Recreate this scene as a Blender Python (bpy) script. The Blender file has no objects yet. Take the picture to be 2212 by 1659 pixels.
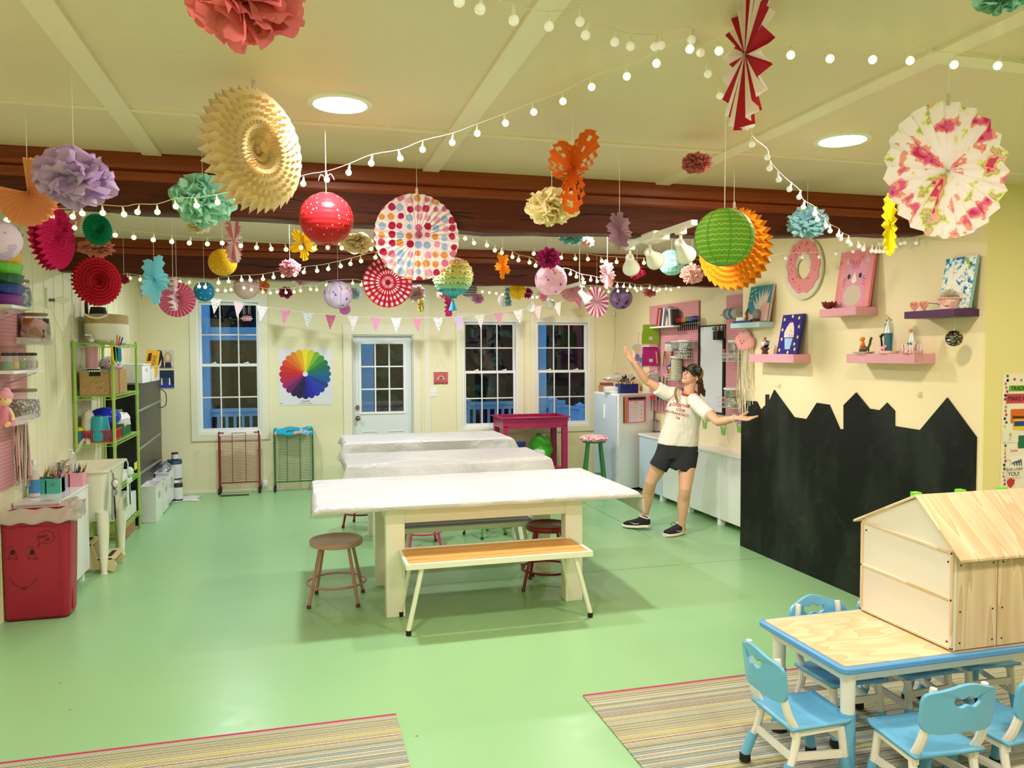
import bpy, bmesh, math, random
from mathutils import Vector, Matrix, noise
from mathutils.bvhtree import BVHTree
rnd = random.Random(7)
S = bpy.context.scene
COL = S.collection
R_ = math.radians
PI = math.pi
# ---------------------------------------------------------------- camera
FPX, CX, CY, EYE = 1692.0, 1106.0, 829.5, 1.75
_yaw, _pit, _rol = R_(15.2), R_(-2.3), R_(-0.2)
CW = Vector((math.sin(_yaw)*math.cos(_pit), math.cos(_yaw)*math.cos(_pit), math.sin(_pit)))
_r = CW.cross(Vector((0, 0, 1))).normalized(); _u = _r.cross(CW)
CR = _r*math.cos(_rol)+_u*math.sin(_rol); CU = -_r*math.sin(_rol)+_u*math.cos(_rol)
CAM = Vector((0, 0, EYE))
cam = bpy.data.cameras.new('camera'); cam.sensor_width = 36; cam.lens = FPX*36/2212
camo = bpy.data.objects.new('camera', cam); COL.objects.link(camo)
M3 = Matrix((CR, CU, -CW)).transposed()
camo.matrix_world = Matrix.Translation(CAM) @ M3.to_4x4()
cam.clip_start = .05
S.camera = camo
def P(px, py, x=None, y=None, z=None):
    """a point of the room seen at a pixel of the photograph, at a known X, Y or Z"""
    d = CR*(px-CX)/FPX - CU*(py-CY)/FPX + CW
    if x is not None: t = x/d.x
    elif y is not None: t = y/d.y
    else: t = (z-EYE)/d.z
    return CAM + d*t
# ---------------------------------------------------------------- view, world, render switches
S.view_settings.view_transform = 'Standard'; S.view_settings.look = 'None'
S.view_settings.gamma = 1; S.view_settings.use_curve_mapping = False
S.view_settings.exposure = 0.0
S.cycles.use_denoising = True
S.cycles.max_bounces = 7; S.cycles.diffuse_bounces = 4; S.cycles.glossy_bounces = 3
S.cycles.transmission_bounces = 5; S.cycles.transparent_max_bounces = 12
S.cycles.caustics_reflective = False; S.cycles.caustics_refractive = False
S.cycles.sample_clamp_indirect = 6
W = bpy.data.worlds.new('dusk'); S.world = W; W.use_nodes = True
bg = W.node_tree.nodes['Background']; bg.inputs[0].default_value = (.10, .24, .46, 1); bg.inputs[1].default_value = 1.7
# lamp strengths
P_FRONT, P_MID, P_BACK, P_FILL = 31, 44, 29, 34
# ---------------------------------------------------------------- text cut into flat meshes while the scene is still empty
TXT = {}
def _text(s, bold=0, shear=0):
    k = (s, bold, shear)
    if k in TXT: return TXT[k]
    c = bpy.data.curves.new('t', 'FONT'); c.body = s; c.align_x = 'CENTER'; c.align_y = 'CENTER'
    c.offset = bold; c.shear = shear; c.resolution_u = 3
    o = bpy.data.objects.new('t', c); COL.objects.link(o)
    dg = bpy.context.evaluated_depsgraph_get()
    me = bpy.data.meshes.new_from_object(o.evaluated_get(dg))
    TXT[k] = ([tuple(v.co) for v in me.vertices], [tuple(p.vertices) for p in me.polygons])
    bpy.data.objects.remove(o); bpy.data.curves.remove(c); bpy.data.meshes.remove(me)
    return TXT[k]
for a in (('FEED', .004), ('ME', .004), ('CLUB', .015), ('SAN FRANCISCO', .015), ('94', .015), ('alifornia', .004, .3), ('COLOR', .01), ('Create what you imagine', 0), ('lite', .02),
          ('TRADING', 0), ('MAKE ONE', 0), ('GOD LOVES', 0), ('YOU!', 0), ('Love', 0), ('K', .07), ('LINES', 0), ('Rib', .01), ('1989', .02), ('CRAYONS', .01)): _text(*a)
# ---------------------------------------------------------------- materials
def lin(h):
    h = h.lstrip('#'); o = []
    for i in (0, 2, 4):
        c = int(h[i:i+2], 16)/255; o.append(c/12.92 if c < .04045 else ((c+.055)/1.055)**2.4)
    return (o[0], o[1], o[2], 1)
_M = {}
def mat(name, h, rough=.5, metal=0, spec=.5, trans=0, alpha=1, emit=0, coat=0):
    if name in _M: return _M[name]
    m = bpy.data.materials.new(name); m.use_nodes = True; b = m.node_tree.nodes['Principled BSDF']
    b.inputs['Base Color'].default_value = lin(h); b.inputs['Roughness'].default_value = rough
    b.inputs['Metallic'].default_value = metal; b.inputs['Specular IOR Level'].default_value = spec
    b.inputs['Transmission Weight'].default_value = trans; b.inputs['Alpha'].default_value = alpha
    b.inputs['Coat Weight'].default_value = coat
    if emit: b.inputs['Emission Color'].default_value = lin(h); b.inputs['Emission Strength'].default_value = emit
    _M[name] = m; return m
class NT:
    """short-hand for node building on one material"""
    def __init__(s, m): s.t = m.node_tree; s.n = s.t.nodes; s.l = s.t.links; s.b = s.n.get('Principled BSDF')
    def new(s, ty, **kw):
        n = s.n.new(ty)
        for k, v in kw.items():
            if k.startswith('i_'): n.inputs[k[2:]].default_value = v
            else: setattr(n, k, v)
        return n
    def link(s, a, b): s.l.new(a, b)
    def math(s, op, a, b=None, c=None):
        n = s.n.new('ShaderNodeMath'); n.operation = op
        for i, v in enumerate((a, b, c)):
            if v is None: continue
            if isinstance(v, (int, float)): n.inputs[i].default_value = v
            else: s.l.new(v, n.inputs[i])
        return n.outputs[0]
    def mix(s, f, a, b):
        n = s.n.new('ShaderNodeMix'); n.data_type = 'RGBA'
        if isinstance(f, (int, float)): n.inputs[0].default_value = f
        else: s.l.new(f, n.inputs[0])
        for i, v in ((6, a), (7, b)):
            if isinstance(v, str): n.inputs[i].default_value = lin(v)
            else: s.l.new(v, n.inputs[i])
        return n.outputs[2]
    def coords(s, kind='Object', scale=(1, 1, 1)):
        c = s.n.new('ShaderNodeTexCoord'); mp = s.n.new('ShaderNodeMapping'); mp.inputs['Scale'].default_value = scale
        s.l.new(c.outputs[kind], mp.inputs['Vector']); return mp.outputs[0]
    def xyz(s, v):
        n = s.n.new('ShaderNodeSeparateXYZ'); s.l.new(v, n.inputs[0]); return n.outputs
    def ramp(s, f, stops, const=True):
        n = s.n.new('ShaderNodeValToRGB'); cr = n.color_ramp; cr.interpolation = 'CONSTANT' if const else 'LINEAR'
        while len(cr.elements) < len(stops): cr.elements.new(.5)
        for e, (p, c) in zip(cr.elements, stops): e.position = p; e.color = lin(c)
        s.l.new(f, n.inputs[0]); return n.outputs[0]
    def noise(s, v, sc, det=2, out=0):
        n = s.n.new('ShaderNodeTexNoise'); n.inputs['Scale'].default_value = sc; n.inputs['Detail'].default_value = det
        s.l.new(v, n.inputs['Vector']); return n.outputs[out]
    def voro(s, v, sc, rndm=1, feat='F1', dim='3D'):
        n = s.n.new('ShaderNodeTexVoronoi'); n.voronoi_dimensions = dim; n.feature = feat
        n.inputs['Scale'].default_value = sc; n.inputs['Randomness'].default_value = rndm
        s.l.new(v, n.inputs['Vector']); return n.outputs
    def bump(s, h, st=.3, dist=.002):
        n = s.n.new('ShaderNodeBump'); n.inputs['Strength'].default_value = st; n.inputs['Distance'].default_value = dist
        s.l.new(h, n.inputs['Height']); s.l.new(n.outputs[0], s.b.inputs['Normal'])
    def col(s, c): s.l.new(c, s.b.inputs['Base Color'])
def leafy(m, colsock, f=.35):
    """thin paper: part of the light comes through"""
    t = NT(m); out = t.n['Material Output']; tr = t.n.new('ShaderNodeBsdfTranslucent')
    if colsock is None: tr.inputs[0].default_value = t.b.inputs['Base Color'].default_value
    else: t.link(colsock, tr.inputs[0])
    mx = t.n.new('ShaderNodeMixShader'); mx.inputs[0].default_value = f
    t.link(t.b.outputs[0], mx.inputs[1]); t.link(tr.outputs[0], mx.inputs[2]); t.link(mx.outputs[0], out.inputs[0])
def paper(name, h, f=.35):
    if name in _M: return _M[name]
    m = mat(name, h, .85, spec=.2); leafy(m, None, f); return m
def pat(name, fn, rough=.8, thin=0, spec=.25):
    if name in _M: return _M[name]
    m = mat(name, '#ffffff', rough, spec=spec); t = NT(m); c = fn(t); t.col(c)
    if thin: leafy(m, c, thin)
    return m
# ---------------------------------------------------------------- mesh building
class MB:
    def __init__(s): s.v = []; s.f = []; s.mi = []; s.sm = []; s.cur = 0; s.T = None
    def add(s, vs, fs, sm=False):
        n = len(s.v)
        for v in vs:
            v = Vector(v); s.v.append(s.T @ v if s.T else v)
        for f in fs: s.f.append([i+n for i in f]); s.mi.append(s.cur); s.sm.append(sm)
        return s
    def box(s, x0, y0, z0, x1, y1, z1):
        e = (len(s.f)//6 % 9)*4e-5; x0 -= e; y0 -= e; z0 -= e; x1 += e; y1 += e; z1 += e
        return s.add([(x, y, z) for x in (x0, x1) for y in (y0, y1) for z in (z0, z1)],
                     [(0, 1, 3, 2), (4, 6, 7, 5), (0, 4, 5, 1), (2, 3, 7, 6), (0, 2, 6, 4), (1, 5, 7, 3)])
    def cbox(s, c, d): return s.box(c[0]-d[0]/2, c[1]-d[1]/2, c[2]-d[2]/2, c[0]+d[0]/2, c[1]+d[1]/2, c[2]+d[2]/2)
    def bar(s, a, b, w, h, up=(0, 0, 1)):
        a, b = Vector(a), Vector(b); d = (b-a).normalized(); up = Vector(up)
        if abs(d.dot(up)) > .95: up = Vector((0, 1, 0))
        x = d.cross(up).normalized()*w/2; y = x.cross(d).normalized()*h/2
        return s.add([a-x-y, a+x-y, a+x+y, a-x+y, b-x-y, b+x-y, b+x+y, b-x+y],
                     [(0, 3, 2, 1), (4, 5, 6, 7), (0, 1, 5, 4), (1, 2, 6, 5), (2, 3, 7, 6), (3, 0, 4, 7)])
    def tube(s, pts, r, n=8, closed=False, caps=True, flat=1):
        pts = [Vector(p) for p in pts]; N = len(pts); rr = r if isinstance(r, (list, tuple)) else [r]*N
        vs = []; fs = []; ref = None
        for i, p in enumerate(pts):
            if closed: d = pts[(i+1) % N]-pts[i-1]
            else: d = pts[min(i+1, N-1)]-pts[max(i-1, 0)]
            d = d.normalized() if d.length > 1e-9 else Vector((0, 0, 1))
            if ref is None: ref = Vector((0, 0, 1)) if abs(d.z) < .9 else Vector((1, 0, 0))
            x = d.cross(ref)
            if x.length < 1e-6: x = d.orthogonal()
            x.normalize(); y = x.cross(d).normalized(); ref = y
            for k in range(n):
                a = 2*PI*k/n; vs.append(p+(x*math.cos(a)+y*math.sin(a)*flat)*rr[i])
        for i in range(N if closed else N-1):
            for k in range(n):
                a = i*n+k; b = i*n+(k+1) % n; j = ((i+1) % N)*n
                fs.append((a, b, j+(k+1) % n, j+k))
        s.add(vs, fs, True)
        if caps and not closed: s.add(vs[:n], [tuple(range(n))[::-1]]); s.add(vs[-n:], [tuple(range(n))])
        return s
    def cyl(s, a, b, r0, r1=None, n=20): return s.tube([a, b], [r0, r0 if r1 is None else r1], n)
    def lathe(s, c, prof, n=24, sx=1, sy=1):
        c = Vector(c); vs = []; fs = []
        for r, z in prof:
            for k in range(n): a = 2*PI*k/n; vs.append(c+Vector((r*sx*math.cos(a), r*sy*math.sin(a), z)))
        for i in range(len(prof)-1):
            for k in range(n): a = i*n+k; b = i*n+(k+1) % n; fs.append((a, b, b+n, a+n))
        return s.add(vs, fs, True)
    def ball(s, c, r, nu=16, nv=10):
        if isinstance(r, (int, float)): r = (r, r, r)
        c = Vector(c); vs = []; fs = []
        for i in range(nv+1):
            t = PI*i/nv
            for k in range(nu):
                a = 2*PI*k/nu; vs.append(c+Vector((r[0]*math.sin(t)*math.cos(a), r[1]*math.sin(t)*math.sin(a), r[2]*math.cos(t))))
        for i in range(nv):
            for k in range(nu): a = i*nu+k; b = i*nu+(k+1) % nu; fs.append((a, a+nu, b+nu, b))
        return s.add(vs, fs, True)
    def prism(s, poly, ext):
        n = len(poly); ext = Vector(ext); a = [Vector(p) for p in poly]
        return s.add(a+[p+ext for p in a], [tuple(range(n))[::-1], tuple(range(n, 2*n))]+[(i, (i+1) % n, n+(i+1) % n, n+i) for i in range(n)])
    def grid(s, fn, nu, nv, sm=True, wrap=False):
        vs = [fn(i/nu, j/nv) for i in range(nu+1) for j in range(nv+1)]
        fs = [(i*(nv+1)+j, (i+1)*(nv+1)+j, (i+1)*(nv+1)+j+1, i*(nv+1)+j+1) for i in range(nu) for j in range(nv)]
        return s.add(vs, fs, sm)
    def text(s, t, o, xd, yd, size, bold=0, shear=0):
        vs, fs = _text(t, bold, shear); o = Vector(o); xd = Vector(xd).normalized(); yd = Vector(yd).normalized(); nn = xd.cross(yd)*.0006
        vv = [o+xd*v[0]*size+yd*v[1]*size+nn for v in vs]
        return s.add(vv, fs)
    def mesh(s, name, mats, origin=(0, 0, 0)):
        o = Vector(origin); me = bpy.data.meshes.new(name); me.from_pydata([v-o for v in s.v], [], s.f); me.update()
        for m in (mats if isinstance(mats, (list, tuple)) else [mats]): me.materials.append(m)
        me.polygons.foreach_set('material_index', s.mi); me.polygons.foreach_set('use_smooth', s.sm)
        bm = bmesh.new(); bm.from_mesh(me); bmesh.ops.recalc_face_normals(bm, faces=bm.faces[:]) if len(me.polygons) < 60000 else None
        bm.to_mesh(me); bm.free(); me.set_sharp_from_angle(angle=R_(42)); return me
def rootloc(o):
    while o.parent: o = o.parent
    return Vector(o.location)
def part(mb, name, mats, parent, label=None, bev=0, local=False, sub=0, solid=0):
    """one mesh as a part of a thing; its vertices are given in room coordinates unless local"""
    me = mb.mesh(name, mats, (0, 0, 0) if local else rootloc(parent))
    o = bpy.data.objects.new(name, me); COL.objects.link(o); o.parent = parent
    mods(o, bev, sub, solid)
    if label: o['label'] = label
    return o
def mods(o, bev=0, sub=0, solid=0):
    if solid: m = o.modifiers.new('s', 'SOLIDIFY'); m.thickness = solid; m.offset = 0
    if bev: m = o.modifiers.new('b', 'BEVEL'); m.width = bev; m.segments = 2; m.limit_method = 'ANGLE'; m.angle_limit = R_(40)
    if sub: m = o.modifiers.new('u', 'SUBSURF'); m.levels = sub; m.render_levels = sub
def thing(name, label, cat, loc=(0, 0, 0), rz=0, group=None):
    o = bpy.data.objects.new(name, None); COL.objects.link(o); o.location = loc; o.rotation_euler = (0, 0, rz)
    o.empty_display_size = .1; o['label'] = label; o['category'] = cat
    if group: o['group'] = group
    return o
def one(mb, name, mats, label, cat, group=None, kind=None, bev=0, sub=0, solid=0):
    """a thing that is a single mesh, origin at the middle of its base"""
    xs = [v.x for v in mb.v]; ys = [v.y for v in mb.v]; zs = [v.z for v in mb.v]
    o0 = Vector(((min(xs)+max(xs))/2, (min(ys)+max(ys))/2, min(zs)))
    o = bpy.data.objects.new(name, mb.mesh(name, mats, o0)); COL.objects.link(o); o.location = o0
    mods(o, bev, sub, solid)
    if kind: o['kind'] = kind
    if label: o['label'] = label
    if cat: o['category'] = cat
    if group: o['group'] = group
    return o
def struct(mb, name, mats, parent=None, bev=0):
    if parent: return part(mb, name, mats, parent, bev=bev)
    o = one(mb, name, mats, None, None, kind='structure', bev=bev); return o
def dup(root, loc, rz=0, label=None, group=None):
    def cp(o, par):
        c = o.copy(); COL.objects.link(c); c.parent = par
        for ch in KIDS.get(o.name, ()): cp(ch, c)
        return c
    r = root.copy(); COL.objects.link(r); r.location = loc; r.rotation_euler = (0, 0, rz)
    if label: r['label'] = label
    if group: r['group'] = group
    kids = [o for o in COL.objects if o.parent == root]
    for k in kids:
        c = k.copy(); COL.objects.link(c); c.parent = r
        for g in [o for o in COL.objects if o.parent == k]:
            d = g.copy(); COL.objects.link(d); d.parent = c
    return r
def bez(pts, n=8):
    """smooth curve through points"""
    pts = [Vector(p) for p in pts]; out = []
    for i in range(len(pts)-1):
        p0 = pts[max(i-1, 0)]; p1 = pts[i]; p2 = pts[i+1]; p3 = pts[min(i+2, len(pts)-1)]
        for k in range(n):
            t = k/n
            out.append(.5*((2*p1)+(p2-p0)*t+(2*p0-5*p1+4*p2-p3)*t*t+(3*p1-p0-3*p2+p3)*t**3))
    out.append(pts[-1]); return out
XL, XR, XN, YB, CE, YC, YE = -1.89, 3.83, 4.373, 10.45, 2.71, 3.67, 6.226
# ================================================================ the room
def seamfloor():
    m = mat('green_floor_paint', '#7cb88f', .3, spec=.5); t = NT(m); v = t.coords(); x, y, z = t.xyz(v)
    n = t.noise(v, .55, 3); n2 = t.noise(v, 14, 4)
    base = t.mix(t.math('MULTIPLY', n, 1.0), '#80b987', '#a5cd90')
    mask = None
    segs = [('y', 4.54, -1.9, 3.8), ('y', 6.99, -1.9, 3.9), ('y', 9.43, -1.9, 3.9), ('x', -.64, 3.2, 6.4), ('x', -.53, 6.9, 10.4), ('x', .6, 3.0, 4.5), ('x', 1.87, 3.4, 4.53), ('x', 3.08, 4.5, 8.6), ('x', -.99, 4.0, 4.54), ('x', 1.85, 4.5, 6.9), ('x', .6, 4.6, 6.9), ('x', 2.44, 7, 9.4), ('x', 1.2, 6.99, 9.4), ('y', 2.1, -1.9, 4)]
    for ax, c, a, b in segs:
        u, w = (x, y) if ax == 'x' else (y, x)
        d = t.math('ABSOLUTE', t.math('SUBTRACT', u, t.math('ADD', t.math('MULTIPLY', t.math('SUBTRACT', n2, .5), .008), c)))
        k = t.math('MULTIPLY', t.math('LESS_THAN', d, .0038), t.math('MULTIPLY', t.math('GREATER_THAN', w, a), t.math('LESS_THAN', w, b)))
        mask = k if mask is None else t.math('MAXIMUM', mask, k)
    gap = t.math('MULTIPLY', mask, t.math('GREATER_THAN', t.noise(v, 3, 2), .34))
    sc = t.voro(v, 3.2, 1); chip = t.math('LESS_THAN', sc[0], .022)
    c = t.mix(t.math('MULTIPLY', gap, .8), base, '#1f4a30'); c = t.mix(t.math('MULTIPLY', chip, .7), c, '#23402c'); t.col(c)
    t.link(t.math('ADD', .24, t.math('MULTIPLY', n2, .16)), t.b.inputs['Roughness'])
    t.bump(t.math('SUBTRACT', t.math('MULTIPLY', t.noise(v, 60, 3), .25), gap), .25, .004)
    return m
M_FLOOR = seamfloor()
M_WALL = pat('cream_wall_paint', lambda t: t.mix(t.noise(t.coords(), 1.2, 2), '#f0ebc6', '#ece6bd'), .55, spec=.4)
M_WALLL = mat('pale_yellow_panel_paint', '#efeac4', .5)
M_CEIL = mat('cream_ceiling_paint', '#ebd9bf', .42, spec=.5)
_t = NT(M_CEIL); _v = _t.coords(scale=(1, 2.4, 1)); _t.bump(_t.noise(_v, 38, 3), .28, .006)
M_TRIM = mat('cream_trim_paint', '#efecd2', .4)
M_WHITE = mat('white_gloss_paint', '#f1f3f2', .35)
M_WOOD = pat('dark_mahogany_beam', lambda t: t.mix(t.noise(t.coords(scale=(1.2, 14, 22)), 2.2, 5), '#2a0a06', '#692a13'), .42)
_t = NT(M_WOOD); _t.bump(_t.noise(_t.coords(scale=(3, 30, 60)), 3, 4), .5, .01)
M_WOODT = pat('reddish_beam_moulding', lambda t: t.mix(t.noise(t.coords(scale=(.8, 10, 26)), 2.4, 4), '#64220f', '#9c5026'), .35)
M_GLASS = mat('window_glass', '#ffffff', 0, trans=1, spec=.5)
for m_ in (M_GLASS,):
    _t = NT(m_); lp = _t.n.new('ShaderNodeBsdfTransparent'); gl = _t.n.new('ShaderNodeBsdfGlossy'); gl.inputs['Roughness'].default_value = .01
    fr = _t.n.new('ShaderNodeFresnel'); fr.inputs[0].default_value = 1.5; mx = _t.n.new('ShaderNodeMixShader')
    _t.link(fr.outputs[0], mx.inputs[0]); _t.link(lp.outputs[0], mx.inputs[1]); _t.link(gl.outputs[0], mx.inputs[2]); _t.link(mx.outputs[0], _t.n['Material Output'].inputs[0])
M_CLEAR = M_GLASS
struct(MB().box(XL-.15, -3.2, -.1, 7.2, YB+.15, 0), 'floor', M_FLOOR)
struct(MB().box(XL-.15, -3.2, CE, 7.2, YB+.15, CE+.1), 'ceiling', M_CEIL)
def holes(mb, x0, x1, y0, y1, z0, z1, hs):
    """wall slab between y0 and y1 with rectangular openings hs = (xa, xb, za, zb)"""
    xs = sorted({x0, x1, *[h[0] for h in hs], *[h[1] for h in hs]})
    for a, b in zip(xs, xs[1:]):
        zz = z0
        for h in sorted([h for h in hs if h[0] <= a+1e-6 and h[1] >= b-1e-6], key=lambda h: h[2]):
            if h[2] > zz: mb.box(a, y0, zz, b, y1, h[2])
            zz = h[3]
        if zz < z1: mb.box(a, y0, zz, b, y1, z1)
    return mb
W1 = (-1.235, -.455, .73, 2.43); W2 = (2.13, 2.93, .70, 2.205); W3 = (3.17, 3.985, .70, 2.205); D1 = (.665, 1.475, 0, 1.99)
struct(holes(MB(), XL-.15, 4.6, YB, YB+.15, 0, CE, [W1, W2, W3, D1]), 'wall_back', M_WALL)
wl = MB().box(XL-.15, -3.2, 0, XL, YB, CE)
for i in range(28):
    y = 3.4+i*.26
    if y < YB-.1: wl.box(XL, y, 0, XL+.005, y+.035, CE)
struct(wl, 'wall_left', M_WALLL)
M_WALLR = mat('warm_cream_wall_paint', '#ede0b8', .55, spec=.4)
struct(MB().box(XR, YC, 0, 4.6, YE, CE), 'wall_right', M_WALLR)
struct(MB().box(XN, YE, 0, 4.6, YB, CE), 'wall_niche', M_WALLR)
struct(MB().box(4.6, YC, 0, 7.2, YC+.15, CE), 'wall_side', mat('straw_wall_paint', '#eadf9e', .6))
struct(MB().box(XR+.001, YC-.012, 0, 4.6, YC, CE), 'wall_end', mat('straw_wall_paint', '#eadf9e', .6))
struct(MB().box(7.1, -3.2, 0, 7.2, YC, CE), 'wall_far_right', M_WALL)
struct(MB().box(XL, -3.2, 0, 7.1, -3.1, CE), 'wall_rear', M_WALL)
# ceiling battens
ntr = [0]
def trim(mb, m=M_TRIM, bev=0):
    ntr[0] += 1; return struct(mb, 'trim_%d' % ntr[0], m, bev=bev)
M_CTRIM = mat('ceiling_batten_highlight_paint', '#f7ead4', .35)  # ceiling paint made paler, putting the battens' highlights into the colour
xa = P(345, 352, z=CE).x; xb = P(965, 287, z=CE).x; xc = P(1550, 328, z=CE).x; ya = P(775, 270, z=CE).y; yb = P(1650, 62, z=CE).y
for x, w in ((xa-.045, .085), (xb, .085), (xc+.01, .085)): trim(MB().box(x, -3, CE-.012, x+w, 4.13, CE), M_CTRIM)
trim(MB().box(xc-2.44*0-.0, yb-.0, CE-.0125, 6, yb+.075, CE), M_CTRIM); trim(MB().box(XL, ya-.012, CE-.008, 4.6, ya+.02, CE), M_CTRIM)
trim(MB().box(XL, YB-.014, 2.60, XN, YB, 2.66))
trim(MB().box(1.62, YB-.012, 0, 1.70, YB, 2.6)); trim(MB().box(XL, YB-.02, 0, -.2, YB, .0301))
# beams
def beam(y0, dy, zb, zm, x1, name_):
    def zbot(x):
        for (a, za), (b, zb_) in zip(zb, zb[1:]):
            if x <= b: return za+(zb_-za)*(x-a)/(b-a)
        return zb[-1][1]
    n = 40; lo = MB(); vs = []
    for i in range(n+1):
        x = XL+(x1-XL)*i/n; j = .004*math.sin(i*2.1)+.003*math.sin(i*5.3); z = zbot(x)+j
        vs += [(x, y0+j, z+.012), (x, y0+.012, z), (x, y0+dy-.012, z), (x, y0+dy, z+.012), (x, y0+dy, zm), (x, y0+j*.6, zm)]
    lo.add(vs, [(i*6+k, i*6+(k+1) % 6, i*6+6+(k+1) % 6, i*6+6+k) for i in range(n) for k in range(6)]+[tuple(range(6)), tuple(range(n*6, n*6+6))])
    t = bpy.data.objects.new(name_, None); COL.objects.link(t); t['kind'] = 'structure'; t.location = (0, y0, 2.4)
    part(lo, 'timber', M_WOOD, t)
    up = MB(); pr = [(0, zm), (-.012, zm+.012), (-.012, zm+.045), (.0, zm+.052), (-.018, zm+.06), (-.022, zm+.08), (-.018, CE-.001), (dy+.02, CE-.001), (dy+.02, zm)]
    k = len(pr); vv = [(x, y0+a, b) for x in (XL, x1) for a, b in pr]
    up.add(vv, [tuple(range(k)), tuple(range(k, 2*k))]+[(i, (i+1) % k, k+(i+1) % k, k+i) for i in range(k)])
    part(up, 'moulding', M_WOODT, t)
    ck = MB()
    for s_ in range(7):
        xx = rnd.uniform(XL+.3, x1-1.2); L = rnd.uniform(.4, 1.1); zz = rnd.uniform(zbot(xx)+.06, zm-.04); w = rnd.uniform(.004, .011)
        p = [(xx+L*i/8, y0-.0012, zz+.012*math.sin(i*.9+s_)) for i in range(9)]
        ck.add([q for q in p]+[(q[0], q[1], q[2]+w*math.sin(PI*i/8)) for i, q in enumerate(p)], [(i, i+1, 10+i, 9+i) for i in range(8)])
    part(ck, 'crack', mat('crack_black', '#120503', .9), t)
    return t
beam(4.13, .16, [(XL, 2.47), (0, 2.42), (.9, 2.40), (2, 2.42), (3, 2.455), (4, 2.495)], 2.575, XR+.05, 'trim_20')
_b2 = [P(300, 595, y=7.2).z, P(1000, 615, y=7.2).z, P(1550, 620, y=7.2).z, P(1800, 622, y=7.2).z]
beam(7.2, .16, [(XL, 2.43), (-1.28, _b2[0]), (1.49, _b2[1]), (3.6, _b2[2]), (4.6, _b2[3])], 2.585, XN+.02, 'trim_21')
# windows
ZM1 = P(500, 789, y=YB).z; ZM2 = P(1060, 804, y=YB).z
def window(n, h, zm, cas, ext=()):
    x0, x1, z0, z1 = h; t = bpy.data.objects.new('window_%d' % n, None); COL.objects.link(t); t['kind'] = 'structure'; t.location = ((x0+x1)/2, YB, z0)
    a, b, c, d = cas; m = MB()
    for q in ((a, YB-.02, z1-.01, b, YB, d), (a, YB-.02, c, b, YB, z0+.01), (a, YB-.02, z0, x0+.01, YB, z1), (x1-.01, YB-.02, z0, b, YB, z1)): m.box(*q)
    part(m, 'casing', M_TRIM, t, bev=.003)
    m = MB(); f = .035
    for q in ((x0, YB-.012, z0, x1, YB+.1, z0+f), (x0, YB-.012, z1-f, x1, YB+.1, z1), (x0, YB-.012, z0+f, x0+f, YB+.1, z1-f), (x1-f, YB-.012, z0+f, x1, YB+.1, z1-f)): m.box(*q)
    part(m, 'window_frame', M_WHITE, t, bev=.003)
    for nm, za, zb, y in (('lower_sash', z0+f, zm+.02, YB+.02), ('upper_sash', zm-.02, z1-f, YB+.05)):
        xa_, xb_ = x0+f, x1-f; s = .03; m = MB(); bt = .045 if nm == 'lower_sash' else s
        for q in ((xa_, y, za, xb_, y+.028, za+bt), (xa_, y, zb-.036, xb_, y+.028, zb), (xa_, y, za, xa_+s, y+.028, zb), (xb_-s, y, za, xb_, y+.028, zb)): m.box(*q)
        for i in (1, 2): xx = xa_+s+(xb_-xa_-2*s)*i/3; m.box(xx-.008, y+.006, za, xx+.008, y+.02, zb)
        zc = (za+bt+zb-.036)/2; m.box(xa_, y+.006, zc-.008, xb_, y+.02, zc+.008)
        so = part(m, nm, M_WHITE, t, bev=.002)
        part(MB().box(xa_+.01, y+.010, za+.01, xb_-.01, y+.014, zb-.01), 'pane', M_GLASS, so)
        if nm == 'lower_sash':
            for xx in (x0+.24*(x1-x0)+.02, x1-.24*(x1-x0)): part(MB().box(xx-.03, y-.012, zb, xx+.03, y+.02, zb+.012).cyl((xx, y+.005, zb+.01), (xx+.02, y-.01, zb+.022), .006, n=8), 'sash_lock', M_WHITE, so)
    return t
window(1, W1, ZM1, (-1.306, -.374, .655, 2.51))
window(2, W2, ZM2, (2.055, 3.005, .635, 2.295)); window(3, W3, ZM2, (3.10, 4.055, .635, 2.26))
# door
t = bpy.data.objects.new('door_1', None); COL.objects.link(t); t['kind'] = 'structure'; t.location = (1.07, YB, 0)
m = MB(); x0, x1 = D1[0], D1[1]
for q in ((x0-.11, YB-.02, 0, x0, YB, 1.99), (x1, YB-.02, 0, x1+.09, YB, 1.99), (x0-.11, YB-.02, 1.99, x1+.09, YB, 2.13)): m.box(*q)
part(m, 'casing', M_TRIM, t, bev=.003)
m = MB().box(x0, YB, 0, x0+.02, YB+.13, 1.99).box(x1-.02, YB, 0, x1, YB+.13, 1.99).box(x0, YB, 1.97, x1, YB+.13, 1.99)
part(m, 'jamb', mat('grey_jamb_paint', '#d5d6c8', .5), t)  # jamb in one plain grey
M_DOOR = mat('pale_blue_white_door_paint', '#e2e9ea', .4)
gx0, gx1 = P(780, 800, y=YB+.05).x, P(871, 800, y=YB+.05).x; gz1, gz0 = P(820, 743, y=YB+.05).z, P(820, 889, y=YB+.05).z
m = holes(MB(), x0+.022, x1-.022, YB+.04, YB+.08, .01, 1.965, [(gx0, gx1, gz0, gz1)])
sl = part(m, 'door_slab', M_DOOR, t, bev=.002)
m = MB(); w = .03
for q in ((gx0-w, gz0-w, gx1+w, gz0), (gx0-w, gz1, gx1+w, gz1+w), (gx0-w, gz0, gx0, gz1), (gx1, gz0, gx1+w, gz1)): m.box(q[0], YB+.028, q[1], q[2], YB+.04, q[3])
for i in (1, 2):
    xx = gx0+(gx1-gx0)*i/3; zz = gz0+(gz1-gz0)*i/3
    m.box(xx-.009, YB+.05, gz0, xx+.009, YB+.062, gz1); m.box(gx0, YB+.05, zz-.009, gx1, YB+.062, zz+.009)
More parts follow.
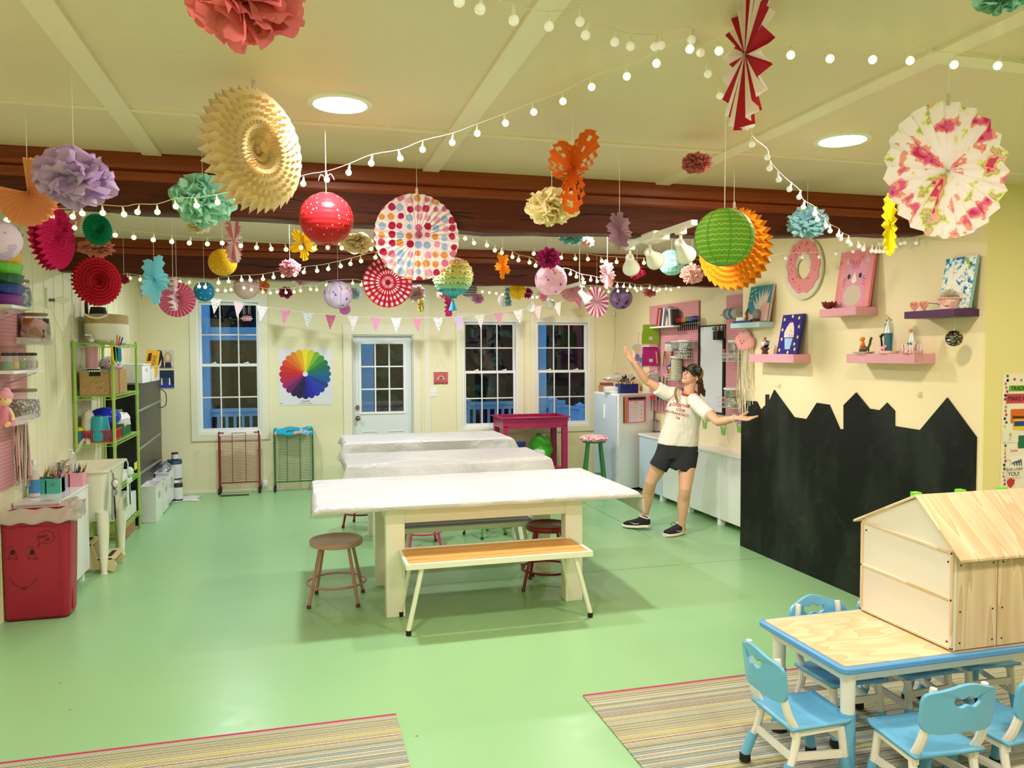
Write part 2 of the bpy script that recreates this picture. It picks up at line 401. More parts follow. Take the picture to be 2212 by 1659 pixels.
part(m, 'muntin', M_WHITE, sl); part(MB().box(gx0, YB+.063, gz0, gx1, YB+.067, gz1), 'pane', M_GLASS, sl)
for a, b in ((x0+.12, x0+.34), (x1-.34, x1-.12)):
    m = MB(); 
    for q in ((a, .25, b, .27), (a, .70, b, .72), (a, .27, a+.02, .70), (b-.02, .27, b, .70)): m.box(q[0], YB+.032, q[1], q[2], YB+.04, q[3])
    m.box(a+.04, YB+.03, .31, b-.04, YB+.04, .66); part(m, 'raised_panel', M_DOOR, sl, bev=.004)
M_BRASS = mat('aged_brass', '#8d7f63', .25, 1)
for zz, nm in ((P(769, 881, y=YB).z, 'deadbolt'), (P(769, 904, y=YB).z, 'door_knob')):
    xx = x0+.075; m = MB().cyl((xx, YB+.04, zz), (xx, YB+.028, zz), .032, n=24)
    if nm == 'door_knob': m.cyl((xx, YB+.03, zz), (xx, YB-.0, zz), .012).ball((xx, YB-.02, zz), (.027, .02, .027))
    else: m.cyl((xx, YB+.03, zz), (xx, YB+.012, zz), .022)
    part(m, nm, M_BRASS, sl)
# ---------------------------------------------------------------- porch and night outside
M_RAIL = mat('blue_lit_white_rail_paint', '#a9dcf6', .5)  # white rails with the blue of the dusk light mixed into the colour
one(MB().box(-6, YB+.2, -.16, 10, 12.54, -.06), 'porch_deck', mat('grey_deck_boards', '#5b6a78', .7), 'grey porch deck outside the windows', 'deck')
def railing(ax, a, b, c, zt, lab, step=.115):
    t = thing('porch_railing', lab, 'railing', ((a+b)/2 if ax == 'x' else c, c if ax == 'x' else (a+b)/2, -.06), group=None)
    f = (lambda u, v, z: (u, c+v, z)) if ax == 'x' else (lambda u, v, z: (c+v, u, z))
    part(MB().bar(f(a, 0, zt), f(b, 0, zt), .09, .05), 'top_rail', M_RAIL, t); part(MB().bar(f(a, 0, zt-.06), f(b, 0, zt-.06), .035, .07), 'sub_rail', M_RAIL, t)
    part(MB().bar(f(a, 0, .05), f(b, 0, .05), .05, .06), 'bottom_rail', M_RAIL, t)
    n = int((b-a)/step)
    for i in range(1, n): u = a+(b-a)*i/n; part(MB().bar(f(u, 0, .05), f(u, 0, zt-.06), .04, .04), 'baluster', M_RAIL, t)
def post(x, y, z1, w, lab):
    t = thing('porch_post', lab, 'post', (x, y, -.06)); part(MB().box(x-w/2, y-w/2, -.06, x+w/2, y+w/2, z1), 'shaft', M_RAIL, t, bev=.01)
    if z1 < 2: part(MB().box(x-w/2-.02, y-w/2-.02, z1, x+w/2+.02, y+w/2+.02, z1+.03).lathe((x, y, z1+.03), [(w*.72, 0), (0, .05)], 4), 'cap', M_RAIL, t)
YR = 12.6; zr = P(505, 886, y=YR).z; xl0 = P(455, 900, y=YR).x
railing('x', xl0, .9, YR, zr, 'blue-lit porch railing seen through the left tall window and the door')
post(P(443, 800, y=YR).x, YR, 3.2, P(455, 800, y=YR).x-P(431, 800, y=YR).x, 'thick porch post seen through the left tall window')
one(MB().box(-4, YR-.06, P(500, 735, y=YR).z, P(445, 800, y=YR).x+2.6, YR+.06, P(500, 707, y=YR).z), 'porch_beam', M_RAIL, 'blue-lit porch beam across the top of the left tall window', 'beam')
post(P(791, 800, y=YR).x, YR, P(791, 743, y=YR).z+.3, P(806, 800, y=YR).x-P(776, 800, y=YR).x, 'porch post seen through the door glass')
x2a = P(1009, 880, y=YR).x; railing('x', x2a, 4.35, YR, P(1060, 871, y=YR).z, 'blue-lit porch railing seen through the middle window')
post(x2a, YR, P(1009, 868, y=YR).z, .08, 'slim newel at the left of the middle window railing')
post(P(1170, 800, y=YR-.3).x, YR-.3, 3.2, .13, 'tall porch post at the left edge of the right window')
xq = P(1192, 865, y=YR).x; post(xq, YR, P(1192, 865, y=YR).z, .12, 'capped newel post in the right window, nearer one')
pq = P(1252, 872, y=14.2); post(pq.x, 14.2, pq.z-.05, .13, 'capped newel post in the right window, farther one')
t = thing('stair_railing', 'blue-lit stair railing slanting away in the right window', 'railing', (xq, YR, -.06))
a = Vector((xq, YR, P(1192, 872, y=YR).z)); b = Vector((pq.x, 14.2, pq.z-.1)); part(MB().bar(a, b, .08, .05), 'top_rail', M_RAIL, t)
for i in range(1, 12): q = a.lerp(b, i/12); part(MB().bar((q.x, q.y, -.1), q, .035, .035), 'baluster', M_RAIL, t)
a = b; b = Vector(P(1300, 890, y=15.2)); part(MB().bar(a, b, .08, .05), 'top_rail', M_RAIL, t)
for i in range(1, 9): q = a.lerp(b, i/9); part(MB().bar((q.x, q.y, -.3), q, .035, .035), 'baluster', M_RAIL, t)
def bush(c, r, seed, h, lab):
    g = random.Random(seed); m = MB()
    for i in range(900):
        d = Vector((g.gauss(0, 1), g.gauss(0, 1), g.gauss(0, 1))).normalized(); p = Vector(c)+Vector((d.x*r[0], d.y*r[1], d.z*r[2]))*g.uniform(.6, .98)
        a = Vector((g.uniform(-1, 1), g.uniform(-1, 1), g.uniform(-1, 1))).normalized()*g.uniform(.09, .2); b = a.orthogonal()*.6
        m.add([p-a, p+b, p+a, p-b], [(0, 1, 2, 3)])
    t = thing('tree', lab, 'tree', (c[0], c[1], -.5)); part(m, 'foliage', mat('night_leaves_'+h, h, .8), t)
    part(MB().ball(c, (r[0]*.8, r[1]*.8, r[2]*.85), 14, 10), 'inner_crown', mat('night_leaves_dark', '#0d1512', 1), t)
    part(MB().cyl((c[0], c[1], -.5), (c[0], c[1], c[2]), .15, .08), 'trunk', mat('night_bark', '#171310', .9), t)
for i, (x, y, z, rx, rz, h) in enumerate(((-4.6, 17.2, 2.4, 1.75, 2.7, '#14201c'), (-.9, 17.0, 2.6, 1.75, 2.9, '#1a2a22'), (2.75, 16.8, 2.1, 1.75, 2.4, '#2c5038'), (6.4, 17, 2.3, 1.75, 2.6, '#1f3a2c'), (10.1, 17.2, 2.5, 1.75, 2.8, '#15241f'))):
    bush((x, y, z), (rx, 1.0, rz), 40+i, h, ['dark tree outside beyond the left tall window', 'dark tree outside between the left tall window and the door', 'dark green tree outside beyond the door glass', 'dark tree outside behind the middle window', 'dark tree outside behind the right window'][i])
one(MB().box(-12, 13.2, -.6, 16, 22, -.5), 'lawn', mat('night_grass', '#16241b', 1), 'dark lawn beyond the porch railing', 'lawn')
one(MB().box(-12, 22, -.6, 16, 22.2, 9), 'hedge', mat('night_hedge', '#0b100e', 1), 'black hedge closing off the garden at night', 'hedge')
# ---------------------------------------------------------------- lamps set in the ceiling
def recessed(x, y, p, col, lab, r=.095):
    t = thing('recessed_ceiling_light', lab, 'ceiling light', (x, y, CE-.02), group=None)
    part(MB().lathe((x, y, CE), [(r+.03, 0), (r+.028, -.008), (r+.008, -.012), (r, -.006)], 40), 'trim_ring', M_WHITE, t)
    part(MB().lathe((x, y, CE), [(0, -.007), (r, -.007)], 40), 'diffuser', mat('lamp_glow_%s' % lab[:6], '#fff6ea', .5, emit=14), t)
    l = bpy.data.lights.new('lamp', 'AREA'); l.shape = 'DISK'; l.size = r*2; l.energy = p; l.color = col
    o = bpy.data.objects.new('lamp', l); COL.objects.link(o); o.parent = t; o.location = (0, 0, .004)
WARM, NEU, COOL = (1, .83, .68), (1, .90, .84), (.86, .91, 1)
for x, y, p, c, lab in ((.166, 3.11, P_FRONT, NEU, 'round recessed ceiling light left of the bulb strands'), (2.385, 3.065, P_FRONT, WARM, 'round recessed ceiling light beside the floral paper fan'),
    (.30, 5.55, P_MID, COOL, 'recessed ceiling light behind the front beam, left one'), (2.25, 5.55, P_MID, NEU, 'recessed ceiling light behind the front beam, right one'),
    (-.7, 8.9, P_BACK, COOL, 'recessed ceiling light beyond the rear beam, leftmost'), (1.3, 8.9, P_BACK, COOL, 'recessed ceiling light beyond the rear beam, middle one'), (3.2, 8.9, P_BACK*.8, NEU, 'recessed ceiling light beyond the rear beam, rightmost'),
    (-.9, .8, P_FILL, WARM, 'recessed ceiling light behind the viewer on the left'), (1.3, .6, P_FILL, NEU, 'recessed ceiling light behind the viewer in the middle'), (3.6, .9, P_FILL, WARM, 'recessed ceiling light behind the viewer on the right'), (5.2, 2.3, 22, WARM, 'recessed ceiling light in the right alcove'), (-.9, -1.8, P_FILL*.7, WARM, 'recessed ceiling light at the rear left'), (3.0, -1.8, P_FILL*.7, WARM, 'recessed ceiling light at the rear right')):  # lamps behind the viewer and at the rear are unseen, added as fill
    recessed(x, y, p, c, lab)
# ================================================================ tables, benches, stools
M_TABLE = mat('warm_white_table_laminate', '#f3efdf', .35)
M_CLOTH = pat('white_vinyl_cloth', lambda t: t.mix(t.noise(t.coords(), 3, 2), '#d9d6d4', '#cfccc9'), .38, spec=.5)
_t = NT(M_CLOTH); _t.bump(_t.noise(_t.coords(scale=(1, 2.2, 1)), 6, 5), .8, .03)
def cloth(x0, x1, y0, y1, z, drops, lab, seed, cr=None):
    """vinyl sheet: flat on the top, folded over the edges; drops = front, back, left, right"""
    f, b, l, r = drops; g = random.Random(seed); ph = [g.uniform(0, 6) for _ in range(6)]
    def fn(u, v):
        X = -l+(x1-x0+l+r)*u; Y = -f+(y1-y0+f+b)*v; W_, D = x1-x0, y1-y0
        ox = max(-X, X-W_, 0); oy = max(-Y, Y-D, 0)
        x = min(max(X, -.012), W_+.012); y = min(max(Y, -.012), D+.012); zz = z+.003
        n = math.sin(X*7+ph[0]+Y*3)*.5+math.sin(X*17+ph[1])*.3+math.sin(X*3.1+ph[2]-Y*4)*.6
        if ox <= 0 and oy <= 0:
            zz += .0022*(n+1.4)+.0045*abs(math.sin(Y*7+math.sin(X*2.3+ph[3])*2.2+X*.9))**.5
        else:
            dr = math.hypot(ox, oy)*(1 if not (ox > 0 and oy > 0) else 1.0)
            zz -= dr; k = dr*.16
            fl = k*(n+.8)+.006+dr*.10
            if oy > 0: y += (-1 if Y < 0 else 1)*fl
            if ox > 0: x += (-1 if X < 0 else 1)*fl
            if ox > 0 and oy > 0:
                x += (-1 if X < 0 else 1)*.3*min(ox, oy); y += (-1 if Y < 0 else 1)*.3*min(ox, oy)
        if cr and X > W_-.35 and Y < .3:
            t_ = max(0, (X-(W_-.35))/.35)*max(0, (.3-Y)/.3); zz -= cr*t_**3*.6
        return (x0+x, y0+y, zz)
    m = MB().grid(fn, 110, 50)
    return one(m, 'tablecloth', M_CLOTH, lab, 'tablecloth', group='white tablecloths on the long tables', solid=.0015)
def long_table(x0, x1, y0, y1, z, lx0, lx1, ly0, ly1, lab, leg_d=.10, lw=.125):
    t = thing('long_table', lab, 'table', ((x0+x1)/2, (y0+y1)/2, 0), group='long white craft tables')
    part(MB().box(x0, y0, z-.032, x1, y1, z), 'tabletop', M_TABLE, t, bev=.004)
    m = MB().box(lx0+.02, ly0+.012, z-.148, lx1-.02, ly0+.035, z-.033).box(lx0+.02, ly1-.035, z-.148, lx1-.02, ly1-.012, z-.033)
    m.box(lx0+.012, ly0+.02, z-.148, lx0+.035, ly1-.02, z-.033).box(lx1-.035, ly0+.02, z-.148, lx1-.012, ly1-.02, z-.033)
    part(m, 'apron', M_TABLE, t, bev=.002)
    for a in (0, 1):
        for b in (0, 1):
            xx = lx0 if a == 0 else lx1-lw; yy = ly0 if b == 0 else ly1-leg_d
            part(MB().box(xx, yy, 0, xx+lw, yy+leg_d, z-.034), 'leg', M_TABLE, t, bev=.003)
T = .77
long_table(.12, 2.26, 5.08, 6.16, T, .535, 1.91, 5.15, 5.98, 'long white craft table nearest the viewer, behind the slatted bench')
cloth(.10, 2.28, 5.06, 6.18, T, (.04, .05, .05, .155), 'white vinyl tablecloth on the nearest table, its right corner hanging down', 3)
long_table(.42, 2.22, 6.95, 7.68, T, .62, 2.05, 7.0, 7.62, 'long white craft table in the middle of the three rows')
cloth(.40, 2.24, 6.93, 7.70, T, (.13, .05, .06, .12), 'white vinyl tablecloth on the middle one of the three tables', 5)
long_table(.5, 2.32, 8.66, 9.42, T, .68, 2.12, 8.72, 9.36, 'long white craft table in the farthest row near the door')
cloth(.48, 2.34, 8.64, 9.44, T, (.13, .05, .09, .10), 'white vinyl tablecloth on the farthest table in front of the door', 9)
M_SLAT = pat('oak_slat', lambda t: t.mix(t.noise(t.coords(scale=(1.5, 18, 1)), 4, 4), '#c98a3c', '#e9b870'), .45)
M_SLATG = pat('grey_slat', lambda t: t.mix(t.noise(t.coords(scale=(1.5, 18, 1)), 4, 4), '#76716e', '#958f8b'), .45)
M_BFR = mat('cream_bench_frame', '#f1eedb', .35); M_BLK = mat('black_rubber', '#15130f', .7)
def bench(x0, x1, y0, y1, z, slm, lab, feet, slc=4, frm=M_BFR):
    t = thing('bench', lab, 'bench', ((x0+x1)/2, (y0+y1)/2, 0), group='slatted benches')
    m = MB(); h = .035; w = .022
    for q in ((x0, y0, x1, y0+w), (x0, y1-w, x1, y1), (x0, y0, x0+w, y1), (x1-w, y0, x1, y1)): m.box(q[0], q[1], z-h, q[2], q[3], z)
    part(m, 'seat_frame', frm, t, bev=.002)
    sw = (y1-y0-2*w-.004)/slc
    for i in range(slc):
        yy = y0+w+.002+sw*i; part(MB().box(x0+w+.002, yy+.006, z-.02, x1-w-.002, yy+sw-.006, z-.002), 'slat', slm if not isinstance(slm, list) else slm[i], t, bev=.002)
    for (sx, sy), (fx, fy) in feet:
        lg = part(MB().tube([(sx, sy, z-h), (fx, fy, .03)], .0155, 14), 'leg', frm, t)
        part(MB().tube([(fx, fy, .032), (fx, fy, 0)], [.018, .016], 14), 'foot_cap', M_BLK, lg)
bench(.615, 1.84, 4.76, 5.19, .45, M_SLAT, 'cream bench with four oak slats in front of the nearest table', [((.72, 4.80), (.632, 4.79)), ((1.73, 4.80), (1.835, 4.80)), ((.71, 5.15), (.632, 5.16)), ((1.74, 5.15), (1.82, 5.17))])
bench(.675, 1.76, 5.735, 6.10, .45, [M_SLATG, M_SLATG, M_SLATG, M_SLAT], 'bench with grey slats seen under the nearest table', [((.77, 5.77), (.70, 5.76)), ((1.66, 5.78), (1.74, 5.82)), ((.77, 6.06), (.70, 6.08)), ((1.66, 6.06), (1.74, 6.08))])  # rearmost slat takes the oak colour for the orange light falling on it
def stool(cx, cy, zs, rs, foot, rot, h, lab, seatm=None, ringz=.14, rough=.35):
    mm = mat('stool_paint_'+h, '#'+h, rough); sm = seatm or mm
    t = thing('metal_stool', lab, 'stool', (cx, cy, 0), group='round metal stools')
    part(MB().lathe((cx, cy, zs), [(0, -.004), (rs-.035, -.004), (rs-.03, .0), (rs-.008, 0), (rs, -.008), (rs, -.034), (rs-.006, -.042), (rs-.012, -.03), (0, -.03)], 40), 'seat', sm, t)
    pts = []
    for k in range(4):
        a = rot+PI/2*k; tp = Vector((cx+(rs-.05)*math.cos(a), cy+(rs-.05)*math.sin(a), zs-.032)); bt = Vector((cx+foot*math.cos(a), cy+foot*math.sin(a), .012))
        lg = part(MB().tube([tp, bt], .0115, 12), 'leg', mm, t); part(MB().tube([bt+Vector((0, 0, .012)), (bt.x, bt.y, 0)], [.0145, .0145], 12), 'foot_cap', mat('worn_foot_cap', '#5a3a35', .6), lg)
        pts.append(tp.lerp(bt, 1-ringz/zs))
    rr = (pts[0]-Vector((cx, cy, pts[0].z))).length
    part(MB().tube([(cx+rr*math.cos(a), cy+rr*math.sin(a), ringz) for a in [2*PI*i/40 for i in range(40)]], .0085, 8, closed=True), 'foot_ring', mm, t)
stool(.235, 5.62, .445, .185, .235, R_(35), 'b57f74', 'dusty rose metal stool at the left end of the nearest table', mat('rose_seat', '#c79a92', .4))
stool(1.775, 5.53, .475, .165, .225, R_(20), '8c1f26', 'dark red metal stool behind the right end of the oak bench', mat('dark_red_seat', '#8a1a22', .3))
stool(.60, 8.02, .47, .17, .21, R_(200), 'a3222c', 'red metal stool legs seen left of the nearest table under the middle one')
stool(1.06, 7.0, .47, .16, .20, R_(225), 'd8407a', 'hot pink metal stool seen under the grey-slatted bench')
stool(1.70, 7.28, .47, .16, .20, R_(250), '5da35c', 'green metal stool seen under the grey-slatted bench', ringz=.10)
stool(1.45, 8.5, .45, .16, .20, R_(250), '3d6b4a', 'dark green metal stool under the far tables')
# green wooden stool with cushion
sx, sy, sz = 3.47, 8.95, .70
t = thing('wooden_stool', 'tall green wooden stool with pink floral cushion beside the cabinets', 'stool', (sx, sy, 0)); M_GST = mat('green_stool_paint', '#2f7d46', .45)
part(MB().lathe((sx, sy, sz), [(0, .035), (.12, .034), (.165, .022), (.18, 0), (.172, -.02), (.15, -.028), (0, -.028)], 36), 'cushion', pat('pink_ditsy_fabric', lambda t: t.ramp(t.xyz(t.voro(t.coords(), 70)[1])[0], [(0, '#d98a98'), (.3, '#f6ecec'), (.55, '#e7a6b0'), (.75, '#c96a78')]), .9), t)
part(MB().cyl((sx, sy, sz-.05), (sx, sy, sz-.028), .14, n=28), 'seat', M_GST, t)
lt = []
for k in range(4):
    a = R_(30)+PI/2*k; tp = Vector((sx+.105*math.cos(a), sy+.105*math.sin(a), sz-.05)); bt = Vector((sx+.20*math.cos(a), sy+.20*math.sin(a), 0)); lt.append((tp, bt))
    part(MB().tube([tp, tp.lerp(bt, .5), bt], [.017, .02, .015], 12), 'leg', M_GST, t)
for k in range(4):
    f = .55 if k % 2 else .62; part(MB().tube([lt[k][0].lerp(lt[k][1], f), lt[(k+1) % 4][0].lerp(lt[(k+1) % 4][1], f)], .011, 10), 'stretcher', M_GST, t)
# magenta planter table
M_MAG = mat('magenta_table_paint', '#a82558', .35)
x0, x1, y0, y1, zt = 2.52, 3.40, 9.72, 10.25, .895
t = thing('raised_tray_table', 'magenta wooden tray table under the right windows', 'table', ((x0+x1)/2, (y0+y1)/2, 0))
m = MB().box(x0, y0, zt-.13, x1, y0+.02, zt).box(x0, y1-.02, zt-.13, x1, y1, zt).box(x0, y0, zt-.13, x0+.02, y1, zt).box(x1-.02, y0, zt-.13, x1, y1, zt).box(x0, y0, zt-.13, x1, y1, zt-.11)
part(m, 'tray_box', M_MAG, t, bev=.003)
m = MB()
for q in ((x0-.03, y0-.03, x1+.03, y0+.025), (x0-.03, y1-.025, x1+.03, y1+.03), (x0-.03, y0, x0+.025, y1), (x1-.025, y0, x1+.03, y1)): m.box(q[0], q[1], zt, q[2], q[3], zt+.018)
part(m, 'rim', M_MAG, t, bev=.003)
for xx in (x0, x1-.07):
    for yy in (y0, y1-.07): part(MB().box(xx, yy, 0, xx+.07, yy+.07, zt-.10), 'leg', M_MAG, t, bev=.003)
part(MB().box(x0+.07, y0+.02, .22, x1-.07, y1-.02, .24), 'lower_shelf', M_MAG, t, bev=.003)
c = P(1167, 968, y=9.95); m = MB().ball((c.x, c.y, .42), (.17, .13, .2), 14, 10); g = random.Random(2); m.v = [v+Vector((g.uniform(-1, 1), g.uniform(-1, 1), g.uniform(-1, 1)))*.022 for v in m.v]
one(m, 'plastic_bag', pat('green_white_bag_print', lambda t: t.ramp(t.xyz(t.voro(t.coords(), 9)[1])[0], [(0, '#3fae2e'), (.5, '#e9ede4'), (.66, '#5fc43a'), (.88, '#6b4a52')]), .35), 'bright green and white printed plastic bag on the shelf of the magenta table', 'bag').location.z = .245
c = P(1122, 958, y=9.6); m = MB(); m.T = Matrix.Translation((c.x, c.y, 0)) @ Matrix.Rotation(R_(40), 4, 'Z'); m.box(-.07, -.05, 0, .07, .05, c.z+.02)
one(m, 'blue_box', mat('navy_box', '#1c2a66', .5), 'navy blue box standing at the left of the magenta table', 'box', bev=.004)
# ================================================================ white cabinets in the niche
M_CAB = mat('white_cabinet_gloss', '#eef0ee', .22, spec=.6); M_CABB = mat('pale_blue_cabinet_front', '#c6d8ea', .3)
xf = 4.06
t = thing('tall_cabinet', 'tall white cabinet with pale blue door in the far right corner', 'cabinet', (4.0, 9.25, 0))
cx0 = P(1285, 848, y=9.62).x; cz = 1.235; cyn = 8.98
x1_ = 4.35; yk = 9.72
# the tall cabinet turns its blue door to the left-front and its white side to the viewer
A = Vector((P(1285, 850, y=9.62).x, 9.62, 0)); B = Vector((P(1337, 856, y=8.95).x, 8.95, 0)); Cc = Vector((4.34, 9.12, 0)); D_ = Vector((4.34, 9.95, 0))
part(MB().prism([A+Vector((0, 0, .05)), B+Vector((0, 0, .05)), Cc+Vector((0, 0, .05)), D_+Vector((0, 0, .05))], (0, 0, cz-.05)), 'carcass', M_CAB, t, bev=.002)
nrm = Vector((-(A-B).y, (A-B).x, 0)).normalized(); nrm = -nrm if nrm.x > 0 else nrm
a_, b_ = A.lerp(B, .015), A.lerp(B, .93); dr = part(MB().prism([a_+Vector((0, 0, .07)), b_+Vector((0, 0, .07)), b_+Vector((0, 0, cz-.02)), a_+Vector((0, 0, cz-.02))], nrm*.018), 'door', M_CABB, t, bev=.002)
hp = A.lerp(B, .47)+nrm*.02; zz = P(1307, 888, y=9.3).z
part(MB().tube([(hp.x, hp.y, zz-.09), (hp.x, hp.y, zz+.09)], .013, 10).tube([(hp.x, hp.y, zz-.09), (hp.x, hp.y, zz-.1)], .008, 8), 'handle', M_WHITE, dr)
for q in (A, B, Cc, D_): q2 = q.lerp((A+B+Cc+D_)/4, .1); part(MB().cbox((q2.x, q2.y, .025), (.04, .04, .05)), 'foot', M_CAB, t)
ys = [6.27, 6.97, 7.62, 8.28, 8.93]
labs = ['low white cabinet unit nearest the blackboard wall', 'low white cabinet unit behind the person', 'low white cabinet unit left of the person under the pens', 'low white cabinet unit touching the tall cabinet']
for i in range(4):
    t = thing('low_cabinet', labs[i], 'cabinet', (4.2, (ys[i]+ys[i+1])/2, 0), group='low white cabinet units')
    part(MB().box(xf+.018, ys[i]+.001, .07, 4.36, ys[i+1]-.001, .72), 'carcass', M_CAB, t)
    part(MB().box(xf, ys[i]+.003, .07, xf+.016, ys[i+1]-.003, .718), 'door', M_CAB if i < 3 else M_CABB, t, bev=.002)
    for yy in (ys[i]+.03,): part(MB().box(xf+.01, yy, 0, xf+.07, yy+.06, .07), 'leg', M_WHITE, t, bev=.003)
    part(MB().box(4.28, ys[i]+.05, 0, 4.33, ys[i]+.10, .07), 'leg', M_WHITE, t)
one(MB().box(xf-.012, 6.24, .72, 4.37, 8.94, .745), 'worktop', mat('white_laminate_top', '#f4f3f3', .15, spec=.7), 'long white worktop over the low cabinets in the niche', 'worktop', bev=.003)
# ================================================================ rugs
def rugmat(name, seed):
    def fn(t):
        v = t.coords(); x, y, z = t.xyz(v)
        cb = t.n.new('ShaderNodeCombineXYZ'); t.link(t.math('ADD', t.math('MULTIPLY', y, 38), seed), cb.inputs[0])
        c1 = t.noise(cb.outputs[0], 1.0, 1)
        base = t.ramp(c1, [(0, '#7a3a52'), (.33, '#d6d0ba'), (.38, '#6f97b0'), (.42, '#ddd8c4'), (.46, '#8c8a78'), (.49, '#cfc67e'), (.515, '#7f8f80'), (.55, '#d8d2bc'), (.595, '#8a3450'), (.62, '#b8b8a4'), (.65, '#6f8f7a'), (.68, '#cfc8b0')])
        ck = t.n.new('ShaderNodeTexChecker'); ck.inputs['Scale'].default_value = 1; mp = t.n.new('ShaderNodeMapping'); mp.inputs['Scale'].default_value = (95, 170, 1); mp.inputs['Rotation'].default_value = (0, 0, .35)
        t.link(v, mp.inputs[0]); t.link(mp.outputs[0], ck.inputs[0])
        return t.mix(t.math('MULTIPLY', ck.outputs[1], .42), base, '#5c5242')
    m = pat(name, fn, .85); t = NT(m); mp = t.coords(scale=(60, 190, 1)); t.bump(t.voro(mp, 1)[0], .5, .004); return m
for x0, x1, y0, y1, lab, s in ((-1.82, P(855, 1542, z=0).x, 1.2, 3.74, 'multicoloured striped woven rug at the lower left with pink hem', 3.1), (1.37, 4.4, .9, 3.69, 'multicoloured striped woven rug under the children\'s table', 9.7)):
    t = thing('woven_rug', lab, 'rug', ((x0+x1)/2, (y0+y1)/2, 0), group='striped woven rugs')
    part(MB().box(x0, y0, .0005, x1, y1-.014, .007), 'weave', rugmat('rug_stripes_%d' % s, s), t); part(MB().box(x0, y1-.014, .0005, x1, y1, .010), 'hem', mat('rug_hem_pink', '#b8355f', .8), t, bev=.003)
# ================================================================ children's table, chairs, play house
M_KB = mat('light_blue_plastic', '#6db7e2', .35); M_KBT = mat('blue_edge_plastic', '#5aa0dc', .35); M_KW = mat('white_plastic', '#efece4', .4)
M_OAKT = pat('pale_oak_laminate', lambda t: t.mix(t.math('FRACT', t.math('MULTIPLY', t.noise(t.coords(scale=(.8, 3.2, 1)), 1.6, 2), 11)), '#d9b98c', '#ead2ad'), .35)
tx0, tx1, ty0, ty1, tz = 2.035, 3.28, 2.565, 3.17, .51
t = thing('kids_table', 'light blue and wood-look children\'s table holding the play house', 'table', ((tx0+tx1)/2, (ty0+ty1)/2, 0))
def rrect(x0, y0, x1, y1, r, z, n=6):
    o = []
    for cx, cy, a0 in ((x1-r, y1-r, 0), (x0+r, y1-r, 90), (x0+r, y0+r, 180), (x1-r, y0+r, 270)):
        for i in range(n+1): a = R_(a0+90*i/n); o.append((cx+r*math.cos(a), cy+r*math.sin(a), z))
    return o
part(MB().prism(rrect(tx0, ty0, tx1, ty1, .035, tz-.028), (0, 0, .026)), 'edge_band', M_KBT, t, bev=.006)
part(MB().prism(rrect(tx0+.022, ty0+.022, tx1-.022, ty1-.022, .02, tz-.004), (0, 0, .005)), 'tabletop', M_OAKT, t)
m = MB(); i_ = .045
for q in ((tx0+i_, ty0+i_, tx1-i_, ty0+i_+.02), (tx0+i_, ty1-i_-.02, tx1-i_, ty1-i_), (tx0+i_, ty0+i_, tx0+i_+.02, ty1-i_), (tx1-i_-.02, ty0+i_, tx1-i_, ty1-i_)): m.box(q[0], q[1], tz-.075, q[2], q[3], tz-.026)
part(m, 'apron', M_KW, t, bev=.004)
for xx in (tx0+.075, tx1-.075):
    for yy in (ty0+.07, ty1-.07):
        lg = part(MB().tube([(xx, yy, tz-.03), (xx, yy, tz-.09), (xx, yy, .25)], [.04, .029, .027], 20), 'leg', M_KW, t)
        part(MB().tube([(xx, yy, .30), (xx, yy, .05)], .031, 20), 'leg_sleeve', M_KB, lg); part(MB().tube([(xx, yy, .05), (xx, yy, .008)], [.033, .036], 20), 'foot_cap', M_BLK, lg)
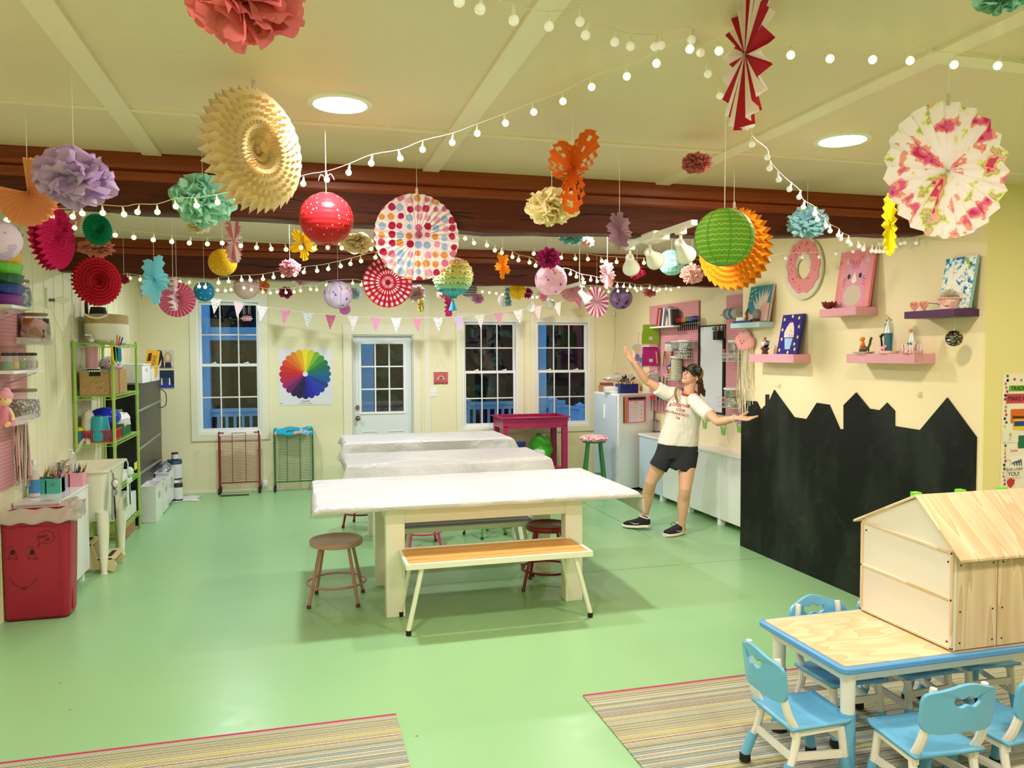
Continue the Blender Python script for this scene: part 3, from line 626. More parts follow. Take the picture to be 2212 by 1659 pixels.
def kid_chair(lab, loc, rz):
    t = thing('kids_chair', lab, 'chair', loc, rz, group='blue and white children\'s chairs'); L = dict(local=True)
    def seat(u, v): x = -.135+.285*u; y = (-.15+.3*v)*(1-.10*u); return (x, y, .268-.018*math.sin(PI*v)*math.sin(PI*min(1, u*1.1))+.012*(u > .93))
    part(MB().grid(seat, 14, 14), 'seat', M_KB, t, solid=.014, bev=.0, **L)
    # back panel with a cloud-shaped hole
    N = 44; out = []; inn = []
    for i in range(N):
        a = 2*PI*i/N; c_, s_ = math.cos(a), math.sin(a); q = (abs(c_)**5+abs(s_)**5)**-.2
        y = .155*c_*q; z = .088*s_*q; z += (.014*math.cos(y/.155*PI*1.25) if s_ > 0 else .008*math.cos(y/.155*PI))
        out.append((y, z)); hy = .055*c_*q; hz = .017*s_*q+.035; hz += (.006*math.cos(hy/.055*PI*2.) if s_ > 0 else .005*math.cos(hy/.055*PI*2)); inn.append((hy, hz))
    def bp(y, z, dx): return (-.155-.12*(z+.1)-.9*y*y*0-.04*(1-(y/.15)**2)+dx, y, .462+z)
    vs = []; fs = []
    for dx in (-.008, .008):
        for ring in (out, inn): vs += [bp(y, z, dx) for y, z in ring]
    for k in range(N):
        k2 = (k+1) % N; fs += [(k, k2, N+k2, N+k), (2*N+k, 3*N+k, 3*N+k2, 2*N+k2), (k, 2*N+k, 2*N+k2, k2), (N+k, N+k2, 3*N+k2, 3*N+k)]
    part(MB().add(vs, fs), 'backrest', M_KB, t, bev=.003, **L)
    for s in (-1, 1):
        y = s*.128
        m = MB().tube(bez([(-.172, y*.84, .538), (-.167, y*.88, .47), (-.155, y*.95, .39), (-.135, y, .32), (-.10, y, .245), (-.115, y*1.03, .16), (-.14, y*1.08, .10)], 5), [.0125+.004*math.sin(i*.1) for i in range(31)], 8)
        m.bar((-.12, y, .245), (.11, y*.9, .248), .018, .026)
        fr = part(m, 'side_frame', M_KW, t, **L)
        part(MB().tube([(.105, y*.9, .25), (.125, y*.95, .11)], [.017, .0155], 10), 'leg', M_KW, t, **L)
        for (x_, yy, xb_, yb_) in ((-.132, y*1.06, -.165, y*1.12), (.123, y*.95, .14, y)):
            sl_ = part(MB().tube([(x_, yy, .125), (xb_, yb_, .035)], .0205, 14), 'leg_sleeve', M_KB, t, **L)
            o = part(MB().tube([(xb_, yb_, .038), (xb_, yb_, .008)], [.0225, .024], 14), 'foot_cap', M_BLK, sl_, **L)
        part(MB().bar((-.118, y*1.03, .155), (.118, y*.95, .135), .012, .03), 'side_rail', M_KW, t, **L)
    part(MB().bar((-.12, -.12, .15), (-.12, .12, .15), .03, .012, up=(1, 0, 0)), 'cross_rail', M_KW, t, **L)
    part(MB().bar((.12, -.115, .19), (.12, .115, .19), .03, .012, up=(1, 0, 0)), 'cross_rail', M_KW, t, **L)
    return t
k0 = kid_chair('blue children\'s chair at the left end of the children\'s table', (1.968, 2.745, .0075), R_(-2))
for loc, rz, lab in (((2.385, 3.03, .0075), -91, 'blue children\'s chair behind the table with only its back showing left of the play house'), ((2.29, 2.43, .0075), 87, 'blue children\'s chair pulled up at the near side, showing its cloud-cut back'),
    ((2.68, 2.43, .0075), 94, 'blue children\'s chair cut off by the right edge of the photo'), ((2.76, 3.02, .0075), -88, 'blue children\'s chair mostly hidden behind the table under the play house'), ((3.12, 3.02, .0075), -93, 'blue children\'s chair farthest right behind the table')):
    dup(k0, loc, R_(rz), lab)
# play house
M_PINE = pat('pale_pine', lambda t: t.mix(t.math('FRACT', t.math('MULTIPLY', t.noise(t.coords(scale=(9, 1.2, .9)), 1.1, 2), 6)), '#d6b890', '#ead6b8'), .5)
M_PINEV = pat('pale_pine_upright', lambda t: t.mix(t.math('FRACT', t.math('MULTIPLY', t.noise(t.coords(scale=(7, 7, .55)), 1.3, 2), 6)), '#d3b48c', '#e8d2b2'), .5)
M_HW = mat('white_hardboard', '#ece6da', .5); hz = tz+.006
yf, yr, yk_ = 2.59, 3.135, 2.79; ze, zr_, zk = .930, .955, 1.115
t = thing('dollhouse', 'large pine and white wooden play house with green chimneys on the children\'s table', 'dollhouse', (2.9, 2.86, hz))
hx = 2.578
gp = [(hx, yf, hz), (hx, yr, hz), (hx, yr, zr_), (hx, yk_, zk), (hx, yf, ze)]
part(MB().prism(gp, (.012, 0, 0)), 'gable_panel', M_HW, t)
m = MB()
for a, b in (((yf+.006, hz), (yf+.006, ze)), ((yr-.006, hz), (yr-.006, zr_)), ((yf, hz+.008), (yr, hz+.008)), ((yf, ze-.01), (yr, zr_-.012)), ((yf, hz+.21), (yr, hz+.22))): m.bar((hx-.003, a[0], a[1]), (hx-.003, b[0], b[1]), .012, .011, up=(1, 0, 0))
part(m, 'gable_strip', M_PINE, t, bev=.002)
for (y_, z_) in ((yf+.03, ze-.05), (yr-.03, zr_-.05), (yf+.03, hz+.03)): part(MB().cyl((hx-.003, y_, z_), (hx, y_, z_), .004, n=10), 'screw', mat('dark_screw', '#4a3a28', .4, .6), t)
for i, (a, b) in enumerate(((hx+.012, 2.80), (2.806, 3.03), (3.036, 3.25))):
    part(MB().box(a, yf, hz, b, yf+.014, ze+.01), 'front_wall', M_PINEV, t, bev=.002)
    part(MB().box(a, yr-.014, hz, b, yr, zr_), 'rear_wall', M_PINEV, t, bev=.002)
    for xx in (a+.022, b-.022):
        for zz in (hz+.03, hz+.16, ze-.06): part(MB().cyl((xx, yf-.001, zz), (xx, yf+.002, zz), .0042, n=10), 'screw', mat('dark_screw', '#4a3a28', .4, .6), t)
    ra, rb = (a-.028 if i == 0 else a-.003), b+.003
    def rp(y0, z0, y1, z1): return MB().prism([(ra, y0, z0), (ra, y1, z1), (ra, y1, z1+.012), (ra, y0, z0+.012)], (rb-ra, 0, 0))
    part(rp(yk_, zk+.004, yf-.05, ze-.035), 'roof_panel', M_PINE, t, bev=.003); part(rp(yk_, zk+.004, yr+.045, zr_-.025), 'roof_panel', M_PINE, t, bev=.003)
part(MB().box(3.25, yf, hz, 3.262, yr, ze), 'end_panel', M_HW, t)
for px in (1968, 2063, 2152):
    c = P(px, 1064, y=2.93); part(MB().cbox((c.x, 2.90, 1.075), (.034, .034, .085)), 'chimney', mat('leaf_green_block', '#6ecb2f', .45), t, bev=.002, label='bright green chimney block')
# ================================================================ back wall pictures and racks
def hsv(h, s, v):
    i = int(h*6) % 6; f = h*6-int(h*6); p, q, t = v*(1-s), v*(1-f*s), v*(1-(1-f)*s)
    r, g, b = ((v, t, p), (q, v, p), (p, v, t), (p, q, v), (t, p, v), (v, p, q))[i]
    return '#%02x%02x%02x' % (int(r*255), int(g*255), int(b*255))
BW = YB-.001
def bx(px, py): return P(px, py, y=BW)
def card(p0, p1, y, th=.003): return MB().box(p0.x, y-th, p1.z, p1.x, y, p0.z)
a, b = bx(601, 754), bx(719, 874)
t = thing('poster', 'square colour-wheel poster with rainbow petals on the back wall', 'poster', ((a.x+b.x)/2, BW, b.z))
part(card(a, b, BW), 'sheet', mat('poster_paper', '#e6e6ee', .45), t)
c = bx(659.5, 808); R0 = (bx(715, 808).x-bx(604, 808).x)/2
cols = ['#f3e21b', '#c9d42a', '#7fb52e', '#3f9a3b', '#1f7a45', '#17705f', '#12698a', '#0f5e9c', '#123f8f', '#1a3fb0', '#2430b8', '#1c22a8', '#15127f', '#120d4a', '#2a0f45', '#6b1a6e', '#9c1f66', '#b81f4a', '#c41f2c', '#cf2a22', '#d8452a', '#dc6a25', '#e08a22', '#e8ae20']
m = MB(); mats = []
for k in range(24):
    a_ = PI/2-2*PI*k/24; m.cur = k; mats.append(mat('petal_'+cols[k], cols[k], .4)); d = Vector((math.cos(a_), 0, math.sin(a_))); s = Vector((-d.z, 0, d.x)); r = R0*.885; w = R0*.125
    pts = [d*(R0*.1)+s*.006, d*(R0*.1)-s*.006]+[d*r-s*w*math.cos(PI*i/10)+d*w*math.sin(PI*i/10) for i in range(11)]
    m.add([Vector((c.x, BW-.0036-.0002*(k % 2), c.z))+p for p in pts], [tuple(range(13))])
part(m, 'colour_wheel', mats, t)
mt = mat('ink_grey', '#4a4650', .7); m = MB().text('COLOR', (c.x, BW-.0045, b.z+.05), (1, 0, 0), (0, 0, 1), .030).text('Create what you imagine', (c.x, BW-.0045, b.z+.022), (1, 0, 0), (0, 0, 1), .016).text('lite', (a.x+.03, BW-.0045, b.z+.03), (1, 0, 0), (0, 0, 1), .022)
part(m, 'lettering', mt, t)
# rainbow wall hanging
a, b = bx(937, 803), bx(967, 829); t = thing('wall_hanging', 'small rose wall hanging with an embroidered rainbow on a cord', 'wall hanging', ((a.x+b.x)/2, BW, b.z)); M_ROSE = mat('rose_felt', '#c9606a', .9)
part(MB().grid(lambda u, v: (a.x+(b.x-a.x)*u, BW-.008-.002*math.sin(u*9), a.z-(a.z-b.z)*v-.004*math.sin(u*22)*v), 14, 4), 'banner', M_ROSE, t, solid=.004)
part(MB().cyl((a.x-.008, BW-.012, a.z), (b.x+.008, BW-.012, a.z), .006).tube([(a.x, BW-.012, a.z), (bx(951, 774).x, BW-.004, bx(951, 774).z), (b.x, BW-.012, a.z)], .0015, 6), 'rod_and_cord', mat('string_white', '#efe9da', .8), t)
m = MB(); mats = []; cc = Vector(((a.x+b.x)/2, BW-.0135, (a.z+b.z)/2-.012))
for i, h in enumerate(('#e9b23c', '#e8dcc6', '#8a6bb0')):
    m.cur = i; mats.append(mat('thread_'+h, h, .8)); r = .042-.010*i; m.tube([cc+Vector((r*math.cos(PI*k/14), 0, r*math.sin(PI*k/14))) for k in range(15)], .0042, 6)
m.cur = 1
for s in (-1, 1): m.ball(cc+Vector((s*.038, 0, -.003)), (.017, .004, .008), 10, 6)
part(m, 'rainbow', mats, t)
p = bx(934, 847); t = thing('light_switch', 'white double light switch plate beside the door', 'light switch', (p.x, BW, p.z)); part(MB().box(p.x-.058, BW-.006, p.z-.058, p.x+.058, BW, p.z+.058), 'plate', M_WHITE, t, bev=.003)
for s in (-1, 1): part(MB().box(p.x+s*.024-.006, BW-.016, p.z-.012, p.x+s*.024+.006, BW-.006, p.z+.014), 'toggle', M_WHITE, t, bev=.002)
p = bx(573, 1045); one(MB().box(p.x-.035, BW-.03, p.z-.05, p.x+.035, BW, p.z+.05).box(p.x-.02, BW-.055, p.z-.02, p.x+.025, BW-.03, p.z+.03), 'plug_adapter', M_WHITE, 'white plug adapter in the outlet between the two drying racks', 'plug', bev=.004)
one(MB().tube(bez([bx(575, 1040), P(582, 1030, y=BW-.02), P(588, 1018, y=BW-.03), P(592, 1035, y=BW-.05)]), .003, 6), 'cable', mat('white_cable', '#e8e6da', .5), 'thin cable curling from the outlet to the green rack', 'cable')
p = P(1325, 677, y=BW); one(MB().box(p.x-.022, BW-.02, p.z-.04, p.x+.022, BW, p.z+.04), 'wall_sensor', mat('sensor_face', '#e9e7dc', .4), 'small white sensor box high in the niche corner', 'sensor', bev=.005)
one(MB().tube(bez([P(1326, 690, y=BW-.01), P(1328, 740, y=BW-.012), P(1324, 790, y=BW-.012), P(1326, 835, y=BW-.012)]), .0025, 6), 'hanging_cable', mat('cream_cable', '#e6dfb4', .6), 'cream cable running down the niche corner from the sensor', 'cable')
def photo(q0, q1, lab, fn):
    a, b = bx(*q0), bx(*q1); t = thing('photo_canvas', lab, 'photo', ((a.x+b.x)/2, BW, b.z)); part(MB().box(a.x, BW-.018, b.z, b.x, BW, a.z), 'canvas', mat('canvas_edge', '#d8d4cc', .6), t)
    m = MB(); mats = []
    def q(u, v): return Vector((a.x+(b.x-a.x)*u, BW-.0185, b.z+(a.z-b.z)*v))
    for i, (h, poly) in enumerate(fn): m.cur = i; mats.append(mat('print_'+h, h, .5)); m.add([q(u, v)-Vector((0, .0001*i, 0)) for u, v in poly], [tuple(range(len(poly)))])
    part(m, 'print', mats, t)
def el(cx, cy, rx, ry, n=16): return [(cx+rx*math.cos(2*PI*i/n), cy+ry*math.sin(2*PI*i/n)) for i in range(n)]
SQ = [(0, 0), (1, 0), (1, 1), (0, 1)]
photo((338, 756), (377, 794), 'upper photo canvas of a person with long blond hair in the left corner', [('#d9d2cf', SQ), ('#15131a', [(0, 0), (.42, 0), (.4, .5), (.3, .95), (.12, 1), (0, .9)]), ('#c8a878', el(.64, .5, .24, .38)), ('#e7c9b4', el(.64, .58, .13, .2)), ('#1c2350', [(.45, 0), (.86, 0), (.8, .3), (.5, .3)]), ('#e3ddd9', [(.1, .05), (.25, .1), (.3, .5), (.2, .3)])])
photo((338, 800), (377, 837), 'lower photo canvas of a row of people on a blue stage', [('#1c2a4a', SQ), ('#1f3fae', [(0, 0), (1, 0), (1, .25), (0, .2)])]+[(h, [(x-.05, .16), (x+.05, .16), (x+.035, .55), (x-.035, .55)]) for h, x in (('#b8308a', .14), ('#e6e2e8', .3), ('#2d5a4a', .44), ('#3050b8', .58), ('#e8e4ea', .74), ('#16161c', .92))])
def drying_rack(x0, x1, z0, z1, h, lab, nw=30):
    mm = mat('rack_paint_'+h, '#'+h, .4); y = 10.27; t = thing('drying_rack', lab, 'rack', ((x0+x1)/2, y, 0), group='wire drying racks')
    m = MB(); r = .009
    m.tube(bez([(x0, y, .05), (x0, y, z1-.04), (x0+.015, y, z1), (x0+.06, y, z1)], 4), r, 8); m.tube(bez([(x1, y, .05), (x1, y, z1-.04), (x1-.015, y, z1), (x1-.06, y, z1)], 4), r, 8); m.bar((x0, y, z0), (x1, y, z0), .012, .016)
    m.tube([(x0-.0, y-.03, z0-.03), (x0, y+.14, z0+.0)], r, 8).tube([(x1, y-.03, z0-.03), (x1, y+.14, z0)], r, 8).tube([(x0, y+.14, .06), (x0, y+.14, z1-.05)], r, 8).tube([(x1, y+.14, .06), (x1, y+.14, z1-.05)], r, 8)
    part(m, 'frame', mm, t)
    m = MB()
    for i in range(nw): z = z0+.03+(z1-.05-z0)*i/nw; m.bar((x0, y-.004, z), (x1, y-.004, z), .004, .005)
    for i in (1, 2): x = x0+(x1-x0)*i/3; m.tube([(x, y-.012, z0), (x, y-.012, z1+.0)], .0045, 6)
    m.tube([(x0+(x1-x0)/3, y-.012, z1), (x0+(x1-x0)*2/3, y-.012, z1)], .0045, 6); part(m, 'wire_shelves', mm, t)
    for x in (x0, x1):
        for yy in (y-.02, y+.14): part(MB().cyl((x-.012, yy, .03), (x+.012, yy, .03), .03, n=18).bar((x, yy, .03), (x, yy, .075), .03, .02), 'caster', M_BLK, t)
    return t
q = lambda px, py: P(px, py, y=10.27)
drying_rack(q(472, 930).x, q(559, 930).x, q(515, 1042).z, q(515, 935).z, '8e2335', 'dark red wire drying rack under the left tall window')
drying_rack(q(592, 930).x, q(675, 930).x, q(632, 1040).z, q(632, 930).z, '2f6b3a', 'green wire drying rack under the colour-wheel poster')
xa_, xb_ = q(592, 930).x, q(675, 930).x; zt = q(632, 928).z
one(MB().grid(lambda u, v: (xa_+(xb_-xa_)*u, 10.235+.10*(1-abs(2*v-1)) if False else 10.24+.16*v, zt+.012+.012*math.sin(u*12+v*3)-(.075*(1-v*4)**1 if v < .25 else 0)), 20, 12), 'towel', pat('aqua_towel_print', lambda t: t.ramp(t.noise(t.coords(), 9, 2), [(0, '#2aa7cf'), (.56, '#58bfe0'), (.62, '#e8a8a6'), (.68, '#3fb0d6')]), .9), 'aqua printed towel folded over the top of the green drying rack', 'towel', solid=.008)
p = P(500, 1068, z=0); one(MB().box(-.95, 10.12, .0003, -.62, 10.21, .006), 'floor_vent', mat('bronze_vent', '#4a3a26', .4, .7), 'bronze floor vent under the dark red rack', 'vent')
# ================================================================ left wall, front part
M_PINKP = pat('pink_pegboard', lambda t: (lambda xyz: t.mix(t.math('LESS_THAN', t.math('ADD', t.math('POWER', t.math('SUBTRACT', t.math('FRACT', t.math('MULTIPLY', xyz[1], 39.4)), .5), 2), t.math('POWER', t.math('SUBTRACT', t.math('FRACT', t.math('MULTIPLY', xyz[2], 39.4)), .5), 2)), .022), '#dc9aa0', '#6b3b3c'))(t.xyz(t.coords())), .6)
M_WIRE = mat('chrome_wire', '#c9c9c4', .25, .9); M_AC = M_CLEAR
def pegboard(x, y0, y1, z0, z1, lab, side=1):
    one(MB().box(min(x, x-side*.008), y0, z0, max(x, x-side*.008), y1, z1), 'pegboard', M_PINKP, lab, 'pegboard')
ypeg = P(51, 700, x=XL+.01).y
pegboard(XL+.022, 5.0, ypeg, P(51, 1035, x=XL).z, P(51, 664, x=XL).z, 'pink pegboard on the left wall above the pen caddies')
t = thing('wall_vent', 'white louvred vent high on the left wall', 'vent', (XL, 5.95, 2.2)); za, zb = P(42, 604, x=XL).z, 2.62
part(MB().box(XL+.007, 5.4, za, XL+.012, P(42, 600, x=XL).y, zb), 'backing', mat('vent_dark', '#4c4a3c', .8), t)
m = MB(); n = 26
for i in range(n): z = za+(zb-za)*i/n; m.bar((XL+.016, 5.4, z), (XL+.016, P(42, 600, x=XL).y, z), .014, .007)
part(m, 'louvre', M_WALLL, t)
XO = -1.69
def wshelf(pr, y0, dep, lab, mt, clear=False, lip=0, br=True, nm='wall_shelf'):
    z = P(*pr, x=XL+.008+dep).z; y1 = P(*pr, x=XL+.008+dep).y; t = thing(nm, lab, 'shelf', (XL+dep/2, (y0+y1)/2, z-.02))
    part(MB().box(XL+.03, y0, z-.02 if not clear else z-.005, XL+.008+dep, y1, z), 'board', mt, t, bev=.002)
    if lip: part(MB().box(XL+.004+dep, y0, z, XL+.008+dep, y1, z+lip).box(XL+.03, y1-.004, z, XL+.008+dep, y1, z+lip), 'lip', mt, t)
    if br:
        for yy in (y0+.08, y1-.08): part(MB().tube([(XL+.01, yy, z-.10), (XL+.06, yy, z-.085), (XL+dep-.01, yy, z-.022)], .003, 6).tube([(XL+.01, yy, z-.02), (XL+.01, yy, z-.11)], .003, 6), 'bracket', M_WIRE, t)
    return z, y1
M_ACR = mat('clear_acrylic', '#f4eee6', .1, alpha=.28, spec=.8)
z1, y1 = wshelf((70, 665), 5.35, .22, 'white shelf with the stack of rainbow trays on the left wall', M_WHITE)
for i, (h, w, nm) in enumerate((('7a2f86', .36, 'purple'), ('20308a', .37, 'blue'), ('1c5a2a', .30, 'dark green'), ('6ecb2f', .31, 'lime green'), ('f0b21c', .26, 'yellow'), ('ef8c1c', .22, 'orange'), ('d8302a', .19, 'red'))):
    zc = z1+.003+i*.064; yy = 5.40; m = MB(); m.lathe((XL+.13, yy+.15, zc), [(0, 0), (.085, 0), (.10, .058), (.103, .062), (.096, .058), (.08, .006), (0, .006)], 30, 1, 1.25+w)
    one(m, 'stacking_tray', mat('tray_'+h, '#'+h, .25), '%s tray in the rainbow stack on the upper left shelf' % nm, 'tray', group='rainbow stacking trays')
def jar(c, r, h, lab, fill, lidm, fh=.75, nm='glass_jar', tag_=None):
    t = thing(nm, lab, 'jar', c)
    part(MB().lathe(c, [(0, .002), (r*.82, .002), (r*.95, h*.1), (r, h*.35), (r*.9, h*.75), (r*.72, h*.93), (r*.72, h)], 28), 'glass', mat('jar_glass', '#e8eee8', .05, alpha=.22, spec=.9), t)
    part(MB().lathe(c, [(0, h), (r*.8, h), (r*.82, h+.018), (0, h+.02)], 28), 'lid', lidm, t)
    part(MB().lathe(c, [(0, .006), (r*.78, .006), (r*.91, h*.12), (r*.96, h*.35), (r*.88, h*fh), (0, h*fh)], 24), 'contents', fill, t)
    return t
M_LIDW = mat('wooden_lid', '#8a6f4e', .5)
def confetti(name, sc, cols): return pat(name, lambda t: t.ramp(t.xyz(t.voro(t.coords(), sc)[1])[0], [(i/len(cols), c) for i, c in enumerate(cols)]), .5)
c = P(51, 654, x=-1.75); jar((-1.77, c.y, z1+.002), .07, .17, 'glass jar of odds and ends beside the rainbow trays', confetti('odds', 28, ['#7fa6a8', '#2c3548', '#c9c0ae', '#5a4a42']), M_LIDW, .8)
z2, y2 = wshelf((116, 745), P(30, 745, x=-1.7).y, .20, 'clear acrylic shelf on the left wall holding the ribbon jar', M_ACR, True, .04, False)
c = P(77, 745, x=-1.775); t = jar((-1.775, c.y, z2+.002), .098, .20, 'large glass jar of ribbons with a black label', confetti('ribbons', 16, ['#d8a09a', '#3a2526', '#c9b9a6', '#e6e0d6', '#b56d3c', '#7f8a9a']), M_LIDW, .9)
lc = P(98, 721, x=-1.70); m = MB(); m.cur = 0; m.lathe((0, 0, 0), [(.0, 0)], 3); m = MB().box(lc.x-.012, lc.y-.022, lc.z-.026, lc.x-.002, lc.y+.022, lc.z+.026); part(m, 'label_tag', mat('black_tag', '#15161a', .6), t, bev=.003)
part(MB().text('Rib', (lc.x, lc.y-.023, lc.z), (1, .0, 0), (0, 0, 1), .03), 'label_text', M_WHITE, t)
z3, y3 = wshelf((94, 797), 5.35, .22, 'white shelf with small spice-sized jars on the left wall', M_WHITE)
for px, h, nm in ((16, '3f7d2a', 'green'), (31, 'd9b22a', 'yellow'), (45, '7fae6a', 'pale green'), (57, 'b9b4a6', 'grey'), (68, 'd8cfc6', 'white'), (79, 'c9784a', 'orange')):
    c = P(px, 800, x=-1.71); jar((-1.715, min(c.y, y2-0.0 if False else y3-.04), z3+.002), .034 if px != 57 else .03, .088, 'small jar of %s beads on the left shelf' % nm, mat('beads_'+h, '#'+h, .6), mat('black_lid', '#24221f', .4), .62, 'bead_jar')['group'] = 'small bead jars on the left shelf'
z4, y4 = wshelf((89, 905), 5.35, .20, 'clear acrylic shelf on the left wall holding the sequin jar and doll', M_ACR, True, .05, False)
c = P(50, 905, x=-1.775); jar((-1.775, c.y, z4+.002), .105, .185, 'large glass jar of dark sequins behind the doll', confetti('sequins', 90, ['#2a2c24', '#c9a29a', '#6d7a4a', '#3a2c26', '#d8c6b0', '#4a3a2e']), M_LIDW, .72)
# doll
d0 = P(12, 905, x=-1.72); t = thing('rag_doll', 'pink-haired rag doll with a pink dress sitting on the clear left shelf', 'doll', (d0.x, d0.y, z4+.004)); SK = mat('doll_skin', '#efcf9c', .8)
z = z4+.005; dx, dy = d0.x, d0.y
part(MB().lathe((dx, dy, z), [(0, 0), (.055, .0), (.045, .04), (.025, .10), (.012, .125)], 18), 'dress', mat('doll_pink', '#e08aa0', .85), t)
part(MB().ball((dx, dy, z+.155), (.036, .036, .04)).tube([(dx, dy, z+.10), (dx, dy, z+.13)], .011, 8), 'head', SK, t)
part(MB().ball((dx, dy+.006, z+.180), (.044, .044, .036)).ball((dx, dy+.02, z+.205), .026), 'hair', mat('doll_hair', '#eba6b4', .95), t)
for s in (-1, 1): part(MB().tube([(dx+s*.02, dy, z+.10), (dx+s*.045, dy-.02, z+.06), (dx+s*.05, dy-.035, z+.03)], .0105, 8), 'arm', SK, t); part(MB().tube([(dx+s*.02, dy-.02, z+.015), (dx+s*.04, dy-.09, z+.014), (dx+s*.045, dy-.12, z+.012)], .014, 8), 'leg', SK, t)
for s in (-1, 1): part(MB().ball((dx+s*.013, dy-.034, z+.16), .0035, 8, 6), 'eye', M_BLK, t)
# yarn streamer
m = MB(); g = random.Random(5); top = P(45, 915, x=-1.80)
for i in range(26):
    px = 31+i*1.15; a = P(px, 917, x=-1.80-.02*(i % 3)); L = g.uniform(.26, .46); m.cur = i % 5
    m.tube([a, a+Vector((g.uniform(-.01, .01), g.uniform(-.01, .01), -L*.5)), a+Vector((g.uniform(-.012, .012), g.uniform(-.02, .02), -L))], .0028, 5)
one(m, 'yarn_streamer', [mat('yarn_'+h, '#'+h, .95) for h in ('d98a92', 'e9e2cf', 'b9c9a0', '26221f', 'c9b4a4')], 'bundle of striped yarn strands hanging below the clear left shelf', 'streamer')
p = P(100, 648, x=XL); t = thing('wall_lamp', 'small clear bulb lamp plugged into the left wall', 'lamp', (XL, p.y, p.z))
part(MB().box(XL+.006, p.y-.04, p.z-.06, XL+.02, p.y+.04, p.z+.09), 'plate', M_TRIM, t, bev=.003); part(MB().cyl((XL+.02, p.y, p.z), (XL+.06, p.y, p.z), .012), 'socket', mat('dark_socket', '#6a675a', .5), t)
part(MB().ball((XL+.11, p.y, p.z), (.055, .028, .028)), 'bulb', mat('clear_bulb', '#f2efd8', .05, alpha=.35, spec=.9), t)
one(MB().tube(bez([(XL+.03, p.y, p.z-.04), P(115, 680, x=XL+.03), P(130, 712, x=XL+.03), P(140, 745, x=XL+.02)]), .0035, 6), 'cable', mat('cream_cable', '#e6dfb4', .6), 'cream cable slanting down from the wall lamp to the green rack', 'cable')
# white cabinet, caddies, bin
cxr = -1.60; ztc = P(190, 1045, x=cxr).z; ycf = P(190, 1045, x=cxr).y; y0c = 5.97
t = thing('base_cabinet', 'white cabinet between the red bin and the utility sink', 'cabinet', (-1.75, (y0c+ycf)/2, 0))
part(MB().box(XL+.01, y0c, .08, cxr-.018, ycf, ztc-.02), 'carcass', M_CAB, t); part(MB().box(XL+.01, y0c-.01, ztc-.02, cxr+.004, ycf+.004, ztc), 'top', M_CAB, t, bev=.003); part(MB().box(cxr-.017, y0c, .08, cxr, ycf, ztc-.024), 'door', M_CAB, t, bev=.002)
for yy in (y0c+.04, ycf-.10): part(MB().box(cxr-.09, yy, 0, cxr-.03, yy+.06, .08), 'leg', M_WHITE, t)
def caddy(c, w, d, h, mt, lab, seed, rainbow=False):
    t = thing('pencil_caddy', lab, 'caddy', c, group='pencil caddies on the left cabinet'); cx, cy, cz_ = c
    for s in (-1, 1):
        m = MB(); q = [(0, 1), (.9, 1)]; x0, x1 = (cx-w/2, cx-.006) if s < 0 else (cx+.006, cx+w/2)
        for a in ((x0, cy-d/2, x1, cy-d/2+.003), (x0, cy+d/2-.003, x1, cy+d/2), (x0, cy-d/2, x0+.003, cy+d/2), (x1-.003, cy-d/2, x1, cy+d/2)): m.box(a[0], a[1], cz_, a[2], a[3], cz_+h)
        m.box(x0, cy-d/2, cz_, x1, cy+d/2, cz_+.004); part(m, 'cup', mt, t, bev=.001)
        if rainbow:
            m = MB(); cc = Vector(((x0+x1)/2, cy-d/2-.001, cz_+h*.55)); ms = []
            for i, hh in enumerate(('#b5605a', '#c9a46a', '#7a6a5a')): m.cur = i; ms.append(mat('sticker_'+hh, hh, .6)); m.tube([cc+Vector(((.016-.004*i)*math.cos(PI*k/8), 0, (.016-.004*i)*math.sin(PI*k/8))) for k in range(9)], .0016, 5)
            part(m, 'rainbow_sticker', ms, t)
    part(MB().bar((cx, cy-d/2, cz_+h-.004), (cx, cy+d/2, cz_+h-.004), .02, .006), 'bridge', mt, t)
    g = random.Random(seed)
    for i in range(16):
        s = g.choice((-1, 1)); x = cx+s*w*.25+g.uniform(-.35, .35)*w*.35; y = cy+g.uniform(-.3, .3)*d; tl = Vector((g.uniform(-.35, .35), g.uniform(-.3, .3), 1)).normalized(); L = g.uniform(.12, .19); h_ = g.choice(('1c1b1a', '1c1b1a', '2a2622', 'd9b52e', '1f5a3a', 'c95a2a', '243a7a', 'd8c9a6'))
        a = Vector((x, y, cz_+.01)); mm = MB(); mm.cur = 0; mm.tube([a, a+tl*L*.85], .0036, 6); mm.cur = 1; mm.tube([a+tl*L*.85, a+tl*L], [.0036, .0008], 6)
        o = one(mm, 'pencil', [mat('pencil_'+h_, '#'+h_, .5), mat('pencil_tip', '#b5905e', .6)], None, 'pencil'); 
        o['label'] = 'pencils and pens standing in the '+lab.split(' caddy')[0]+' caddy'; o['group'] = 'pens in the '+lab.split(' caddy')[0]+' caddy'
M_CT = mat('teal_plastic', '#4fb89f', .35); M_CBL = mat('slate_blue_plastic', '#7fa0b4', .35); M_CPK = mat('pink_plastic', '#e6a0ae', .4)
for (px, py), mt, lab, sd, rb in (((22, 1066), M_CBL, 'slate blue pencil caddy at the left on the white cabinet', 1, False), ((64, 1066), M_CT, 'teal pencil caddy with rainbow stickers on the white cabinet', 2, True), ((95, 1052), M_CPK, 'pink pencil caddy behind the teal one', 3, False)):
    c = P(px, py, z=ztc); caddy((min(max(c.x, -1.78), -1.70) if px < 90 else -1.70, max(c.y, y0c+.08)+(0 if px < 90 else .0), ztc), .19, .12, .105, mt, lab, sd, rb)
M_BIN = mat('red_bin_plastic', '#a8143a', .4)
yb0, yb1 = 5.45, 5.72; c0 = P(150, 1334, z=0); by = c0.y; bxr = c0.x; zt = P(80, 1108, y=by).z
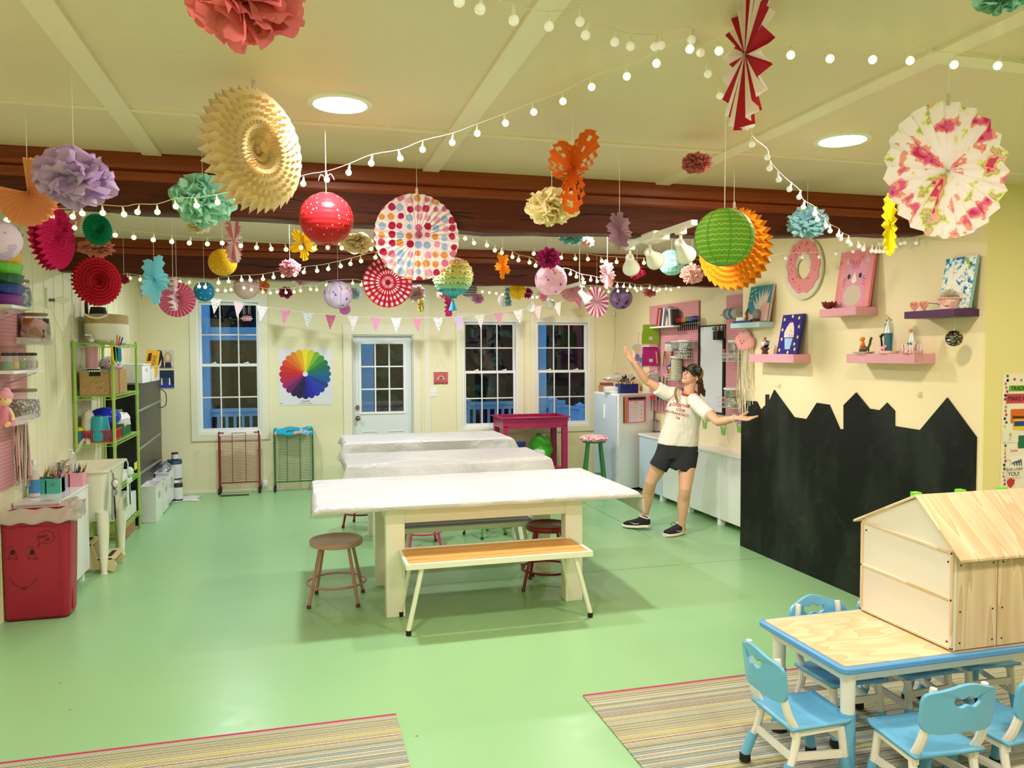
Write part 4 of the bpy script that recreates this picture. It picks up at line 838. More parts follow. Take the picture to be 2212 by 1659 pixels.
t = thing('trash_bin', 'large red trash bin with a drawn smiling face and FEED ME', 'bin', (-1.68, by+.13, 0)); bx0 = -1.878
def rr(x0, y0, x1, y1, r, z): return [Vector(p) for p in rrect(x0, y0, x1, y1, r, z, 5)]
m = MB(); lv = []
for z, e in ((.0, -.012), (.03, .0), (zt*.5, .012), (zt-.03, .022), (zt-.028, .03), (zt, .03)): lv.append(rr(bx0+.0, by-e, bxr+e, by+.20, .035, z))
n = len(lv[0]); vs = [p for l in lv for p in l]; m.add(vs, [(i*n+k, i*n+(k+1) % n, (i+1)*n+(k+1) % n, (i+1)*n+k) for i in range(len(lv)-1) for k in range(n)], True); m.add(lv[0], [tuple(range(n))])
part(m, 'tub', M_BIN, t, solid=.004)
ink = MB(); mi = mat('marker_ink', '#1d0608', .7)
def bf(px, py):
    q = P(px, py, y=by); e = (.012*q.z/(zt*.5) if q.z < zt*.5 else .012+.010*(q.z-zt*.5)/(zt*.5-.03)); return P(px, py, y=by-e-.0045)
def bln(pts, r=.0011): ink.tube(bez([bf(*p) for p in pts], 5), r, 5)
bln([(20, 1249), (30, 1262), (41, 1268), (52, 1270), (63, 1266), (72, 1258), (79, 1249)]); bln([(18, 1251), (21, 1248), (24, 1246)]); bln([(76, 1247), (80, 1250), (82, 1251)])
bln([(47, 1269), (47, 1273), (51, 1273), (51, 1269)]); bln([(52, 1269), (52, 1273), (56, 1273), (56, 1269)])
for ex in (22, 64):
    bln([(ex-4, 1209), (ex, 1193), (ex+5, 1188), (ex+10, 1192), (ex+14, 1209)]); bln([(ex-4, 1209), (ex+5, 1206), (ex+14, 1210)]); bln([(ex-6, 1185), (ex, 1181), (ex+8, 1183)]) 
    p = [bf(ex+5+4*math.cos(k), 1194+5.5*math.sin(k)) for k in [2*PI*i/12 for i in range(12)]]; ink.add(p, [tuple(range(12))])
bln([(14, 1207), (18, 1209)]); bln([(79, 1208), (84, 1205)])
bln([(83, 1182), (84, 1175), (92, 1173), (103, 1174), (114, 1168), (117, 1158), (110, 1149), (97, 1147), (85, 1152), (81, 1162), (85, 1172), (82, 1184)])
q = bf(93, 1159); ink.text('FEED', q, (1, 0, .28), (-.2, 0, 1), .024); q = bf(102, 1166); ink.text('ME', q, (1, 0, .2), (-.15, 0, 1), .026)
part(ink, 'marker_drawing', mi, t)
bl = MB(); q = lambda px, py: P(px, py, y=by-.02); pl = [bf(0, 1145), bf(60, 1138), bf(112, 1138), bf(125, 1144), bf(128, 1160), bf(134, 1330)]
part(MB().tube(bez(pl, 4), .004, 6), 'moulded_edge', M_BIN, t)
for a, b in ((1160, 1215), (1275, 1320)):
    p0 = P(160, a, x=bxr+.02); part(MB().box(bxr-.005, by+.06, P(160, b, y=by).z, bxr+.012, by+.12, P(160, a, y=by).z), 'side_rib', M_BIN, t, bev=.004)
part(MB().grid(lambda u, v: (lambda a: Vector(((bx0+bxr+.03)/2+(bxr-bx0+.10)/2*math.copysign(min(1, abs(math.cos(a))*1.25), math.cos(a)), by+.095+.155*math.copysign(min(1, abs(math.sin(a))*1.3), math.sin(a))-.01*math.sin(a*9+v*4), zt+.028-.085*v*v+.008*math.sin(a*13)+(.01 if v < .2 else 0))))(2*PI*u), 90, 8), 'bin_liner', mat('frosted_liner', '#e3cfcf', .25, alpha=.62, spec=.6), t, solid=.001)
k = P(176, 1088, y=by); m = MB().ball((k.x-.03, by-.03, k.z+.005), (.045, .035, .045), 14, 10); g = random.Random(3); m.v = [v+Vector((g.uniform(-1, 1), g.uniform(-1, 1), g.uniform(-1, 1)))*.007 for v in m.v]
part(m, 'liner_knot', mat('frosted_liner', '#e3cfcf', .25, alpha=.62, spec=.6), t)
# ================================================================ utility sink
M_SINK = mat('cream_sink_plastic', '#ece6cf', .35); sxr = -1.47; sy0 = 6.76; sy1 = 7.42; szt = P(228, 1018, x=sxr).z
sy1 = min(P(283, 986, x=sxr).y, 7.5)
t = thing('utility_sink', 'cream plastic utility sink on tall legs', 'sink', (-1.68, (sy0+sy1)/2, 0)); sx0 = XL+.012
m = MB(); r0 = lambda e, z: rr(sx0+e, sy0+e, sxr-e, sy1-e, .03, z)
lv = [r0(.06, .42), r0(.045, .50), r0(.015, szt-.02), r0(0, szt-.018), r0(0, szt), r0(.03, szt), r0(.04, szt-.015), r0(.08, szt-.26)]; n = len(lv[0]); vs = [p for l in lv for p in l]
m.add(vs, [(i*n+k, i*n+(k+1) % n, (i+1)*n+(k+1) % n, (i+1)*n+k) for i in range(len(lv)-1) for k in range(n)], True); m.add(lv[-1], [tuple(range(n))]); m.add(lv[0], [tuple(range(n))]); part(m, 'basin', M_SINK, t)
for x, y in ((sxr-.05, sy0+.05), (sxr-.05, sy1-.05), (sx0+.05, sy0+.05), (sx0+.05, sy1-.05)): part(MB().tube([(x, y, .50), (x, y, .28), (x, y, .01), (x, y, 0)], [.05, .04, .022, .028], 4 if False else 14), 'leg', M_SINK, t)
M_CHR = mat('chrome', '#d6d6d4', .08, 1)
f0 = Vector((sx0+.06, sy0+.05, szt)); tip = P(190, 952, y=sy0+.1)
t = thing('faucet', 'chrome faucet with a long spout on the utility sink', 'faucet', f0)
part(MB().box(f0.x-.03, f0.y-.05, szt, f0.x+.04, f0.y+.12, szt+.03), 'base', M_CHR, t, bev=.008)
part(MB().tube(bez([f0+Vector((0, .03, .02)), f0+Vector((.03, .03, .07)), f0+Vector((.10, .03, .12)), Vector((tip.x-.03, f0.y+.04, tip.z+.005)), Vector((tip.x, f0.y+.04, tip.z))], 6), .011, 12).cyl((tip.x, f0.y+.04, tip.z+.01), (tip.x+.006, f0.y+.04, tip.z-.03), .017), 'spout', M_CHR, t)
for yy in (-.03, .10): part(MB().cyl((f0.x, f0.y+yy, szt+.03), (f0.x, f0.y+yy, szt+.075), .016, .022, 12), 'handle', M_CHR, t)
def bottle(c, r, h, liq, lab, cat='bottle', nm='pump_bottle', capm=None, fillh=.8, cap='pump', lblm=None):
    t = thing(nm, lab, cat, c); part(MB().lathe(c, [(0, .001), (r, .003), (r, h*.68), (r*.75, h*.84), (r*.33, h*.9), (r*.33, h*.95)], 20), 'body', mat('clear_bottle', '#eef2ee', .08, alpha=.3, spec=.8), t)
    part(MB().lathe(c, [(0, .004), (r*.93, .004), (r*.93, h*fillh*.8), (0, h*fillh*.8)], 20), 'liquid', liq, t)
    cm = capm or M_WHITE; x, y, z = c
    if cap == 'pump': part(MB().cyl((x, y, z+h*.9), (x, y, z+h), r*.42).tube([(x, y, z+h), (x, y, z+h*1.12), (x-r*.9, y-r*.4, z+h*1.13)], r*.14, 8), 'pump', cm, t)
    else: part(MB().cyl((x, y, z+h*.92), (x, y, z+h*1.06), r*.4), 'cap', cm, t)
    if lblm: part(MB().lathe(c, [(r*1.01, h*.12), (r*1.01, h*.5)], 20), 'label_wrap', lblm, t)
    return t
c = P(80, 1012, x=-1.80); bottle((-1.82, c.y, ztc+.0), .035, .25, mat('pale_pink_liquid', '#e9c9c6', .3), 'clear bottle with a blue label strip beside the faucet', lblm=mat('blue_label', '#3f8ac0', .5), cap='cap')
bottle((f0.x+.10, sy0+.025, szt), .028, .15, mat('clear_soap', '#e9e9d8', .3), 'clear glass soap bottle on the rim of the utility sink', fillh=.5)
# towels on the sink side
def hangtowel(px, w, ytop, ybot, mt, lab, face=None):
    a = P(px, ytop, x=sxr+.012); b = P(px, ybot, x=sxr+.012); L = a.z-b.z; t = thing('hand_towel', lab, 'towel', (sxr+.02, a.y, b.z))
    m = MB(); n = 10
    def fn(u, v):
        ww = w*(.12+.88*min(1, v*2.6))*(1 if v < .9 else 1-.25*(v-.9)*10); return (sxr+.022+.012*math.cos(u*2*PI)*(.6+.4*math.cos(u*10))*(.4+v), a.y+ww*.5*math.sin(u*2*PI)*(1+.08*math.sin(v*9)), a.z-L*v)
    part(m.grid(fn, 26, 18), 'cloth', mt, t)
    hc = Vector((sxr+.035, a.y-.002, a.z-L*.22)); part(MB().ball(hc, (.028, .038, .042)), 'hood', mt, t)
    part(MB().tube([(sxr+.01, a.y, a.z+.03), (sxr+.02, a.y, a.z-.02)], .004, 6), 'loop', mt, t)
    for s in (-1, 1): part(MB().ball((sxr+.03, a.y+s*.042, a.z-L*.42), (.014, .014, .03)), 'wing', mt, t)
    if face:
        part(MB().ball(hc+Vector((.008, -.02, 0)), (.022, .022, .03)), 'face', mat('towel_face', '#efece2', .9), t); part(MB().ball(hc+Vector((.022, -.036, -.003)), (.007, .008, .006)), 'beak', mat('beak_yellow', '#e8b93c', .7), t)
        for s in (-1, 1): part(MB().ball(hc+Vector((.018+s*.012*.5, -.040+s*.01, .008)), .003, 8, 6), 'eye', M_BLK, t)
hangtowel(241, .10, 1022, 1124, pat('grey_plush', lambda t: t.mix(t.noise(t.coords(), 60), '#8e8a80', '#a5a198'), .95), 'grey penguin-shaped hand towel hanging on the sink side', True)
hangtowel(274, .12, 998, 1094, pat('mint_plush', lambda t: t.mix(t.noise(t.coords(), 60), '#cfe6d8', '#dff0e6'), .95), 'pale mint hand towel hanging behind the penguin towel')
# step stool
t = thing('step_stool', 'small plywood step stool with black grip strips under the utility sink', 'step stool', (-1.45, 6.98, 0)); M_PLY = mat('pale_plywood', '#d9c294', .5)
g0 = P(268, 1225, z=0); g1 = P(247, 1230, z=0)
for xx, yy in ((g1.x+.02, 6.83), (g1.x+.02, 7.12)):
    pr = [(xx-.26, 0), (xx-.2, .03), (xx-.06, .03), (xx, 0), (xx+.02, .06), (xx-.02, .13), (xx-.12, .12), (xx-.16, .24), (xx-.28, .24), (xx-.28, .1)]
    part(MB().prism([(a, yy, b) for a, b in pr], (0, .018, 0)), 'side_panel', M_PLY, t, bev=.003)
part(MB().box(g1.x-.10, 6.83, .105, g1.x+.03, 7.13, .12), 'tread', M_PLY, t, bev=.002); part(MB().box(g1.x-.26, 6.83, .225, g1.x-.14, 7.13, .24), 'tread', M_PLY, t, bev=.002)
for xx, zz in ((g1.x-.03, .1205), (g1.x-.20, .2405)): part(MB().box(xx-.015, 6.87, zz, xx+.02, 7.09, zz+.001), 'grip_strip', M_BLK, t)
# ================================================================ green wire shelving
M_GRN = mat('apple_green_wire', '#a3c65c', .35); gx1, gx0 = -1.565, -1.865; gy0 = P(245, 850, x=gx1).y; gy1 = P(297, 900, x=gx1).y; gzt = P(245, 735, x=gx1).z
t = thing('wire_shelving', 'apple green wire shelving unit in the left corner', 'shelving', ((gx0+gx1)/2, (gy0+gy1)/2, 0))
for x in (gx0, gx1):
    for y in (gy0, gy1): part(MB().tube([(x, y, 0), (x, y, gzt)], .0135, 14), 'post', M_GRN, t)
SZ = [P(245, 742, x=gx1).z, P(245, 856, x=gx1).z, P(245, 958, x=gx1).z, P(297, 1024, x=gx1).z, P(297, 1108, x=gx1).z]
for z in SZ:
    m = MB()
    for (xa_, ya_), (xb_, yb_) in (((gx0, gy0), (gx1, gy0)), ((gx1, gy0), (gx1, gy1)), ((gx0, gy1), (gx1, gy1)), ((gx0, gy0), (gx0, gy1))):
        for dz in (0, -.028): m.tube([(xa_, ya_, z+dz), (xb_, yb_, z+dz)], .0035, 6)
        n = 7 if ya_ == yb_ else 22; m.tube([(xa_+(xb_-xa_)*i/n, ya_+(yb_-ya_)*i/n, z-(.028 if i % 2 else 0)) for i in range(n+1)], .0025, 5)
    for i in range(1, 30): y = gy0+(gy1-gy0)*i/30; m.tube([(gx0, y, z+.002), (gx1, y, z+.002)], .0022, 4)
    for x in (gx0, gx1):
        for y in (gy0, gy1): m.cyl((x, y, z-.035), (x, y, z+.006), .018, n=12)
    part(m, 'wire_shelf', M_GRN, t)
# top: rope basket, hat
z = SZ[0]+.005; g = random.Random(8)
t = thing('rope_basket', 'large cream and tan rope basket on top of the green shelving', 'basket', (-1.69, 7.95, z)); BH = P(200, 660, x=-1.6).z-z-.04
def bsk(z0, z1, e): return MB().lathe((-1.69, 7.90, z), [(.165+e*0, z0), (.175, z0+.02), (.178, z1)] if z0 > 0 else [(0, 0), (.15, 0), (.172, .03), (.178, z1)], 30, .98, 1.75)
part(bsk(0, BH*.68, 0), 'lower_body', pat('cream_rope', lambda t: t.mix(t.xyz(t.coords(scale=(1, 1, 60)))[2], '#e6dcc0', '#f0e8d2'), .95), t)
part(MB().lathe((-1.69, 7.90, z), [(.178, BH*.68), (.176, BH), (.165, BH+.004), (.160, BH-.03), (0, BH-.05)], 30, .98, 1.75), 'upper_band', pat('tan_rope', lambda t: t.mix(t.noise(t.coords(scale=(1, 1, 4)), 60), '#9c7f4c', '#d2b98a'), .95), t)
part(MB().tube(bez([(-1.80, 7.60, z+BH*.98), (-1.74, 7.57, z+BH*.88), (-1.68, 7.57, z+BH*.86), (-1.62, 7.60, z+BH*.98)], 6), .010, 8), 'handle', mat('cream_cord', '#efe6c8', .9), t)
one(MB().lathe((-1.72, 7.72, z+BH-.02), [(0, .09), (.06, .085), (.075, .02), (.08, 0)], 20).box(-1.82, 7.68, z+BH-.02, -1.80, 7.72, z+BH+.11), 'black_bag', mat('black_cloth', '#14151a', .8), 'black cloth bag poking out of the rope basket', 'bag')
# soap bottles + seagrass baskets
z = SZ[1]+.004; bt = P(200, 803, x=-1.6).z-z
def seagrass(x0, x1, y0, y1, lab):
    t = thing('seagrass_basket', lab, 'basket', ((x0+x1)/2, (y0+y1)/2, z), group='seagrass baskets'); mt = pat('seagrass', lambda t: t.mix(t.noise(t.coords(scale=(1, 1, 3.2)), 42, 3), '#6b4a22', '#d9b678'), .9)
    m = MB()
    for q in ((x0, y0, x1, y0+.012), (x0, y1-.012, x1, y1), (x0, y0, x0+.012, y1), (x1-.012, y0, x1, y1)): m.box(q[0], q[1], z, q[2], q[3], z+bt)
    m.box(x0, y0, z, x1, y1, z+.01); part(m, 'woven_body', mt, t, bev=.004)
    cx_ = (x0+x1)/2; part(MB().box(cx_-.045, y0-.002, z+bt-.05, cx_+.045, y0+.003, z+bt-.012), 'handle_hole', M_BLK, t)
    for i in range(5): part(MB().ball((cx_-.04+.02*i, y0-.004, z+bt-.006), .009, 10, 8), 'wooden_bead', mat('pale_bead', '#ead9b0', .6), t)
seagrass(gx0+.03, gx1-.025, gy0+.02, gy0+.34, 'golden seagrass basket at the front of the green shelving'); seagrass(gx0+.03, gx1-.025, gy0+.38, gy0+.70, 'seagrass basket behind the first one on the green shelving')
zb = z+bt+.012
one(MB().box(gx0+.04, gy0+.03, z+bt, gx1-.04, gy0+.16, zb-.001), 'craft_pack', confetti('pack_print', 20, ['#3a8fb0', '#1c1c20', '#c9a23a', '#6aa8c0']), 'flat colourful craft packs lying on the front seagrass basket', 'pack')
for px, liq, fh, lab in ((162, mat('rose_liquid', '#b86a74', .2), .18, 'nearly empty clear pump bottle on the green shelving'), (199, mat('pink_liquid', '#d8507a', .2), .95, 'pump bottle full of pink soap on the green shelving')):
    c = P(px, 800, y=gy0+.09); bottle((c.x, gy0+.09, zb), .052, P(px, 732, y=gy0+.09).z-zb, liq, lab, fillh=fh)
m = MB(); g = random.Random(4)
gb = MB().ball((-1.70, gy0+.56, z+bt+.04), (.10, .17, .07), 16, 10); gb.v = [v+Vector((g.uniform(-1, 1), g.uniform(-1, 1), g.uniform(-1, 1)))*.012 for v in gb.v]
one(gb, 'gift_bag', pat('pink_dot_gift', lambda t: t.ramp(t.voro(t.coords(), 26)[0], [(0, '#c9404a'), (.25, '#efe6e4'), (.5, '#d8a6aa'), (.6, '#cfd2d4')]), .4), 'crumpled pink dotted gift bags in the rear seagrass basket', 'bag')
t = thing('scissor_pouch', 'rainbow pouch of brushes hooked on the green post', 'pouch', (gx1+.03, gy0-.03, SZ[0]-.2)); zz = P(253, 785, y=gy0-.03).z; zu = P(253, 745, y=gy0-.03).z; xc_ = P(250, 760, y=gy0-.03).x
for i, (h, dx) in enumerate((('f2c81e', -.02), ('4fb56a', .0), ('2f93c4', .025))): part(MB().prism([(xc_+dx-.02, gy0-.03, zu-.01*i), (xc_+dx+.02, gy0-.03, zu-.01-.01*i), (xc_+dx+.022, gy0-.03, zz+.03), (xc_+dx+.008, gy0-.03, zz), (xc_+dx-.012, gy0-.03, zz+.03)], (0, -.012, 0)), 'pouch_panel', mat('pouch_'+h, '#'+h, .6), t, bev=.002)
for i, h in enumerate(('e8641e', 'd8304a', '3a3aa8')): part(MB().tube([(xc_+.01+.012*i, gy0-.035, zu-.01), (xc_+.015+.022*i, gy0-.035, zu+.085-.01*i)], .0055, 8), 'brush_handle', mat('handle_'+h, '#'+h, .5), t)
# third shelf
z = SZ[2]+.006
def slatbasket(x0, x1, y0, y1, h, hx_, lab):
    t = thing('plastic_basket', lab, 'basket', ((x0+x1)/2, (y0+y1)/2, z)); mt = mat('basket_'+hx_, '#'+hx_, .4); m = MB()
    for q in ((x0, y0, x1, y0+.008), (x0, y1-.008, x1, y1), (x0, y0, x0+.008, y1), (x1-.008, y0, x1, y1)): m.box(q[0], q[1], z+h-.014, q[2], q[3], z+h); m.box(q[0]+.0, q[1], z, q[2], q[3], z+.012)
    m.box(x0+.01, y0+.01, z, x1-.01, y1-.01, z+.004); part(m, 'frame', mt, t)
    m = MB()
    for i in range(15): x = x0+(x1-x0)*(i+.5)/15; m.box(x-.0035, y0+.001, z+.01, x+.0035, y0+.005, z+h-.01); m.box(x-.0035, y1-.005, z+.01, x+.0035, y1-.001, z+h-.01)
    for i in range(15): y = y0+(y1-y0)*(i+.5)/15; m.box(x1-.005, y-.004, z+.01, x1-.001, y+.004, z+h-.01)
    part(m, 'slats', mt, t)
slatbasket(gx0+.04, gx1-.02, gy0+.03, gy0+.40, .10, 'b8203a', 'red slatted plastic basket on the green shelving'); slatbasket(gx0+.04, gx1-.02, gy0+.45, gy0+.80, .12, '2f7a4a', 'green slatted plastic basket behind the red one')
c = P(215, 925, y=gy0+.10); one(MB().lathe((c.x+.0, gy0+.11, z+.008), [(0, 0), (.085, 0), (.088, .05), (.07, .19), (.062, .215), (0, .22)], 26), 'teal_tumbler', mat('teal_tumbler_plastic', '#1f9fae', .3), 'upturned teal tumbler in the red basket', 'cup')
c = P(172, 925, y=gy0+.10); t = thing('play_dough_tub', 'small blue tub with yellow lid in the red basket', 'tub', (c.x, gy0+.09, z+.06)); part(MB().lathe((c.x, gy0+.09, z+.006), [(0, 0), (.05, 0), (.058, .10), (0, .10)], 22), 'tub', mat('tub_blue', '#2f7f96', .4), t); part(MB().lathe((c.x, gy0+.09, z+.106), [(0, .03), (.05, .028), (.066, .02), (.066, 0), (.058, -.006)], 22), 'lid', mat('lid_yellow', '#e6d22a', .4), t)
m = MB().ball((-1.70, gy0+.28, z+.20), (.135, .15, .09), 22, 12); one(m, 'blue_tub', mat('cobalt_plastic', '#1f2fc0', .2), 'shiny cobalt blue tub lying in the red basket', 'tub')
gb = MB().ball((-1.66, gy0+.62, z+.14), (.11, .17, .08), 16, 10); gb.v = [v+Vector((g.uniform(-1, 1), g.uniform(-1, 1), g.uniform(-1, 1)))*.014 for v in gb.v]
one(gb, 'cloth_bundle', confetti('cloth_print', 14, ['#ece8e4', '#e6dfe0', '#7a4aa8', '#f0eded', '#e0d8d0']), 'bundle of white and purple printed cloths in the green basket', 'cloth')
one(MB().cbox((-1.68, gy0+.60, z+.235), (.10, .16, .02)), 'green_comb', mat('kelly_green', '#2a9a45', .4), 'kelly green plastic lid on the cloth bundle', 'lid', bev=.004)
gb = MB().ball((gx0+.07, gy0+.12, z+.16), (.05, .09, .12), 14, 10); gb.v = [v+Vector((g.uniform(-1, 1), g.uniform(-1, 1), g.uniform(-1, 1)))*.01 for v in gb.v]
one(gb, 'cream_sack', mat('cream_sack_cloth', '#d9d0ba', .9), 'crumpled cream sack at the wall side of the red basket', 'sack')
p = P(293, 1006, x=gx1+.014); one(MB().box(gx1+.014, p.y-.07, p.z-.035, gx1+.018, p.y+.05, p.z+.035), 'shelf_tag', mat('yellow_tag', '#e9dc2a', .5), 'yellow tag clipped to the green shelving', 'tag')
for i, (ya_, yb_, lab) in enumerate(((gy0+.5, gy0+.72, 'white box on the lowest green shelf, nearer'), (gy0+.76, gy0+.98, 'white box on the lowest green shelf, farther'))):
    z = SZ[4]+.006; one(MB().box(gx0+.04, ya_, z, gx1-.02, min(yb_, gy1-.03), z+.21), 'storage_box', M_CAB, lab, 'box', group='white boxes on the lowest green shelf', bev=.004)
z = SZ[3]+.006; gb = MB().box(gx0+.05, gy0+.3, z, gx1-.03, gy1-.08, z+.05); one(gb, 'paper_stack', mat('paper_white', '#eceae4', .7), 'stack of white papers on the fourth green shelf', 'papers', bev=.003)
one(MB().box(gx0+.03, gy0+.55, .001, gx1-.03, gy1-.06, .13), 'cardboard_box', mat('cardboard', '#a9825a', .8), 'brown cardboard box on the floor under the green shelving', 'box', bev=.003)
# ================================================================ black unit behind the shelving
bX = -1.60; y0b, y1b = gy1+.12, 10.12; zb_ = P(338, 822, x=bX).z
t = thing('black_shelf_unit', 'tall black cabinet with grey straps in the left back corner', 'cabinet', (-1.74, (y0b+y1b)/2, 0))
part(MB().box(XL+.03, y0b, 0, bX, y1b, zb_), 'body', mat('black_leather_face', '#0b0b0d', .3), t, bev=.006)
for pa, pb in ((886, 868), (968, 940), (1020, 1000), (1080, 1050)):
    q = P(305, pa, x=bX); r = P(338, pb, x=bX); part(MB().bar((bX+.003, y0b+.02, q.z), (bX+.003, y1b-.02, r.z), .012, .022, up=(0, 0, 1)), 'strap', mat('grey_strap', '#8f8f88', .6), t)
part(MB().tube(bez([(bX-.02, y1b+.01, zb_-.1), (bX+.05, y1b+.02, zb_-.16), (bX+.05, y1b+.02, zb_-.3), (bX-.02, y1b+.01, zb_-.34)], 6), .006, 6), 'cable_loop', mat('dark_green_cable', '#3a4a3c', .5), t)
zq = zb_+.002; q = P(320, 820, x=-1.66)
def obin(x0, x1, y0, y1, z, h, lab, grp=None):
    t = thing('white_bin', lab, 'bin', ((x0+x1)/2, (y0+y1)/2, z), group=grp); m = MB()
    for a in ((x0, y0, x1, y0+.006), (x0, y1-.006, x1, y1), (x0, y0, x0+.006, y1), (x1-.006, y0, x1, y1)): m.box(a[0], a[1], z, a[2], a[3], z+h)
    m.box(x0, y0, z, x1, y1, z+.005); part(m, 'tub', M_CAB, t, bev=.003); part(MB().box(x1-.001, (y0+y1)/2-.05, z+h*.6, x1+.004, (y0+y1)/2+.05, z+h*.78), 'handle_slot', mat('slot_grey', '#b4b8ba', .5), t)
    m = MB()
    for a in ((x0-.008, y0-.008, x1+.008, y0+.004), (x0-.008, y1-.004, x1+.008, y1+.008), (x0-.008, y0, x0+.004, y1), (x1-.004, y0, x1+.008, y1)): m.box(a[0], a[1], z+h-.012, a[2], a[3], z+h)
    part(m, 'rim', M_CAB, t)
obin(XL+.05, bX+.02, 8.9, 9.35, zq, .20, 'white plastic bin on top of the black cabinet, nearer'); obin(XL+.05, bX+.02, 9.45, 9.95, zq, .17, 'white plastic bin on top of the black cabinet, farther')
c = P(326, 788, x=-1.62); t = thing('crayon_box', 'yellow printed box standing in the bin on the black cabinet', 'box', (-1.63, 9.5, zq+.02)); m = MB(); m.T = Matrix.Translation((-1.63, c.y, zq+.05)) @ Matrix.Rotation(R_(8), 4, 'Y'); m.box(-.065, -.02, 0, .065, .02, .30)
part(m, 'box', mat('mustard_print', '#e0a81e', .5), t); m = MB(); m.T = Matrix.Translation((-1.63, c.y, zq+.05)) @ Matrix.Rotation(R_(8), 4, 'Y'); m.text('CRAYONS', (.025, -.021, .13), (0, 0, 1), (-1, 0, 0), .05); m.add([(-.05, -.021, .17), (-.01, -.021, .18), (-.01, -.021, .27), (-.045, -.021, .26)], [(0, 1, 2, 3)]); part(m, 'print', mat('dark_red_print', '#5a1a10', .6), t)
for i, (ya_, yb_, zz, h) in enumerate(((8.75, 9.15, .16, .26), (9.2, 9.55, .17, .22), (9.6, 9.98, .20, .24))):
    obin(bX+.006, bX+.15, ya_, yb_, .0 if False else zz-.16+.001, h+.12, ['white bin on the floor before the black cabinet, nearest', 'white bin on the floor before the black cabinet, middle', 'white bin on the floor before the black cabinet, farthest'][i], 'white bins before the black cabinet')
gb = MB().ball((bX+.08, 9.80, .40), (.06, .14, .09), 14, 10); gb.v = [v+Vector((g.uniform(-1, 1), g.uniform(-1, 1), g.uniform(-1, 1)))*.018 for v in gb.v]
one(gb, 'plastic_wrap', mat('shiny_film', '#a8b4bc', .1, alpha=.6, spec=.9), 'crumpled clear plastic spilling from the farthest floor bin', 'wrap')
# paint cans
def can(px, py, r, h, z, labm, lab, topm=None, y=10.15):
    c = P(px, py, y=y); t = thing('paint_can', lab, 'can', (c.x, y, z), group=None)
    part(MB().lathe((c.x, y, z), [(0, 0), (r, 0), (r, h-.02), (r*.98, h-.018), (r*.98, h), (r*.9, h), (0, h-.006)], 28), 'can', topm or mat('grey_can', '#c6c6c4', .35, .6), t); part(MB().lathe((c.x, y, z), [(r*1.01, .015), (r*1.01, h*.78)], 28), 'paper_label', labm, t); return c.x
M_LB = mat('can_label_white', '#dcdcdc', .6)
one(MB().grid(lambda u, v: (-1.62+.42*u+.03*math.sin(v*9), 9.92+.36*v+.02*math.sin(u*11), .004+.004*math.sin(u*17)*math.sin(v*13)), 20, 14), 'plastic_sheet', mat('white_sheet', '#e8eae8', .3), 'white plastic sheet under the paint cans', 'sheet', solid=.002)
r = (P(373, 1060, y=10.05).x-P(352, 1060, y=10.05).x)/2
can(363, 1060, r, .235, .010, M_LB, 'paint can with magenta top band at the left of the stack', mat('magenta_can', '#a81f5a', .4), y=10.0); can(385, 1060, r*.95, .20, .010, M_LB, 'dark-topped paint can at the right of the stack', mat('dark_can', '#241c24', .4), y=9.98)
can(378, 1040, r*1.6, .22, .010, mat('navy_label', '#1c3550', .5), 'large navy paint can at the bottom behind', y=10.2); can(377, 1010, r*1.6, .235, .232, M_LB, 'large white paint can with blue lid on top of the stack', mat('teal_can', '#1d3f5e', .4), y=10.2); can(378, 990, r*.75, .09, .469, M_LB, 'small black and white jar topping the paint can stack', mat('black_lid', '#24221f', .4), y=10.16)
# ================================================================ niche wall: pegboards, whiteboard and what hangs there
XP = XN-.022
yA, yB_ = P(1509, 650, x=XP).y, P(1403, 662, x=XP).y; zT = P(1509, 648, x=XP).z; zB = P(1455, 880, x=XP).z-.08
pegboard(XP, yA, yB_, zB, zT, 'large pink pegboard in the niche holding scissors and folders', -1)
yC, yD = YE+.3, P(1569, 639, x=XP).y; pegboard(XP, yC, yD, P(1569, 896, x=XP).z, P(1569, 639, x=XP).z, 'narrow pink pegboard beside the whiteboard in the niche', -1)
t = thing('whiteboard', 'tall whiteboard in a black frame between the pink pegboards', 'whiteboard', (XP, (yD+yA)/2, 1.1)); zw1, zw0 = P(1568, 703, x=XP).z, P(1568, 893, x=XP).z
part(MB().box(XP, yD+.05, zw0, XP+.012, yA-.03, zw1), 'panel', mat('whiteboard_face', '#e9ebf2', .15, spec=.7), t)
m = MB()
for q in ((yD+.02, zw0-.02, yD+.055, zw1+.012), (yA-.045, zw0-.02, yA-.012, zw1+.012), (yD+.02, zw1-.0, yA-.012, zw1+.014), (yD+.02, zw0-.02, yA-.012, zw0)): m.box(XP-.012, q[0], q[1], XP+.014, q[2], q[3])
part(m, 'frame', M_BLK, t, bev=.002)
p = P(1552, 722, x=XP-.03); t = thing('marker_cup', 'black magnetic cup of markers on the whiteboard', 'cup', (XP-.04, p.y, p.z-.06)); part(MB().box(XP-.07, p.y-.05, p.z-.06, XP-.013, p.y+.05, p.z+.035), 'cup', M_BLK, t, bev=.004)
for i, h in enumerate(('1c8a86', 'c9302c', 'f0b52c', '20308a')): part(MB().tube([(XP-.04, p.y+.035-.022*i, p.z), (XP-.04, p.y+.04-.026*i, p.z+.085)], .009, 8), 'marker', mat('marker_'+h, '#'+h, .4), t)
part(MB().ball((XP-.045, p.y+.06, p.z+.06), (.02, .04, .02)), 'ribbon', mat('marker_1c8a86', '#1c8a86', .4), t)
def pq(px, py, off=.0): return P(px, py, x=XP-off)
